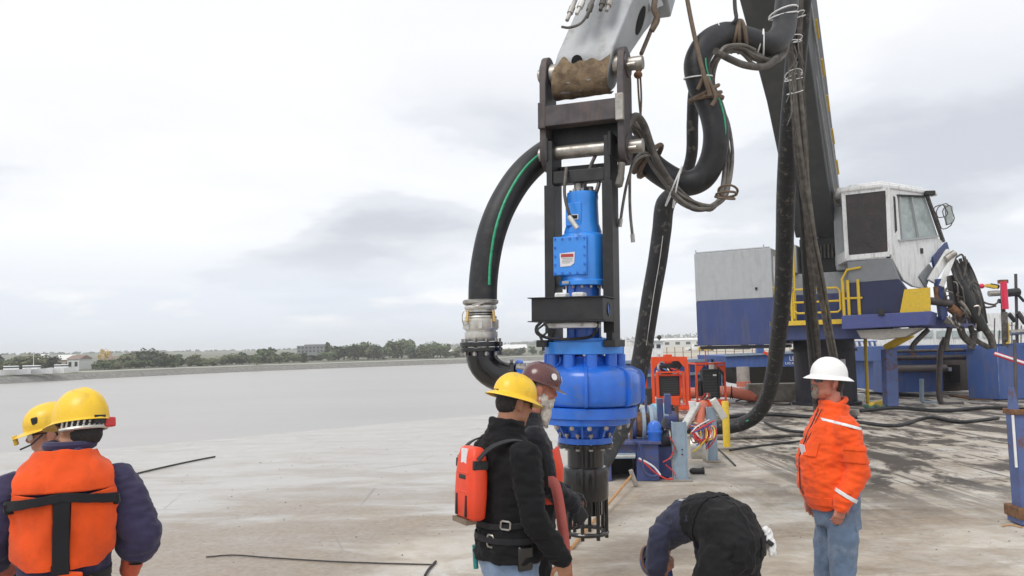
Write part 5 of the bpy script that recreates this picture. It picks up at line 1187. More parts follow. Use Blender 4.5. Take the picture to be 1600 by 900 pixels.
MB().prism([P(1133, 556, Yb), P(1340, 547, Yb), P(1340, 571, Yb), P(1136, 574, Yb)], (0, 6, 0)).build('bulwark', m_bblue, b, world=True, smooth=False)
MB().prism([P(1138, 574.2, Yb + .05), P(1340, 571.2, Yb + .05), P(1340, 612, Yb + 1.5), P(1178, 604, Yb + 1.5)], (0, 5, 0)).build('underside', A('hull_bottom', (.06, .055, .05), .8, dirt=.4), b, world=True, smooth=False)
MB().bar(P(1133, 555, Yb - .05), P(1340, 546, Yb - .05), .2, .12).build('top_rail', m_pale, b, world=True)
a = P(1161, 584, 38.6); mb = MB(); mb.lathe([(.30, 0), (.30, .95)], 20, Matrix.Translation((a.x, 38.6, 0))); mb.build('fender_pile', A('pile_grey', (.36, .32, .29), .8, dirt=.5), b, world=True)
mb = MB(); mb.lathe([(.325, 0), (.325, .25)], 20, Matrix.Translation((a.x, 38.6, .004))); mb.build('pile_foot', m_orhose, b, world=True)
for body, px, py, size in (('LE', 1233, 563.5, .30 * 1.02), ('LAS AN', 1227, 569.6, .165)):
    me = text_mesh(body, size, .012); me.materials.append(m_label); o = bpy.data.objects.new('lettering', me); COL.objects.link(o); o.parent = b
    o.matrix_parent_inverse = Matrix.Identity(4); p = P(px, py, Yb - .02); o.location = WM[b].inverted() @ p; o.rotation_euler = (rad(90), 0, 0); WM[o] = Matrix()
MB().bar(P(1187, 552, 37.5), P(1187, 538, 37.5), .3, .3).build('mooring_bitt', m_bblue, b, world=True)
MB().bar(P(1192, 550, 37.4), P(1203, 555, 37.4), .12, .12).build('red_gear', m_ored, b, world=True)
# dark timber wharf and container stack right of the pedestal
wf = thing('timber_wharf', 'dark timber wharf with piles seen between pedestal and blue post', 'wharf', (16, 37, WATER_Z))
for k in range(7): a = P(1332 + 9.5 * k, 600, 37 + .3 * (k % 2)); MB().cyl(V((a.x, a.y, -2.5)), V((a.x, a.y, 1.15)), .17, 10).build('pile', m_timber, wf, world=True)
MB().prism([P(1328, 572, 36.7), P(1392, 570, 36.7), P(1392, 581, 36.7), P(1328, 583, 36.7)], (0, 3, 0)).build('wharf_beam', m_timber, wf, world=True)
MB().prism([P(1330, 583, 39), P(1392, 581, 39), P(1392, 640, 39), P(1330, 640, 39)], (0, .3, 0)).build('wharf_wall', A('wharf_dark', (.018, .02, .015), .9), wf, world=True)
ct = thing('storage_container', 'white and blue ribbed container standing on the timber wharf', 'container', tuple(P(1357, 571, 38)))
MB().prism([P(1335, 548, 38), P(1384, 546, 38), P(1384, 570, 38), P(1335, 571, 38)], (0, 2.4, 0)).build('lower_box', m_white, ct, world=True)
MB().prism([P(1335, 533, 38), P(1384, 532, 38), P(1384, 545.6, 38), P(1335, 547.6, 38)], (0, 2.4, 0)).build('upper_box', m_bblue, ct, world=True)
for k in range(6): MB().prism([P(1337 + 8 * k, 534, 37.9), P(1340 + 8 * k, 534, 37.9), P(1343 + 8 * k, 547, 37.9), P(1340 + 8 * k, 547, 37.9)], (0, .1, 0)).build('rib', m_white, ct, world=True)
MB().prism([P(1354, 549, 37.6), P(1364, 549, 37.6), P(1364, 562, 37.6), P(1354, 562, 37.6)], (0, .4, 0)).build('white_cabinet', m_label, ct, world=True); MB().prism([P(1366, 552, 37.6), P(1376, 552, 37.6), P(1376, 562, 37.6), P(1366, 562, 37.6)], (0, .3, 0)).build('yellow_gear', m_yel, ct, world=True)
# yellow pole and floor rail
q = G(1356, 631); q2 = P(1352, 528, q.y)
yp = tag(MB().cyl(V((q.x, q.y, .004)), q2, .055, 10).build('yellow_pole', m_yel), 'thin tall yellow pole standing right of the white-hatted man', 'pole')
tag(MB().bar(G(1362, 634, .08), G(1382, 628, .08), .16, .2).build('yellow_block', m_yel, bevel=.03), 'yellow wedge lying on the deck at the yellow pole', 'block')
tag(MB().tube(curve([G(1352 + 5 * k, 638 + (k % 3) * 1.5) + V((0, 0, .06)) for k in range(7)], 4), .06, 8).build('green_net', A('net_green', (.06, .14, .10), .9, var=.4)), 'small heap of green net beside the yellow wedge', 'net')
q = G(1350, 632); tag(MB().box((q.x, q.y + 1.3, .14), (1.0, .5, .28)).build('white_crate', m_white, bevel=.02), 'low white crate behind the yellow pole', 'crate')
# blue superstructure on the far side with pipe rails
Ys = 29.0
bs = thing('blue_deckhouse', 'blue steel deckhouse with a dark doorway and pipes across its front', 'deckhouse', tuple(G(1430, 620)))
MB().prism([P(1384, 541, Ys), P(1512, 538, Ys), P(1512, 562, Ys), P(1384, 565, Ys)], (0, 4, 0)).build('upper_wall', m_bblue, bs, world=True, smooth=False)
MB().prism([P(1384, 565.2, Ys + .02), P(1398, 565, Ys + .02), P(1398, 614, Ys + .02), P(1384, 614, Ys + .02)], (0, 1, 0)).build('wall', m_bblue, bs, world=True, smooth=False)
MB().prism([P(1398.2, 564.6, Ys), P(1474, 562.6, Ys), P(1474, 612, Ys), P(1398.2, 613, Ys)], (0, 3.6, 0)).build('wall', m_bblue, bs, world=True, smooth=False)
MB().prism([P(1474, 560, Ys + 2), P(1514, 559, Ys + 2), P(1514, 610, Ys + 2), P(1474, 612, Ys + 2)], (0, .3, 0)).build('doorway', A('wall_brown', (.10, .08, .07), .8, dirt=.3), bs, world=True, smooth=False)
MB().prism([P(1476, 570, Ys + 1.9), P(1500, 570, Ys + 1.9), P(1500, 598, Ys + 1.9), P(1476, 598, Ys + 1.9)], (0, .06, 0)).build('door_opening_shade', A('painted_hole_shade', (0, 0, 0)), bs, world=True, smooth=False)  # near-black panel painted as the shade inside the door
MB().prism([P(1482, 574, Ys + 1.8), P(1487, 574, Ys + 1.8), P(1487, 580, Ys + 1.8), P(1482, 580, Ys + 1.8)], (0, .06, 0)).build('notice', m_label, bs, world=True, smooth=False)
for y0, y1, r in ((559, 558, .09), (576, 575, .13), (549, 547, .06)): MB().cyl(P(1396, y0, Ys - .2), P(1478 if r > .1 else 1508, y1, Ys - .2), r, 10).build('pipe', m_link if r < .13 else A('pipe_brown', (.14, .12, .11), .6, .2), bs, world=True)
q = G(1469, 632); MB().tube(curve([P(1477, 528, q.y), P(1470, 545, q.y), P(1468, 575, q.y), P(1467, 610, q.y), P(1470, 628, q.y), P(1478, 632, q.y), P(1505, 632, q.y)], 6), .085, 10).build('bent_pipe', m_link, bs, world=True)
q = G(1442, 630); MB().tube([P(1440, 592, q.y), P(1440, 626, q.y), P(1444, 630, q.y), P(1464, 630, q.y)], .07, 8).build('low_rail', m_pale, bs, world=True)
MB().bar(P(1418, 548, Ys - .2), P(1432, 556, Ys - .2), .06, .06).build('orange_bar', m_rust, bs, world=True)
q = G(1392, 638); tag(MB().bar(V((q.x, q.y, .004)), P(1389, 546, q.y), .34, .34).build('steel_column', m_postblue, bevel=.01), 'grey-blue steel column at the corner of the blue deckhouse', 'column')
bb = thing('blue_tank', 'big smooth blue steel tank with a rusty foot beyond the greasy deck', 'tank', tuple(G(1550, 622)))
Yt = 27.0
MB().prism([P(1509, 545, Yt), P(1558, 541, Yt - .6), P(1562, 624, Yt - .6), P(1514, 622, Yt)], (2.1, 3.5, 0)).build('front_wall', m_bblue, bb, world=True, smooth=False)
MB().prism([P(1558.3, 541, Yt - .6), P(1680, 536, Yt + .8), P(1680, 620, Yt + .8), P(1562.3, 624, Yt - .6)], (2.0, 3.2, 0)).build('side_wall', m_bblue, bb, world=True, smooth=False)
MB().prism([P(1514, 622.2, Yt - .05), P(1552, 624, Yt - .5), P(1552, 632, Yt - .5), P(1516, 628, Yt)], (.4, 2, 0)).build('rusty_foot', m_rust, bb, world=True, smooth=False)
MB().bar(P(1507, 543, Yt - .1), P(1680, 534, Yt - .1), .2, .12).build('top_rail', m_bblue, bb, world=True)
tag(MB().cyl(P(1555, 553, 22), P(1612, 572, 21), .06, 10).build('striped_pole', m_pink), 'red and white pole slanting across the blue tank', 'pole')
MB().cyl(P(1555, 552.2, 21.95), P(1612, 571, 20.95), .03, 8).build('white_stripe', m_tie, bpy.data.objects['striped_pole'], world=True)
# masts and gear above the tank
ma = thing('equipment_mast', 'grey equipment mast with a bright red tube and an orange sleeve over the blue tank', 'mast', tuple(P(1568, 550, 27)))
def M4(x, y, d=26.8): return P(x, y, d)
MB().cyl(M4(1570, 555), M4(1566, 440), .07, 8).build('mast_pole', m_rad, ma, world=True); MB().cyl(M4(1568, 440, 26.6), M4(1571, 483, 26.6), .10, 10).build('red_tube', m_pink, ma, world=True)
MB().box(M4(1567, 440, 26.7), (.25, .2, .12)).build('mast_cap', m_rust, ma, world=True); MB().bar(M4(1571, 505, 26.6), M4(1573, 537, 26.6), .14, .14).build('orange_sleeve', m_yel, ma, world=True)
for k in range(4): MB().tube(pc([(1566 + k * 2, 488, 26.6), (1567 + k * 2, 510, 26.5), (1568 + k * 2, 543, 26.6)], 4), .045, 6).build('mast_hose', m_cabled, ma, world=True)
for k in range(4): MB().box(M4(1572, 510 + 7.5 * k, 26.52), (.05, .02, .08)).build('sleeve_mark', m_rad, ma, world=True)
am = thing('antenna_mast', 'grey antenna mast with cross arms and lamps at the right edge', 'mast', tuple(P(1588, 550, 28)))
MB().cyl(M4(1590, 560, 28), M4(1587, 428, 28), .05, 8).build('mast_pole', m_link, am, world=True)
for a, b_, r in (((1572, 458), (1592, 456), .14), ((1586, 455), (1600, 471), .05), ((1590, 488), (1602, 505), .09), ((1576, 490), (1586, 502), .08), ((1560, 470), (1570, 472), .08), ((1545, 459), (1562, 458), .1), ((1548, 446), (1560, 448), .08), ((1578, 520), (1600, 518), .10)):
    MB().cyl(M4(*a, 27.9), M4(*b_, 27.9), r, 8).build('cross_arm', (m_link, m_steel, m_rad)[int(r * 100) % 3], am, world=True)
MB().bar(M4(1541, 446, 27.9), M4(1556, 449, 27.9), .2, .1).build('yellow_lamp', m_yel, am, world=True); MB().ell(M4(1534, 447, 27.9), .09).build('red_lamp', m_pink, am, world=True)
for k in range(9): 
    x = 1546 + 7 * k; MB().cyl(M4(x, 543, 29), M4(x + rk.uniform(-2, 2), 500 + rk.uniform(-8, 18), 29), .02, 5).build('whip', m_link, am, world=True)
wh = thing('white_cruiser', 'white boat superstructure showing behind the manipulator legs', 'boat', tuple(P(1500, 545, 36)))
MB().prism([P(1402, 525, 36), P(1430, 512, 36), P(1560, 508, 36), P(1640, 512, 36), P(1640, 545, 36), P(1402, 547, 36)], (0, 4, 0)).build('cabin', m_white, wh, world=True, smooth=False)
for k in range(6): MB().prism([P(1440 + 24 * k, 517, 35.95), P(1458 + 24 * k, 516, 35.95), P(1458 + 24 * k, 527, 35.95), P(1440 + 24 * k, 528, 35.95)], (0, .1, 0)).build('window', m_glassl, wh, world=True, smooth=False)
MB().prism([P(1538, 490, 36), P(1600, 488, 36), P(1600, 508, 36), P(1538, 508, 36)], (0, 3, 0)).build('flybridge', m_white, wh, world=True, smooth=False)
# near blue post at the right edge
q = G(1602, 822); hp_ = P(1600, 640, q.y).z
np_ = thing('rusted_blue_post', 'near blue steel post with rust spots and a rusty foot at the right edge', 'post', (q.x + .05, q.y, .004), (0, 0, rad(-6)))
MB().box((.02, .1, hp_ / 2), (.19, .2, hp_)).build('column', m_postblue, np_, bevel=.008)
MB().box((.06, .1, hp_ - .03), (.30, .26, .06)).build('head_plate', m_rust, np_, bevel=.006); MB().box((.04, .1, .13), (.34, .34, .12)).build('foot_plate', m_rust, np_, bevel=.01); MB().box((.04, .1, .05), (.30, .30, .08)).build('foot_block', m_postblue, np_, bevel=.01)
MB().prism([(-.09, .0, hp_ - .02), (-.02, .0, hp_ - .02), (-.06, .0, hp_ + .24)], (0, .12, 0)).build('fin', m_postblue, np_); MB().cyl((-.1, -.01, hp_ * .5), (-.1, -.01, hp_ * .95), .014, 8).build('cable_pipe', m_tie, np_)
MB().cyl(V((.02, .15, hp_)), V((.1, .25, hp_ + .75)), .018, 8).build('rod', m_link, np_)
t = lying('wood_scrap', 'splinters of wood lying at the foot of the near blue post', 'scrap', [(1565, 824), (1580, 822), (1598, 826)], .007, m_wood)
# ================================================================== PEOPLE
DG = bpy.context.evaluated_depsgraph_get
def remeshed(mb, voxel, smooth_it=4, wr=None, smooth_f=.5, keep=None):
    """closed overlapping volumes -> one continuous skin; wr = list of (amplitude, (fx,fy,fz), seed) fold noises along the normals"""
    me = mb.mesh('tmp'); o = bpy.data.objects.new('tmp', me); COL.objects.link(o)
    r = o.modifiers.new('r', 'REMESH'); r.mode = 'VOXEL'; r.voxel_size = voxel; r.adaptivity = 0
    s_ = o.modifiers.new('s', 'SMOOTH'); s_.factor = smooth_f; s_.iterations = smooth_it
    out = bpy.data.meshes.new_from_object(o.evaluated_get(DG())); bpy.data.objects.remove(o)
    if keep is not None: keep.append(out.copy())
    if wr:
        ns = [v.normal.copy() for v in out.vertices]
        for v, n in zip(out.vertices, ns):
            d = 0
            for amp, f, sd in wr:
                x = noise.noise(V((v.co.x * f[0], v.co.y * f[1], v.co.z * f[2])) + V((sd, sd * 1.7, sd * .3)))
                d += amp * (1 - 2 * abs(x) * 1.6) if amp > 0 else -amp * x * 1.5
            v.co += n * d
    return out
def link_mesh(name, me, m, parent, smooth=True):
    me.name = name; me.materials.clear(); me.materials.append(m)
    me.polygons.foreach_set('use_smooth', [smooth] * len(me.polygons))
    o = bpy.data.objects.new(name, me); COL.objects.link(o); o.parent = parent; WM[o] = WM[parent].copy(); return o
def patch(me, planes, m, name, parent, off=.004, thick=.006, facing=None, wr=None):
    """a piece cut from a garment between planes [(point, normal kept side)], lifted off the cloth and given thickness"""
    bm = bmesh.new(); bm.from_mesh(me)
    for p, n in planes:
        bmesh.ops.bisect_plane(bm, geom=bm.verts[:] + bm.edges[:] + bm.faces[:], plane_co=V(p), plane_no=-V(n), clear_outer=True)
    if facing is not None:
        bm.normal_update(); kill = [f for f in bm.faces if f.normal.dot(V(facing[0])) < facing[1]]
        bmesh.ops.delete(bm, geom=kill, context='FACES')
    bm.normal_update()
    for v in bm.verts:
        d = off
        for amp, f, sd in (wr or ()): d += amp * noise.noise(V((v.co.x * f[0], v.co.y * f[1], v.co.z * f[2])) + V((sd, sd, sd)))
        v.co += v.normal * d
    nm = bpy.data.meshes.new(name); bm.to_mesh(nm); bm.free()
    o = link_mesh(name, nm, m, parent); s_ = o.modifiers.new('solid', 'SOLIDIFY'); s_.thickness = thick; s_.offset = 1
    return o
def ringpts(c, a, b, n=22, e=2.3):
    out = []
    for k in range(n):
        t = 2 * math.pi * k / n; ct, st = math.cos(t), math.sin(t)
        out.append(V(c) + V(a) * (abs(ct) ** (2 / e) * (1 if ct >= 0 else -1)) + V(b) * (abs(st) ** (2 / e) * (1 if st >= 0 else -1)))
    return out
def loft(mb, secs, n=22, e=2.3):
    """secs: (centre, lateral half vector, depth half vector)"""
    b0 = len(mb.v); m = len(secs)
    for c, a, b in secs: mb.v += ringpts(c, a, b, n, e)
    for i in range(m - 1):
        for k in range(n):
            k2 = (k + 1) % n; mb.f.append((b0 + i * n + k, b0 + i * n + k2, b0 + (i + 1) * n + k2, b0 + (i + 1) * n + k))
    mb.f.append(tuple(b0 + k for k in reversed(range(n)))); mb.f.append(tuple(b0 + (m - 1) * n + k for k in range(n)))
    return mb
def limb(mb, pts, rs, seg=14):
    pts = [V(p) for p in pts]; mb.tube(pts, rs, seg)
    for p, r in zip(pts, rs): mb.ell(p, r * .995, seg=12, rings=8)
    return mb
def torso(mb, spine, infl=0.0, lat=V((1, 0, 0))):
    """spine: (centre, half width, half depth); infl grows it into a garment"""
    secs = []
    n = len(spine)
    for i, (c, hw_, hd_) in enumerate(spine):
        t = (V(spine[min(i + 1, n - 1)][0]) - V(spine[max(i - 1, 0)][0])).normalized(); l = (lat - t * lat.dot(t)).normalized(); d = t.cross(l)
        secs.append((V(c), l * (hw_ + infl), d * (hd_ + infl)))
    return loft(mb, secs)
def frame(fwd, up):
    y = V(fwd).normalized(); z = V(up); z = (z - y * z.dot(y)).normalized(); x = y.cross(z); return Matrix((x, y, z)).transposed()
def hand(mb, wrist, d, n, side, curl=.5, k=1.0):
    """palm, four unequal fingers and a thumb; d along the hand, n out of the palm, side +1 when the thumb lies on d x n"""
    d = V(d).normalized(); n = V(n); n = (n - d * n.dot(d)).normalized(); l = d.cross(n) * side; w_ = V(wrist)
    loft(mb, [(w_ - d * .03, l * .027 * k, n * .021 * k), (w_ + d * .01, l * .030 * k, n * .019 * k), (w_ + d * .05 * k, l * .041 * k, n * .016 * k), (w_ + d * .088 * k, l * .043 * k, n * .0135 * k), (w_ + d * .10 * k, l * .039 * k, n * .010 * k)], 14, 2.4)
    for i, (off, L, r) in enumerate(((.031, .072, .0083), (.0105, .080, .0086), (-.0105, .074, .0083), (-.031, .058, .0075))):
        p = w_ + d * .085 * k + l * off * k; pts = [p - d * .02]; ang = .10 + .05 * i
        fan = l * (off * 2.2)
        for s_, fr in enumerate((.45, .32, .25)):
            ang += curl * (.55 + .1 * i * .3)
            dirv = (d * math.cos(ang) + n * math.sin(ang) + fan * (1 if s_ == 0 else .4)).normalized(); p = p + dirv * L * fr * k; pts.append(p)
        limb(mb, pts, [r * 1.1 * k, r * 1.08 * k, r * k, r * .85 * k], 9)
    p = w_ + d * .025 * k + l * .030 * k; q1 = p + (d * .6 + l * .75 + n * .25).normalized() * .038 * k; q2 = q1 + (d * .85 + l * .3 + n * .4).normalized() * .032 * k; q3 = q2 + (d * .95 + n * .3).normalized() * .022 * k
    limb(mb, [p - l * .008, q1, q2, q3], [.014 * k, .0115 * k, .0098 * k, .008 * k], 9)
def head(mb, M, full=1.0, nose=1.0, cheek=1.0):
    """face to +y of M, centred half-way between chin and crown"""
    R = M.to_3x3()
    def E(c, r, rot=None): mb.ell(M @ V(c), r, R @ Euler(rot).to_matrix() if rot else R, 18, 12)
    E((0, -.012, .040), (.074 * full, .094, .078)); E((0, -.03, .015), (.072 * full, .075, .072)); E((0, .028, -.012), (.064 * full, .066, .088)); E((0, .040, -.066), (.050 * full, .046, .046))
    E((0, .066, -.094), (.025, .022, .018))                                        # chin
    E((0, .078, .030), (.052, .020, .016))                                          # brow
    for s_ in (-1, 1):
        E((s_ * .034, .072, -.018), (.022 * cheek, .020, .018)); E((s_ * .050, .02, -.058), (.018 * full, .035, .03))
        E((s_ * .030, .082, .012), (.0135, .010, .0085))                          # eyelids
        E((s_ * .075 * full, -.010, -.004), (.0085, .020, .033), (.1, s_ * .25, s_ * -.3)); E((s_ * .074 * full, -.003, -.030), (.007, .009, .010))
    mb.tube([M @ V(q) for q in ((0, .082, .028), (0, .093, .008), (0, .105 * nose, -.012), (0, .098, -.024))], [.009, .0105, .0135, .009], 10)
    for s_ in (-1, 1): E((s_ * .011, .092, -.020), (.0085, .011, .0075))
    E((0, .086, -.047), (.024, .011, .0062)); E((0, .084, -.058), (.020, .011, .0065))
def neck(mb, base, M, r=.058):
    mb.tube([V(base), M @ V((0, -.022, -.03))], [r * 1.12, r], 16)
def headm(pos, yaw=0, pitch=0, roll=0): return Matrix.Translation(V(pos)) @ Euler((pitch, roll, yaw), 'ZXY').to_matrix().to_4x4()
def shell(M, rx, ry, rz, z0=.0, brim=None, ridge=.008, brim_drop=.02, wf=.0, seg=40):
    """hard-hat shell: dome with a centre ridge and a brim; brim(angle) gives the width; angle 0 = front"""
    vs = []; fs = []; RI = 14
    for i in range(RI + 1):
        t = (math.pi / 2) * i / RI
        for k in range(seg):
            a = 2 * math.pi * k / seg; s_ = math.sin(t) ** .86; x, y = math.sin(a) * rx * s_, math.cos(a) * ry * s_
            z = z0 + rz * math.cos(t) ** .92 + (ridge * math.exp(-(x / .018) ** 2) * (1 if i < RI - 1 else 0) + ridge * .5 * math.exp(-((abs(x) - .04) / .010) ** 2) * (i < RI - 2))
            vs.append(M @ V((x, y, z)))
    ring0 = RI
    for j, u in enumerate((.02, .3, .7, 1.0)):
        for k in range(seg):
            a = 2 * math.pi * k / seg; wd = brim(a) * u; x, y = math.sin(a) * (rx + wd), math.cos(a) * (ry + wd)
            vs.append(M @ V((x, y, z0 - .004 - brim_drop * (u ** 1.3) * (wd / max(u, .01) / .03) ** .5 - wf * math.cos(a) * u)))
    for i in range(RI + 4):
        for k in range(seg):
            k2 = (k + 1) % seg; fs.append((i * seg + k, (i + 1) * seg + k, (i + 1) * seg + k2, i * seg + k2))
    return MB().add(vs, fs)
def hat(parent, M, m, kind, name='hard_hat'):
    full = lambda a: .036 + .012 * max(0, math.cos(a)) + .006 * max(0, -math.cos(a))
    cap = lambda a: .008 + .052 * max(0, math.cos(a)) ** 2.2
    Mh = M @ Matrix.Translation(V((0, -.008, .045))) @ Euler((rad(-4), 0, 0)).to_matrix().to_4x4()
    o = shell(Mh, .103, .126, .112, 0, full if kind == 'full' else cap, .007, .020 if kind == 'full' else .012).build(name, m, parent, ang=50)
    s_ = o.modifiers.new('solid', 'SOLIDIFY'); s_.thickness = .003; s_.offset = -1
    sb = o.modifiers.new('sub', 'SUBSURF'); sb.levels = 1; sb.render_levels = 1
    mb = MB(); mb.tube([Mh @ V((.082 * math.sin(a), .103 * math.cos(a), -.006)) for a in [i * math.pi / 14 for i in range(28)]], .008, 6, close=True)
    for k in range(3): mb.tube([Mh @ V((.090 * math.sin(a), .110 * math.cos(a), .002 - .012 * k)) for a in [math.pi * (.62 + .76 * i / 10) for i in range(11)]], .008, 6)
    mb.box(Mh @ V((0, -.116, -.012)), (.05, .02, .03), Mh.to_3x3()); mb.build('suspension_band', m_rad, parent)
    return o, Mh
def sticker(parent, Mh, a, t, r, m, name='sticker', seg=20):
    c = V((math.sin(a) * .103 * math.sin(t) ** .86, math.cos(a) * .126 * math.sin(t) ** .86, .112 * math.cos(t) ** .92)); n = V((c.x / .103 ** 2, c.y / .126 ** 2, c.z / .112 ** 2)).normalized()
    u = n.orthogonal().normalized(); w_ = n.cross(u); c = c + n * .0045
    return MB().prism([Mh @ (c + u * r * math.cos(q) + w_ * r * math.sin(q)) for q in [2 * math.pi * k / seg for k in range(seg)]], Mh.to_3x3() @ n * .002).build(name, m, parent, smooth=False)
def glasses(parent, M, lens):
    mb = MB()
    for s_ in (-1, 1):
        mb.prism([M @ V((s_ * (.008 + .054 * u), .100 - .030 * u * u, .022 - dz)) for u, dz in ((0, 0), (.5, -.002), (1, 0), (1, .028), (.5, .036), (.1, .026))], M.to_3x3() @ V((0, .003, 0)))
    mb.build('spectacle_lens', lens, parent)
    mb = MB()
    for s_ in (-1, 1): mb.tube([M @ V(q) for q in ((s_ * .062, .070, .018), (s_ * .078, .03, .016), (s_ * .082, -.01, .012))], .0035, 6)
    mb.build('spectacle_arm', m_rad, parent)
def hairmesh(parent, M, m, fullness=1.0, low=-.055, front=.055):
    mb = MB(); R = M.to_3x3()
    mb.ell(M @ V((0, -.016, .042)), (.0785 * fullness, .098, .081), R, 24, 16); mb.ell(M @ V((0, -.038, .0)), (.073 * fullness, .073, .072), R, 20, 14)
    me = remeshed(mb, .006, 2, [(-.0015, (90, 90, 60), 2)])
    bm = bmesh.new(); bm.from_mesh(me); inv = M.inverted()
    kill = []
    for v in bm.verts:
        q = inv @ v.co
        if q.y > front or q.z < low or (q.y > .0 and q.z < .03 and abs(q.x) > .04) or (q.y > -.035 and q.z < .0): kill.append(v)
    bmesh.ops.delete(bm, geom=kill, context='VERTS'); bm.to_mesh(me); bm.free()
    return link_mesh('hair', me, m, parent)
def beard(parent, M, m, L=.06, goatee=False):
    mb = MB(); R = M.to_3x3()
    if goatee:
        mb.ell(M @ V((0, .076, -.088)), (.030, .024, .030), R); mb.ell(M @ V((0, .0935, -.037)), (.028, .010, .009), R)
        for s_ in (-1, 1): mb.tube([M @ V(q) for q in ((s_ * .020, .092, -.038), (s_ * .031, .084, -.060), (s_ * .022, .078, -.085))], .009, 8)
        return link_mesh('beard', remeshed(mb, .005, 2, [(.0025, (60, 60, 22), 3), (-.002, (120, 120, 50), 5)]), m, parent)
    mb.ell(M @ V((0, .056, -.070)), (.054, .052, .044), R); mb.ell(M @ V((0, .068, -.075 - L * .6)), (.040, .036, .036 + L * .55), R @ Euler((.15, 0, 0)).to_matrix()); mb.ell(M @ V((0, .093, -.038)), (.034, .014, .012), R)
    for s_ in (-1, 1): mb.ell(M @ V((s_ * .052, .025, -.052)), (.018, .032, .042), R)
    return link_mesh('beard', remeshed(mb, .006, 2, [(.003, (60, 60, 22), 3), (-.002, (120, 120, 50), 5)]), m, parent)
def facing(h): return (0, 0, rad(h))
def make_boot(mb, ank, yaw=0):
    R = Euler((0, 0, yaw)).to_matrix(); a = V(ank)
    loft(mb, [(a + R @ V((0, -.085, -.045)), R @ V((.035, 0, 0)), V((0, 0, .03))), (a + R @ V((0, -.06, -.03)), R @ V((.044, 0, 0)), V((0, 0, .048))), (a + R @ V((0, .06, -.04)), R @ V((.047, 0, 0)), V((0, 0, .038))), (a + R @ V((0, .15, -.055)), R @ V((.048, 0, 0)), V((0, 0, .024))), (a + R @ V((0, .19, -.06)), R @ V((.03, 0, 0)), V((0, 0, .016)))], 14)
    mb.tube([a + V((0, 0, -.03)), a + V((0, 0, .14))], [.055, .06], 14)
FOLD = [(.0045, (9, 9, 17), 3), (-.004, (22, 22, 30), 6), (-.0022, (55, 55, 60), 8)]
JEANF = [(.0045, (14, 14, 7), 1), (-.004, (26, 26, 22), 6), (-.002, (60, 60, 60), 9)]
def person(label, loc, h, spine, arms, legs, M, skin, body_k=1.0, hands=((.5, 0), (.5, 0)), headkw=None, neckb=None):
    """arms: [(shoulder, elbow, wrist, hand direction, palm normal, thumb side)] ; legs: [(hip, knee, ankle, yaw)]"""
    t = thing('person', label, 'person', loc, facing(h))
    mb = MB(); torso(mb, spine)
    for i, (s_, e_, w_, hd_, pn, sd) in enumerate(arms):
        limb(mb, [s_, V(s_).lerp(V(e_), .45), e_, V(e_).lerp(V(w_), .35), w_], [.056, .050, .041, .042, .028]); hand(mb, w_, hd_, pn, sd, hands[i][0])
    for hp_, kn, an, yw in legs:
        limb(mb, [hp_, V(hp_).lerp(V(kn), .4), kn, V(kn).lerp(V(an), .35), an], [.088, .082, .058, .058, .042]); mb.ell(V(an) + V((0, .06, -.04)), (.04, .10, .035))
    neck(mb, neckb or spine[-1][0], M); head(mb, M, **(headkw or {}))
    link_mesh('body', remeshed(mb, .0055, 3), skin, t)
    return t
def boots(t, legs, m=None):
    mb = MB()
    for hp_, kn, an, yw in legs: make_boot(mb, an, yw)
    link_mesh('boots', remeshed(mb, .008, 3), m or m_boot, t)
def sleeve(mb, s_, e_, w_, r0, r1, r2, end=.02):
    s_, e_, w_ = V(s_), V(e_), V(w_); limb(mb, [s_, s_.lerp(e_, .5), e_, e_.lerp(w_, .5), w_ - (w_ - e_).normalized() * end], [r0, (r0 + r1) / 2 + .003, r1, (r1 + r2) / 2 + .004, r2])
def trousers(t, spine, legs, m, infl=.016, rs=(.098, .102, .082, .078, .076), voxel=.010, wr=None, name='trousers'):
    mb = MB(); torso(mb, spine, infl)
    for hp_, kn, an, yw in legs: limb(mb, [hp_, V(hp_).lerp(V(kn), .45), kn, V(kn).lerp(V(an), .45), V(an) + V((0, 0, .02))], rs)
    me = remeshed(mb, voxel, 6, wr or JEANF); return link_mesh(name, me, m, t), me
def ribbon(t, pts, nrm, wd, th, m, name):
    """strap: a flat band along pts lying across nrm"""
    mb = MB(); pts = [V(p) for p in pts]; n = len(pts); b = 0
    for i, p in enumerate(pts):
        tn = (pts[min(i + 1, n - 1)] - pts[max(i - 1, 0)]).normalized(); nn = V(nrm(i) if callable(nrm) else nrm); nn = (nn - tn * nn.dot(tn)).normalized(); s_ = tn.cross(nn) * wd / 2
        mb.v += [p - s_, p + s_, p + s_ + nn * th, p - s_ + nn * th]
    for i in range(n - 1):
        for k in range(4): mb.f.append((i * 4 + k, i * 4 + (k + 1) % 4, i * 4 + 4 + (k + 1) % 4, i * 4 + 4 + k))
    mb.f += [(0, 1, 2, 3), (n * 4 - 1, n * 4 - 2, n * 4 - 3, n * 4 - 4)]
    return mb.build(name, m, t, ang=50)

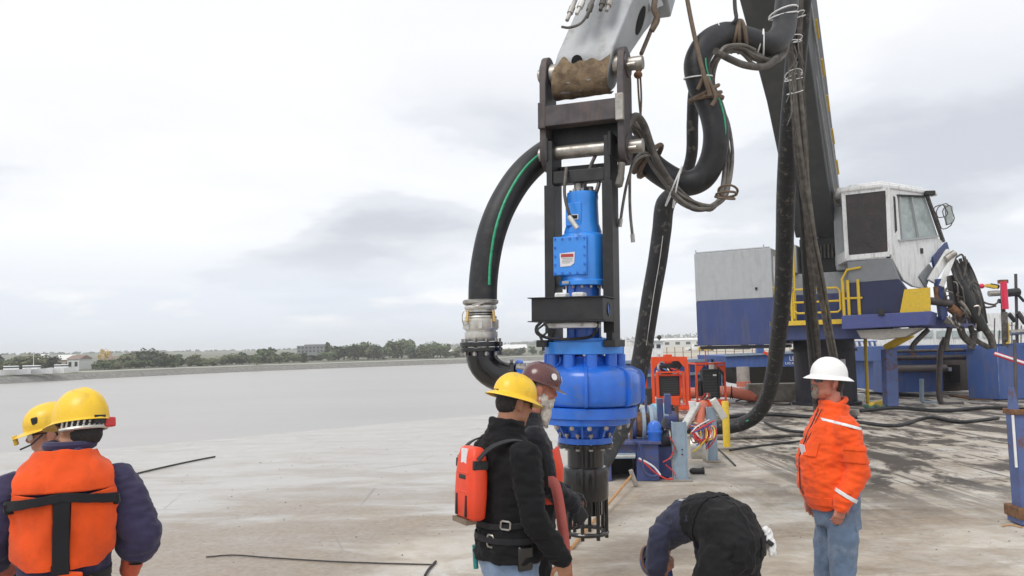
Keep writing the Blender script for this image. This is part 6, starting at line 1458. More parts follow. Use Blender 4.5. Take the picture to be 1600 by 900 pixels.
# ---------------------------------------------------------------- the man in the white hard hat (faces left)
ptW = P(1306, 800, 5.4)
spW = [((0, 0, .84), .145, .12), ((0, 0, .95), .17, .13), ((0, .03, 1.08), .175, .155), ((0, .035, 1.22), .18, .16), ((0, .012, 1.36), .185, .135), ((0, -.005, 1.46), .165, .105), ((0, -.01, 1.53), .085, .07), ((0, -.018, 1.58), .062, .06)]
armsW = [((-.19, -.02, 1.43), (-.245, -.065, 1.18), (-.215, .05, .975), (.10, .25, -1), (1, .1, .1), 1), ((.195, -.02, 1.43), (.255, -.03, 1.18), (.23, .08, .97), (0, .15, -1), (-1, 0, 0), -1)]
legsW = [((-.095, -.01, .90), (-.105, .02, .50), (-.11, -.03, .09), .1), ((.095, -.01, .90), (.11, .05, .50), (.115, .02, .09), -.1)]
MW = headm((0, .012, 1.735), .10, rad(9)) @ Matrix.Diagonal((1.06, 1.06, 1.04, 1))
W_ = person('heavyset man in a white full-brim hard hat and bright orange jacket, facing the pump', (ptW.x, 5.4, .004), 92, spW, armsW, legsW, MW, m_skinr, hands=((.42, 0), (.4, 0)), headkw=dict(full=1.10, cheek=1.2))
W_.scale = (.95, .93, 1); boots(W_, legsW)
trousers(W_, [((0, 0, .80), .12, .12), ((0, 0, .90), .165, .135), ((0, .005, 1.02), .168, .145)], legsW, m_jeang)
mb = MB(); torso(mb, [((0, .0, .975), .185, .160), ((0, .012, 1.0), .19, .168), ((0, .045, 1.08), .188, .185), ((0, .045, 1.22), .19, .18), ((0, .01, 1.36), .195, .150), ((0, -.008, 1.46), .165, .115), ((0, -.014, 1.53), .10, .085), ((0, -.024, 1.57), .082, .078), ((0, -.030, 1.595), .084, .078)], .016)
for s_, e_, w_, *_ in armsW: sleeve(mb, s_, e_, w_, .090, .076, .060, .0)
jbase = []; jme = remeshed(mb, .0085, 5, [(.007, (7, 7, 12), 4), (.0045, (13, 13, 32), 7), (-.0035, (18, 18, 30), 6), (-.0012, (60, 60, 60), 2)], keep=jbase); link_mesh('jacket', jme, m_orange, W_); jb_ = jbase[0]
mb = MB(); sleeve(mb, *armsW[0][:3], .092, .080, .066, .0); slb = remeshed(mb, .0085, 5)
patch(jb_, [((0, 0, 1.457), (0, -.28, 1)), ((0, 0, 1.474), (0, .28, -1)), ((0, .10, 0), (0, -1, 0)), ((-.05, 0, 0), (-1, 0, 0))], m_refl, 'reflective_tape', W_, .007, .003)
wn_ = (V(armsW[0][2]) - V(armsW[0][1])).normalized(); cp = V(armsW[0][2]) - wn_ * .06
patch(slb, [(cp - wn_ * .012 , wn_ + V((0, -.0, -.0))), (cp + wn_ * .012, -wn_)], m_refl, 'cuff_tape', W_, .006, .003)
patch(jb_, [((0, .0, 1.005), (0, 0, -1)), ((0, 0, .95), (0, 0, 1)), ((-.2, 0, 0), (1, 0, 0)), ((.2, 0, 0), (-1, 0, 0))], m_orange, 'jacket_hem', W_, .006, .004)
patch(slb, [((0, 0, 1.24), (0, -.1, 1)), ((0, 0, 1.33), (0, .1, -1)), ((0, .03, 0), (0, -1, 0)), ((0, -.085, 0), (0, 1, 0)), ((-.21, 0, 0), (-1, 0, 0))], m_orange, 'sleeve_pocket', W_, .007, .005)
patch(slb, [((0, 0, 1.315), (0, -.1, 1)), ((0, 0, 1.345), (0, .1, -1)), ((0, .034, 0), (0, -1, 0)), ((0, -.09, 0), (0, 1, 0)), ((-.21, 0, 0), (-1, 0, 0))], m_orange, 'pocket_flap', W_, .013, .005)
patch(jb_, [((0, 0, 1.26), (0, 0, 1)), ((0, 0, 1.35), (0, 0, -1)), ((0, .10, 0), (0, 1, 0)), ((-.05, 0, 0), (-1, 0, 0)), ((-.15, 0, 0), (1, 0, 0))], m_orange, 'chest_pocket', W_, .010, .005)
patch(jb_, [((0, 0, .975), (0, 0, 1)), ((0, 0, 1.60), (0, 0, -1)), ((-.005, 0, 0), (1, 0, 0)), ((.005, 0, 0), (-1, 0, 0)), ((0, .08, 0), (0, 1, 0))], m_rad, 'front_zip', W_, .006, .004)
mb = MB(); mb.tube([V((0, -.030, 1.588)) + V((.080 * math.cos(a), .080 * math.sin(a), .034 * math.sin(a) * -1)) for a in [i * math.pi / 14 for i in range(28)]], .017, 8, close=True)
mb.build('collar', m_orange, W_)
mb = MB(); mb.tube(curve([(-.05, .085, 1.56), (-.045, .13, 1.48), (-.04, .17, 1.40), (-.04, .21, 1.34)], 5), .0025, 6); mb.build('lanyard', m_rad, W_); MB().box((-.045, .232, 1.29), (.055, .006, .085), (-.2, 0, .2)).build('badge', m_label, W_)
mb = MB(); limb(mb, [V(armsW[0][2]) - wn_ * .02, V(armsW[0][2]) + wn_ * .02], [.044, .040]); link_mesh('cuff', remeshed(mb, .007, 2), m_web, W_)
MB().box((-.150, -.085, .85), (.012, .10, .12), (0, .06, .75)).build('back_pocket', m_jeang, W_, bevel=.005)
hat(W_, MW, m_hatw, 'full'); hairmesh(W_, MW, m_hair, 1.10); glasses(W_, MW, m_lens); beard(W_, MW, m_beardg, .0, True)

# ---------------------------------------------------------------- man in black fleece with the orange pack (faces right, away)
spB = [((0, 0, .84), .135, .11), ((0, 0, .95), .165, .12), ((0, .01, 1.08), .155, .12), ((0, .02, 1.24), .175, .128), ((0, .005, 1.38), .185, .115), ((0, -.01, 1.47), .15, .085), ((0, -.005, 1.53), .075, .065), ((0, .012, 1.58), .058, .058)]
armsB = [((-.20, 0, 1.43), (-.25, .02, 1.13), (-.17, .19, .98), (.3, .8, -.4), (.6, -.2, -.5), -1), ((.20, -.01, 1.43), (.265, .00, 1.13), (.245, .165, .925), (0, .30, -1), (-1, 0, .0), -1)]
legsB = [((-.09, 0, .90), (-.10, .02, .50), (-.11, -.03, .09), .1), ((.09, 0, .90), (.105, .03, .50), (.11, -.01, .09), -.1)]
MB_ = headm((0, .055, 1.685), rad(2), rad(-13))
locB = P(794, 800, 4.3)
B_ = person('man in a black fleece and yellow full-brim hat carrying an orange life pack', (locB.x, 4.3, .004), -60, spB, armsB, legsB, MB_, m_skint, hands=((.6, 0), (.45, 0)))
B_.scale = (1, 1, 1.014); boots(B_, legsB); trousers(B_, [((0, 0, .80), .12, .11), ((0, 0, .90), .165, .135), ((0, .0, 1.0), .16, .13)], legsB, m_jean)
mb = MB(); torso(mb, [((0, 0, .905), .185, .155), ((0, 0, .95), .184, .15), ((0, .01, 1.08), .168, .138), ((0, .02, 1.24), .18, .138), ((0, .0, 1.38), .19, .128), ((0, -.012, 1.47), .155, .10), ((0, -.006, 1.53), .09, .08), ((0, .004, 1.575), .074, .076), ((0, .008, 1.605), .072, .075)], .016)
for s_, e_, w_, *_ in armsB: sleeve(mb, s_, e_, w_, .084, .066, .050, -.005)
fb = []; fme = remeshed(mb, .0085, 5, [(.006, (8, 8, 14), 4), (.004, (13, 13, 34), 7), (-.004, (20, 20, 26), 6), (-.0012, (80, 80, 80), 2)], keep=fb); link_mesh('fleece', fme, m_fleece, B_)
mb = MB(); mb.tube([V((0, .003, 1.592)) + V((.074 * math.cos(a), .076 * math.sin(a), .012 * math.sin(a) * -1)) for a in [i * math.pi / 14 for i in range(28)]], .015, 8, close=True); mb.build('collar', m_fleece, B_)
# life pack on the back: rounded box with slots, label and straps
def pack(t, c, sz, lean=0.0):
    Mx = Matrix.Translation(V(c)) @ Euler((lean, 0, 0)).to_matrix().to_4x4(); w_, d_, h_ = sz
    mb = MB(); secs = []
    for z, k, kd in ((-.5, .80, .55), (-.46, .97, .9), (-.2, 1.0, 1), (.1, .97, 1), (.36, .84, .92), (.47, .72, .75), (.5, .6, .45)): secs.append((V((0, 0, z * h_)), V((w_ / 2 * k, 0, 0)), V((0, d_ / 2 * kd, 0))))
    loft(mb, secs, 32, 4.2); mb.v = [Mx @ q for q in mb.v]; o = mb.build('life_pack', m_packo, t, ang=60)
    def bx(c_, d__, nm, m, bev=.004): MB().box(Mx @ V(c_), d__, Mx.to_3x3()).build(nm, m, t, bevel=bev)
    bx((.0, -d_ / 2 + .004, .03), (w_ * .32, .016, .022), 'pack_slot', m_rad)
    for x in (-.25, .22): bx((x * w_, -d_ / 2 + .006, -.31 * h_), (.018, .018, h_ * .30), 'pack_strap', m_web)
    bx((.0, -d_ / 2 + .009, .37 * h_), (.062, .012, .075), 'pack_label', m_refl, .001)
    for x in (-.43, .42): bx((x * w_, -.0, .26 * h_), (.02, d_ * .8, .045), 'strap_slot', m_rad)
    for zz in (-.12, .14): bx((.0, -d_ / 2 + .002, zz * h_), (w_ * .55, .008, .006), 'pack_groove', m_packo, .002)
    return Mx
Mx = pack(B_, (-.02, -.205, 1.30), (.225, .105, .36), rad(-4))
MB().bar(Mx @ V((-.1, -.02, -.19)), Mx @ V((.06, -.02, -.19)), .06, .025).build('pack_foot', m_dirtg, B_)
ribbon(B_, curve([(.095, -.22, 1.42), (.12, -.17, 1.475), (.135, -.09, 1.505), (.14, .0, 1.505), (.14, .09, 1.46), (.13, .15, 1.38), (.12, .165, 1.25)], 5), lambda i: (.15, -.5 if i < 12 else .35, 1), .042, .006, m_web, 'shoulder_strap')
ribbon(B_, curve([(-.12, -.22, 1.42), (-.13, -.15, 1.485), (-.14, -.05, 1.508), (-.14, .05, 1.49), (-.13, .14, 1.38)], 5), lambda i: (-.15, -.3, 1), .042, .006, m_web, 'shoulder_strap')
for z0, tl in ((1.10, -.12), (1.015, .02)):
    patch(fb[0], [((0, 0, z0 - .014), (0, tl, 1)), ((0, 0, z0 + .014), (0, -tl, -1)), ((.212, 0, 0), (-1, 0, 0)), ((-.212, 0, 0), (1, 0, 0))], m_web, 'chest_belt', B_, .008, .004)
def buckle(t, c, w_, h_, rot):
    R = Euler(rot).to_matrix(); MB().tube([V(c) + R @ V((sx * w_ / 2, 0, sz * h_ / 2)) for sx, sz in ((-1, -.7), (-.7, -1), (.7, -1), (1, -.7), (1, .7), (.7, 1), (-.7, 1), (-1, .7))], .005, 6, close=True).build('buckle', m_steel, t)
buckle(B_, (.155, -.105, 1.10), .05, .04, (0, .1, .75)); buckle(B_, (.075, -.150, 1.015), .04, .06, (0, .1, .35)); buckle(B_, (.19, .02, 1.05), .03, .04, (0, 0, 1.5))
mb = MB()
for k in range(14): mb.tube([V((-.045 + .0, -.158, 1.12 - .012 * k)) + V((.012 * math.cos(a), .006, .010 * math.sin(a))) for a in [i * .785 for i in range(8)]], .003, 5, close=True)
mb.build('coiled_cord', m_web, B_)
mb = MB(); mb.box((.192, -.015, .935), (.024, .085, .125), (0, .05, 0)); mb.build('phone_pouch', m_blackgl, B_, bevel=.012); MB().box((.207, -.015, .965), (.006, .07, .05), (0, .05, 0)).build('pouch_flap', m_blackgl, B_, bevel=.003)
MB().cyl((-.11, -.14, .84), (-.11, -.145, .96), .014, 10).build('teal_marker', A('teal', (.02, .20, .20), .4), B_)
hat(B_, MB_, m_haty, 'full'); hairmesh(B_, MB_, m_hair, 1.0, -.075); glasses(B_, MB_, m_lens)

# ---------------------------------------------------------------- bearded man with the maroon hat (faces right)
spM = [((0, 0, .84), .135, .11), ((0, 0, .95), .165, .12), ((0, .01, 1.08), .16, .13), ((0, .015, 1.24), .175, .13), ((0, -.005, 1.38), .185, .115), ((0, -.015, 1.47), .15, .085), ((0, -.005, 1.53), .075, .065), ((0, .02, 1.58), .058, .058)]
armsM = [((-.20, 0, 1.43), (-.24, .06, 1.15), (-.10, .26, 1.06), (.4, .8, -.2), (.5, 0, -.8), -1), ((.20, 0, 1.43), (.235, .07, 1.17), (.17, .24, 1.04), (-.1, .5, -.8), (-.8, -.1, -.3), -1)]
legsM = [((-.09, 0, .90), (-.10, .02, .50), (-.11, -.03, .09), .1), ((.09, 0, .90), (.105, .03, .50), (.11, -.01, .09), -.1)]
MM = headm((0, .085, 1.70), rad(-2), rad(-16))
locM = P(827, 800, 4.95)
M_ = person('grey-bearded man in a maroon hard hat looking down beside the pump', (locM.x, 4.95, .004), -80, spM, armsM, legsM, MM, m_skinr, hands=((.7, 0), (.7, 0)))
M_.scale = (1, 1, 1.03); boots(M_, legsM); trousers(M_, [((0, 0, .80), .12, .11), ((0, 0, .90), .165, .135), ((0, .0, 1.0), .16, .13)], legsM, m_overall)
mb = MB(); torso(mb, [((0, 0, .915), .172, .135), ((0, .01, 1.08), .168, .145), ((0, .015, 1.24), .18, .142), ((0, -.005, 1.38), .19, .128), ((0, -.015, 1.47), .155, .10), ((0, -.006, 1.53), .09, .08), ((0, .004, 1.575), .07, .07)], .014)
for s_, e_, w_, *_ in armsM: sleeve(mb, s_, e_, w_, .082, .066, .052, .01)
mme = remeshed(mb, .009, 5, FOLD); link_mesh('jacket', mme, F('dark_jacket', (.012, .013, .018)), M_)
mb = MB(); torso(mb, [((0, 0, .95), .172, .135), ((0, .01, 1.08), .168, .145), ((0, .015, 1.24), .18, .142), ((0, -.005, 1.38), .19, .128), ((0, -.015, 1.47), .155, .10)], .016); mtb = remeshed(mb, .009, 4)
patch(mtb, [((0, 0, 1.06), (0, 0, 1)), ((0, 0, 1.36), (0, 0, -1)), ((0, .055, 0), (0, 1, 0)), ((.185, 0, 0), (-1, 0, 0)), ((.055, 0, 0), (1, 0, 0))], m_packo, 'life_vest_panel', M_, .018, .02)
for s_ in (0, 1):
    mb = MB(); a = armsM[s_]; hand(mb, a[2], a[3], a[4], a[5], .9, 1.12); link_mesh('work_glove', remeshed(mb, .006, 2), m_gloveb, M_)
ho = hat(M_, MM, m_hatb, 'cap'); sticker(M_, ho[1], rad(62), rad(66), .021, m_label); sticker(M_, ho[1], rad(62), rad(67), .006, m_rad); sticker(M_, ho[1], rad(6), rad(68), .024, m_label); beard(M_, MM, m_beard, .085); hairmesh(M_, MM, m_beardg, 1.0, -.07)
# the flat red hose he holds
hs = pc([(852, 764, 4.72), (860, 752, 4.66), (868, 760, 4.6), (875, 795, 4.55), (882, 850, 4.5), (888, 930, 4.45), (890, 1040, 4.45)], 6)
tag(MB().tube(hs, .030, 12).build('red_hose', A('faded_red_hose', (.40, .075, .06), .6, var=.2, dirt=.4, dcol=(.30, .14, .12))), 'faded red hose held upright by the bearded man', 'hose')

# ---------------------------------------------------------------- man with the orange vest, seen from behind
spL = [((0, 0, .84), .14, .12), ((0, 0, .95), .16, .13), ((0, .01, 1.08), .155, .13), ((0, .015, 1.24), .17, .135), ((0, -.005, 1.38), .18, .12), ((0, -.02, 1.47), .155, .09), ((0, -.01, 1.53), .08, .07), ((0, .01, 1.58), .06, .058)]
armsL = [((-.20, 0, 1.42), (-.285, .0, 1.20), (-.24, .20, 1.07), (.3, .8, -.2), (.3, -.1, -.9), -1), ((.20, 0, 1.42), (.295, -.02, 1.21), (.255, .06, 1.04), (-.1, .45, -.8), (-.9, 0, .1), -1)]
legsL = [((-.10, 0, .90), (-.11, .02, .50), (-.12, -.03, .09), .1), ((.10, 0, .90), (.115, .03, .50), (.12, -.01, .09), -.1)]
ML = headm((.045, .035, 1.648), rad(38), rad(-6))
locL = P(131, 800, 3.65)
L_ = person('man seen from behind in a navy jumpsuit with a bright orange vest', (locL.x, 3.5, .004), 26, spL, armsL, legsL, ML, m_skint, hands=((.6, 0), (.6, 0)))
L_.scale = (1, 1, 1.016); boots(L_, legsL)
mb = MB(); torso(mb, [((0, 0, .80), .14, .13), ((0, 0, .90), .175, .145), ((0, 0, .97), .168, .14), ((0, .01, 1.06), .155, .138), ((0, .015, 1.24), .172, .148), ((0, -.005, 1.38), .188, .138), ((0, -.02, 1.47), .165, .110), ((0, -.01, 1.53), .095, .085), ((0, .0, 1.575), .076, .076)], .016)
for hp_, kn, an, yw in legsL: limb(mb, [hp_, V(hp_).lerp(V(kn), .45), kn, V(kn).lerp(V(an), .45), V(an) + V((0, 0, .02))], (.122, .112, .09, .086, .082))
for s_, e_, w_, *_ in armsL:
    s_, e_, w_ = V(s_), V(e_), V(w_); limb(mb, [s_, s_.lerp(e_, .5), e_, e_.lerp(w_, .25)], [.088, .090, .088, .088])
lb = []; lme = remeshed(mb, .0085, 5, [(.006, (7, 7, 11), 4), (.004, (12, 12, 28), 7), (-.004, (16, 16, 20), 6), (-.0015, (60, 60, 60), 2)], keep=lb); link_mesh('jumpsuit', lme, m_navycl, L_); lme = lb[0]
BK = ((0, -1, 0), -.15)
def pad(planes, nm, off=.014, th=.018): return patch(lme, planes, m_vest, nm, L_, off, th, wr=[(.012, (7, 7, 9), 3.3), (.007, (24, 24, 12), 1.1)])
pad([((0, 0, 1.425), (-.0, 0, 1)), ((0, 0, 1.565), (0, -.2, -1)), ((.185, 0, 1.45), (-1, 0, -.25)), ((-.185, 0, 1.45), (1, 0, -.25)), ((0, .03, 0), (0, -1, 0))], 'vest_yoke')
pad([((0, 0, 1.125), (0, 0, 1)), ((0, 0, 1.40), (.16, 0, -1)), ((.165, 0, 1.2), (-1, 0, .12)), ((.028, 0, 0), (1, 0, 0)), ((0, .06, 0), (0, -1, 0)), ((.13, 0, 1.14), (-.7, 0, .7))], 'vest_lower_pad')
pad([((0, 0, 1.125), (0, 0, 1)), ((0, 0, 1.40), (-.16, 0, -1)), ((-.165, 0, 1.2), (1, 0, .12)), ((-.032, 0, 0), (-1, 0, 0)), ((0, .06, 0), (0, -1, 0)), ((-.13, 0, 1.14), (.7, 0, .7))], 'vest_lower_pad')
patch(lme, [((0, 0, 1.11), (0, 0, 1)), ((0, 0, 1.42), (0, 0, -1)), ((.026, 0, 0), (-1, 0, 0)), ((-.030, 0, 0), (1, 0, 0)), ((0, 0, 0), (0, -1, 0))], m_web, 'back_strap', L_, .028, .022)
for s_ in (-1, 1): patch(lme, [((0, 0, 1.392), (s_ * .16, 0, 1)), ((0, 0, 1.428), (s_ * -.16, 0, -1)), ((0, 0, 0), (s_, 0, 0)), ((s_ * .212, 0, 0), (-s_, 0, 0)), ((0, .05, 0), (0, -1, 0))], m_web, 'cross_strap', L_, .030, .022)
patch(lme, [((0, 0, 1.05), (0, 0, 1)), ((0, 0, 1.088), (0, 0, -1)), ((.3, 0, 0), (-1, 0, 0)), ((-.3, 0, 0), (1, 0, 0))], m_web, 'waist_belt', L_, .006, .006)
MB().box((.03, -.178, 1.09), (.09, .03, .05), (0, .2, 0)).build('belt_pouch', m_vest, L_, bevel=.008); buckle(L_, (-.06, -.172, 1.07), .05, .045, (0, .1, 0)); MB().box((-.11, -.16, 1.02), (.07, .03, .11), (0, .3, .3)).build('radio_pouch', m_web, L_, bevel=.01); MB().tube(curve([(-.10, -.165, 1.07), (-.03, -.19, 1.01), (.05, -.185, 1.03), (.11, -.16, 1.08)], 5), .006, 6).build('safety_lanyard', m_orhose, L_)
for s_ in (0, 1):
    a = armsL[s_]; mb = MB(); limb(mb, [V(a[1]).lerp(V(a[2]), .55), V(a[2])], [.05, .044]); hand(mb, a[2], a[3], a[4], a[5], .8, 1.25); link_mesh('rubber_glove', remeshed(mb, .007, 2, [(-.002, (40, 40, 40), 3)]), m_glove, L_)
mb = MB(); mb.tube([V((.012, .008, 1.605)) + V((.088 * math.cos(a), .078 * math.sin(a), 0)) for a in [i * math.pi / 14 for i in range(28)]], .020, 8, close=True); mb.build('collar', m_navycl, L_)
ho = hat(L_, ML @ Matrix.Translation(V((0, 0, .004))) @ Matrix.Diagonal((1.03, 1.03, 1.18, 1)), m_haty, 'cap'); hairmesh(L_, ML, m_hair, .97, -.045)
MB().box(ho[1] @ V((.055, -.105, -.022)), (.05, .03, .035), ho[1].to_3x3()).build('red_adjuster', m_redw, L_, bevel=.006)
mb = MB()
for k in range(14):
    a = math.pi * (.55 + .9 * k / 13); mb.tube([ho[1] @ V((.094 * math.sin(a), .112 * math.cos(a), -.004)), ho[1] @ V((.092 * math.sin(a + .08), .110 * math.cos(a + .08), -.034))], .006, 6)
mb.tube([ho[1] @ V((.094 * math.sin(a), .112 * math.cos(a), -.036)) for a in [math.pi * (.5 + i / 14) for i in range(15)]], .008, 6); mb.build('ratchet_harness', m_alu, L_)
gb = thing('tool_bucket', 'green and orange tool bag at the hip of the vest-wearing man', 'tool bag', (locL.x + .43, 3.62, .004))
zb_ = .62
mb = MB(); mb.lathe([(.15, 0), (.16, .02), (.17, zb_), (.16, zb_ + .01)], 24); mb.build('bag', A('bag_green', (.05, .10, .085), .6, var=.2, dirt=.4), gb); mb = MB(); mb.tube([(.165 * math.cos(a), .165 * math.sin(a), zb_) for a in [i * math.pi / 12 for i in range(24)]], .014, 8, close=True); mb.build('rim', m_orhose, gb)
mb = MB(); mb.tube(curve([(-.15, 0, zb_), (-.12, .0, zb_ + .22), (0, 0, zb_ + .30), (.12, 0, zb_ + .22), (.15, 0, zb_)], 6), .014, 8); mb.build('carry_handle', m_web, gb)

# ---------------------------------------------------------------- man behind him with safety glasses, facing the camera's left
spG = [((0, 0, .80), .13, .11), ((0, 0, .92), .16, .12), ((0, .01, 1.05), .155, .12), ((0, .015, 1.20), .165, .125), ((0, -.005, 1.32), .17, .11), ((0, -.01, 1.40), .14, .085), ((0, 0, 1.45), .07, .065), ((0, .02, 1.50), .055, .055)]
armsG = [((-.18, 0, 1.36), (-.22, .03, 1.08), (-.16, .20, .93), (.2, .8, -.4), (.8, 0, -.4), -1), ((.18, 0, 1.36), (.22, .03, 1.08), (.16, .20, .93), (-.2, .8, -.4), (-.8, 0, -.4), 1)]
legsG = [((-.09, 0, .86), (-.10, .02, .48), (-.11, -.03, .09), .1), ((.09, 0, .86), (.105, .03, .48), (.11, -.01, .09), -.1)]
MG = headm((0, .05, 1.615), rad(-6), rad(-10))
locG = P(93, 800, 4.25)
G_ = person('man in clear safety glasses and yellow hard hat behind the vest-wearing man', (locG.x, 4.25, .004), 118, spG, armsG, legsG, MG, m_skin, hands=((.6, 0), (.6, 0)))
boots(G_, legsG); trousers(G_, [((0, 0, .76), .12, .11), ((0, 0, .86), .16, .135), ((0, .0, .96), .155, .13)], legsG, m_navycl)
mb = MB(); torso(mb, [((0, 0, .88), .165, .13), ((0, .01, 1.05), .16, .135), ((0, .015, 1.20), .17, .138), ((0, -.005, 1.32), .172, .122), ((0, -.01, 1.40), .145, .095), ((0, 0, 1.45), .085, .075), ((0, .01, 1.49), .066, .066)], .012)
for s_, e_, w_, *_ in armsG: sleeve(mb, s_, e_, w_, .078, .062, .050, .01)
link_mesh('work_shirt', remeshed(mb, .010, 5, FOLD), m_navycl, G_)
ho = hat(G_, MG, m_haty, 'cap'); glasses(G_, MG, m_clear); hairmesh(G_, MG, m_hair, 1.0, -.06)
MB().box(ho[1] @ V((-.085, .05, .045)), (.02, .03, .035), ho[1].to_3x3()).build('lamp_clip', m_rad, G_, bevel=.005); mb = MB(); mb.box(ho[1] @ V((-.02, .165, -.03)), (.03, .02, .05), ho[1].to_3x3()); mb.build('visor_tag', m_yel, G_, bevel=.004)
MB().tube([MG @ V(q) for q in ((-.09, .02, .01), (-.09, .08, -.03), (-.05, .135, -.045))], .005, 6).build('headset_boom', m_rad, G_)

# ---------------------------------------------------------------- man bending over (faces left, away)
def bent(y, z): return (0, y, z)
spD = [((0, -.05, .82), .15, .13), ((0, -.06, .93), .18, .15), ((0, .00, 1.03), .175, .15), ((0, .14, 1.065), .175, .14), ((0, .30, 1.03), .185, .135), ((0, .42, .95), .19, .115), ((0, .50, .88), .15, .085), ((0, .545, .83), .07, .065), ((0, .58, .79), .058, .058)]
armsD = [((-.205, .40, .92), (-.24, .42, .62), (-.20, .50, .36), (0, .2, -1), (1, 0, .1), 1), ((.205, .40, .92), (.24, .40, .62), (.20, .50, .36), (0, .2, -1), (-1, 0, .1), -1)]
legsD = [((-.11, -.05, .88), (-.17, .06, .48), (-.20, -.02, .09), .15), ((.11, -.05, .88), (.17, .06, .48), (.20, -.02, .09), -.15)]
MD = headm((0, .625, .655), 0, rad(-118))
locD = P(1147, 850, 5.0)
D_ = person('man in dark overalls and navy shirt bent double over the deck', (locD.x - .05, 5.0, .004), 36, spD, armsD, legsD, MD, m_skin, hands=((.5, 0), (.5, 0)))
D_.scale = (.97, .90, .875); boots(D_, legsD)
mb = MB(); torso(mb, spD[1:], .013)
for s_, e_, w_, *_ in armsD: s_, e_ = V(s_), V(e_); limb(mb, [s_, s_.lerp(e_, .45), s_.lerp(e_, .78)], [.084, .076, .072])
sme = remeshed(mb, .0085, 5, FOLD); link_mesh('tshirt', sme, m_tshirt, D_)
mb = MB(); torso(mb, [((0, -.05, .74), .12, .12), ((0, -.06, .82), .165, .15), ((0, -.065, .92), .19, .168), ((0, -.01, 1.025), .187, .168), ((0, .12, 1.065), .182, .155), ((0, .22, 1.05), .182, .148)], .018)
for hp_, kn, an, yw in legsD: limb(mb, [hp_, V(hp_).lerp(V(kn), .45), kn, V(kn).lerp(V(an), .45), V(an) + V((0, 0, .02))], (.135, .125, .10, .09, .085))
ome = remeshed(mb, .009, 5, [(.007, (12, 9, 9), 4), (-.005, (22, 22, 26), 6), (-.002, (60, 60, 60), 2)]); link_mesh('overalls', ome, m_overall, D_)
patch(ome, [((0, 0, .60), (0, 0, 1)), ((.006, 0, 0), (-1, 0, 0)), ((-.006, 0, 0), (1, 0, 0)), ((0, .16, 0), (0, -1, 0))], m_web, 'seat_seam', D_, .001, .004)
patch(ome, [((0, .10, 1.0), (0, 1, .25)), ((0, .135, 1.0), (0, -1, -.25)), ((0, 0, .9), (0, 0, 1))], m_overall, 'waistband', D_, .004, .005)
for s_ in (-1, 1):
    patch(sme, [((s_ * .085, 0, 0), (1, 0, 0)), ((s_ * .125, 0, 0), (-1, 0, 0)), ((0, .2, 0), (0, 1, 0)), ((0, 0, .93), (0, 0, 1))], m_overall, 'overall_strap', D_, .005, .005)
    patch(ome, [((s_ * .05, 0, 0), (s_, 0, 0)), ((s_ * .15, 0, 0), (-s_, 0, 0)), ((0, 0, .84), (0, 0, 1)), ((0, 0, .97), (0, 0, -1)), ((0, -.05, 0), (0, -1, 0))], m_overall, 'back_pocket', D_, .006, .006)
    MB().ell((s_ * .19, .09, 1.02), .008).build('rivet', m_alu, D_); MB().ell((s_ * .19, .02, .90), .007).build('rivet', m_alu, D_)
MB().box((-.105, .27, 1.175), (.028, .055, .004), (0, -.2, .3)).build('strap_slide', m_alu, D_)
mb = MB(); mb.ell((.185, -.19, .95), (.04, .03, .06)); mb.ell((.20, -.205, .895), (.03, .028, .05)); mb.ell((.18, -.215, .87), (.012, .012, .05)); mb.ell((.205, -.225, .865), (.012, .012, .045)); mb.ell((.17, -.19, .995), (.028, .02, .03)); link_mesh('pocketed_glove', remeshed(mb, .006, 2, [(.006, (40, 40, 30), 3)]), m_white, D_)
MB().bar((.16, -.20, .93), (.19, -.215, .90), .05, .03).build('glove_clip', m_rad, D_)
ho = hat(D_, MD, A('hat_blue', (.03, .06, .22), .4, coat=.2), 'cap'); hairmesh(D_, MD, m_hair, 1.0, -.07)
mb = MB(); mb.tube([ho[1] @ V((.110 * math.sin(a), .131 * math.cos(a), .008)) for a in [i * math.pi / 16 for i in range(32)]], .009, 6, close=True); mb.build('hat_band', m_rust, D_)
# ================================================================== HAZE over the water and the far bank
mh = bpy.data.materials.new('haze_air'); mh.use_nodes = True; nt = mh.node_tree; nt.nodes.clear()
pv = nd(nt, 'ShaderNodeVolumePrincipled', {'Color': (.97, .985, 1.0, 1), 'Density': .0005, 'Anisotropy': .2}); ho_ = nd(nt, 'ShaderNodeOutputMaterial'); nt.links.new(pv.outputs[0], ho_.inputs['Volume'])
mb = MB(); mb.box((0, 1100, 12.4), (3300, 2700, 31.4)); o = mb.build('haze', mh, smooth=False, origin=(0, 0, -3.3)); tag(o, kind='stuff')

# ================================================================== grit on the near deck
rg = random.Random(21); mb = MB()
for k in range(520):
    y = 3.5 + 14 * rg.random() ** 1.4; x = rg.uniform(-.62, .62) * y; s = rg.uniform(.003, .010) * (1 + .05 * y)
    if noise.noise(V((x * .5, y * .5, 3))) < -.1: continue
    q = V((x, y, s * .35 + .001)); mb.add([q + V((s * rg.uniform(.6, 1.3), 0, -s * .3)), q + V((0, s * rg.uniform(.6, 1.3), -s * .3)), q + V((-s * rg.uniform(.6, 1.3), 0, -s * .3)), q + V((0, -s * rg.uniform(.6, 1.3), -s * .3)), q + V((0, 0, s * .6))], [(0, 1, 4), (1, 2, 4), (2, 3, 4), (3, 0, 4), (3, 2, 1, 0)])
tag(mb.build('deck_grit', A('grit_grey', (.24, .20, .16), .9, var=.4), smooth=False, origin=(0, 8, 0)), kind='stuff')

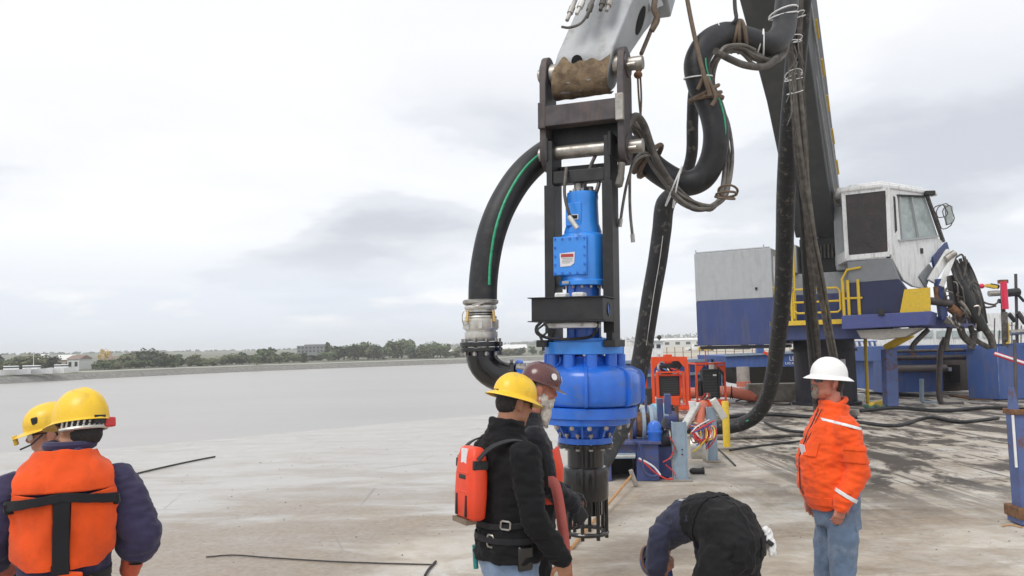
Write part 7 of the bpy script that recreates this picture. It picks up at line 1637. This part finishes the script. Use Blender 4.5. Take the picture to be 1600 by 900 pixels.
# ================================================================== sub-parts: small pieces go under the part that carries them
def base(n): return n.split('.')[0]
def nest(part_name, *kids):
    for t in [o for o in COL.objects if o.parent is None]:
        hosts = [c for c in t.children if base(c.name) == part_name]
        if len(hosts) != 1: continue
        for c in list(t.children):
            if base(c.name) in kids and c is not hosts[0] and not c.children: c.parent = hosts[0]
for a in (('motor', 'rating_plate', 'rating_print'), ('gearbox', 'serial_plate', 'gearbox_bolts'), ('cover_plate', 'cover_bolts', 'warning_label', 'label_band', 'label_line'), ('top_flange', 'top_flange_bolts'),
          ('volute', 'volute_rib', 'bolt_boss'), ('lower_flange', 'lower_flange_bolts'), ('suction_cone', 'cone_gusset'), ('suction_flange', 'suction_bolts'), ('tray', 'tray_flange', 'tray_hole', 'tray_hole_rim'),
          ('junction_box', 'box_screws'), ('outlet_pipe', 'clamp_fitting', 'outlet_flange'), ('bend', 'flange_bolts'), ('coupling_body', 'lug'), ('coupling_neck', 'seal_ring'), ('hose_clamp', 'clamp_bolt'),
          ('arm_tip', 'mud_crust', 'lifting_hole_shade', 'side_opening_shade', 'tip_bushing'), ('engine_box', 'door_lock', 'roof_edge', 'roof_stud', 'side_door'), ('pedestal', 'notice_plate', 'pedestal_ring', 'pedestal_foot'),
          ('front_pane', 'wiper'), ('side_window', 'window_bar', 'window_sill', 'window_rail'), ('side_shell', 'door_handle'), ('wall', 'window'), ('wheelhouse', 'window', 'roof'), ('cabin', 'window'), ('cab', 'window'),
          ('hard_hat', 'suspension_band', 'sticker', 'red_adjuster', 'ratchet_harness', 'lamp_clip', 'visor_tag', 'hat_band'), ('life_pack', 'pack_slot', 'pack_strap', 'pack_label', 'strap_slot', 'pack_groove', 'pack_foot'),
          ('jacket', 'collar', 'cuff', 'reflective_tape', 'cuff_tape', 'jacket_hem', 'sleeve_pocket', 'pocket_flap', 'chest_pocket', 'front_zip'), ('phone_pouch', 'pouch_flap'), ('overalls', 'seat_seam', 'waistband', 'overall_strap', 'back_pocket', 'rivet', 'strap_slide'),
          ('radiator', 'grille_bar', 'radiator_frame', 'badge'), ('exhaust_box', 'exhaust_cap'), ('drum', 'wire_turn'), ('mast_pole', 'cross_arm', 'mast_cap'), ('upper_box', 'rib'), ('crown', 'never')):
    nest(*a)
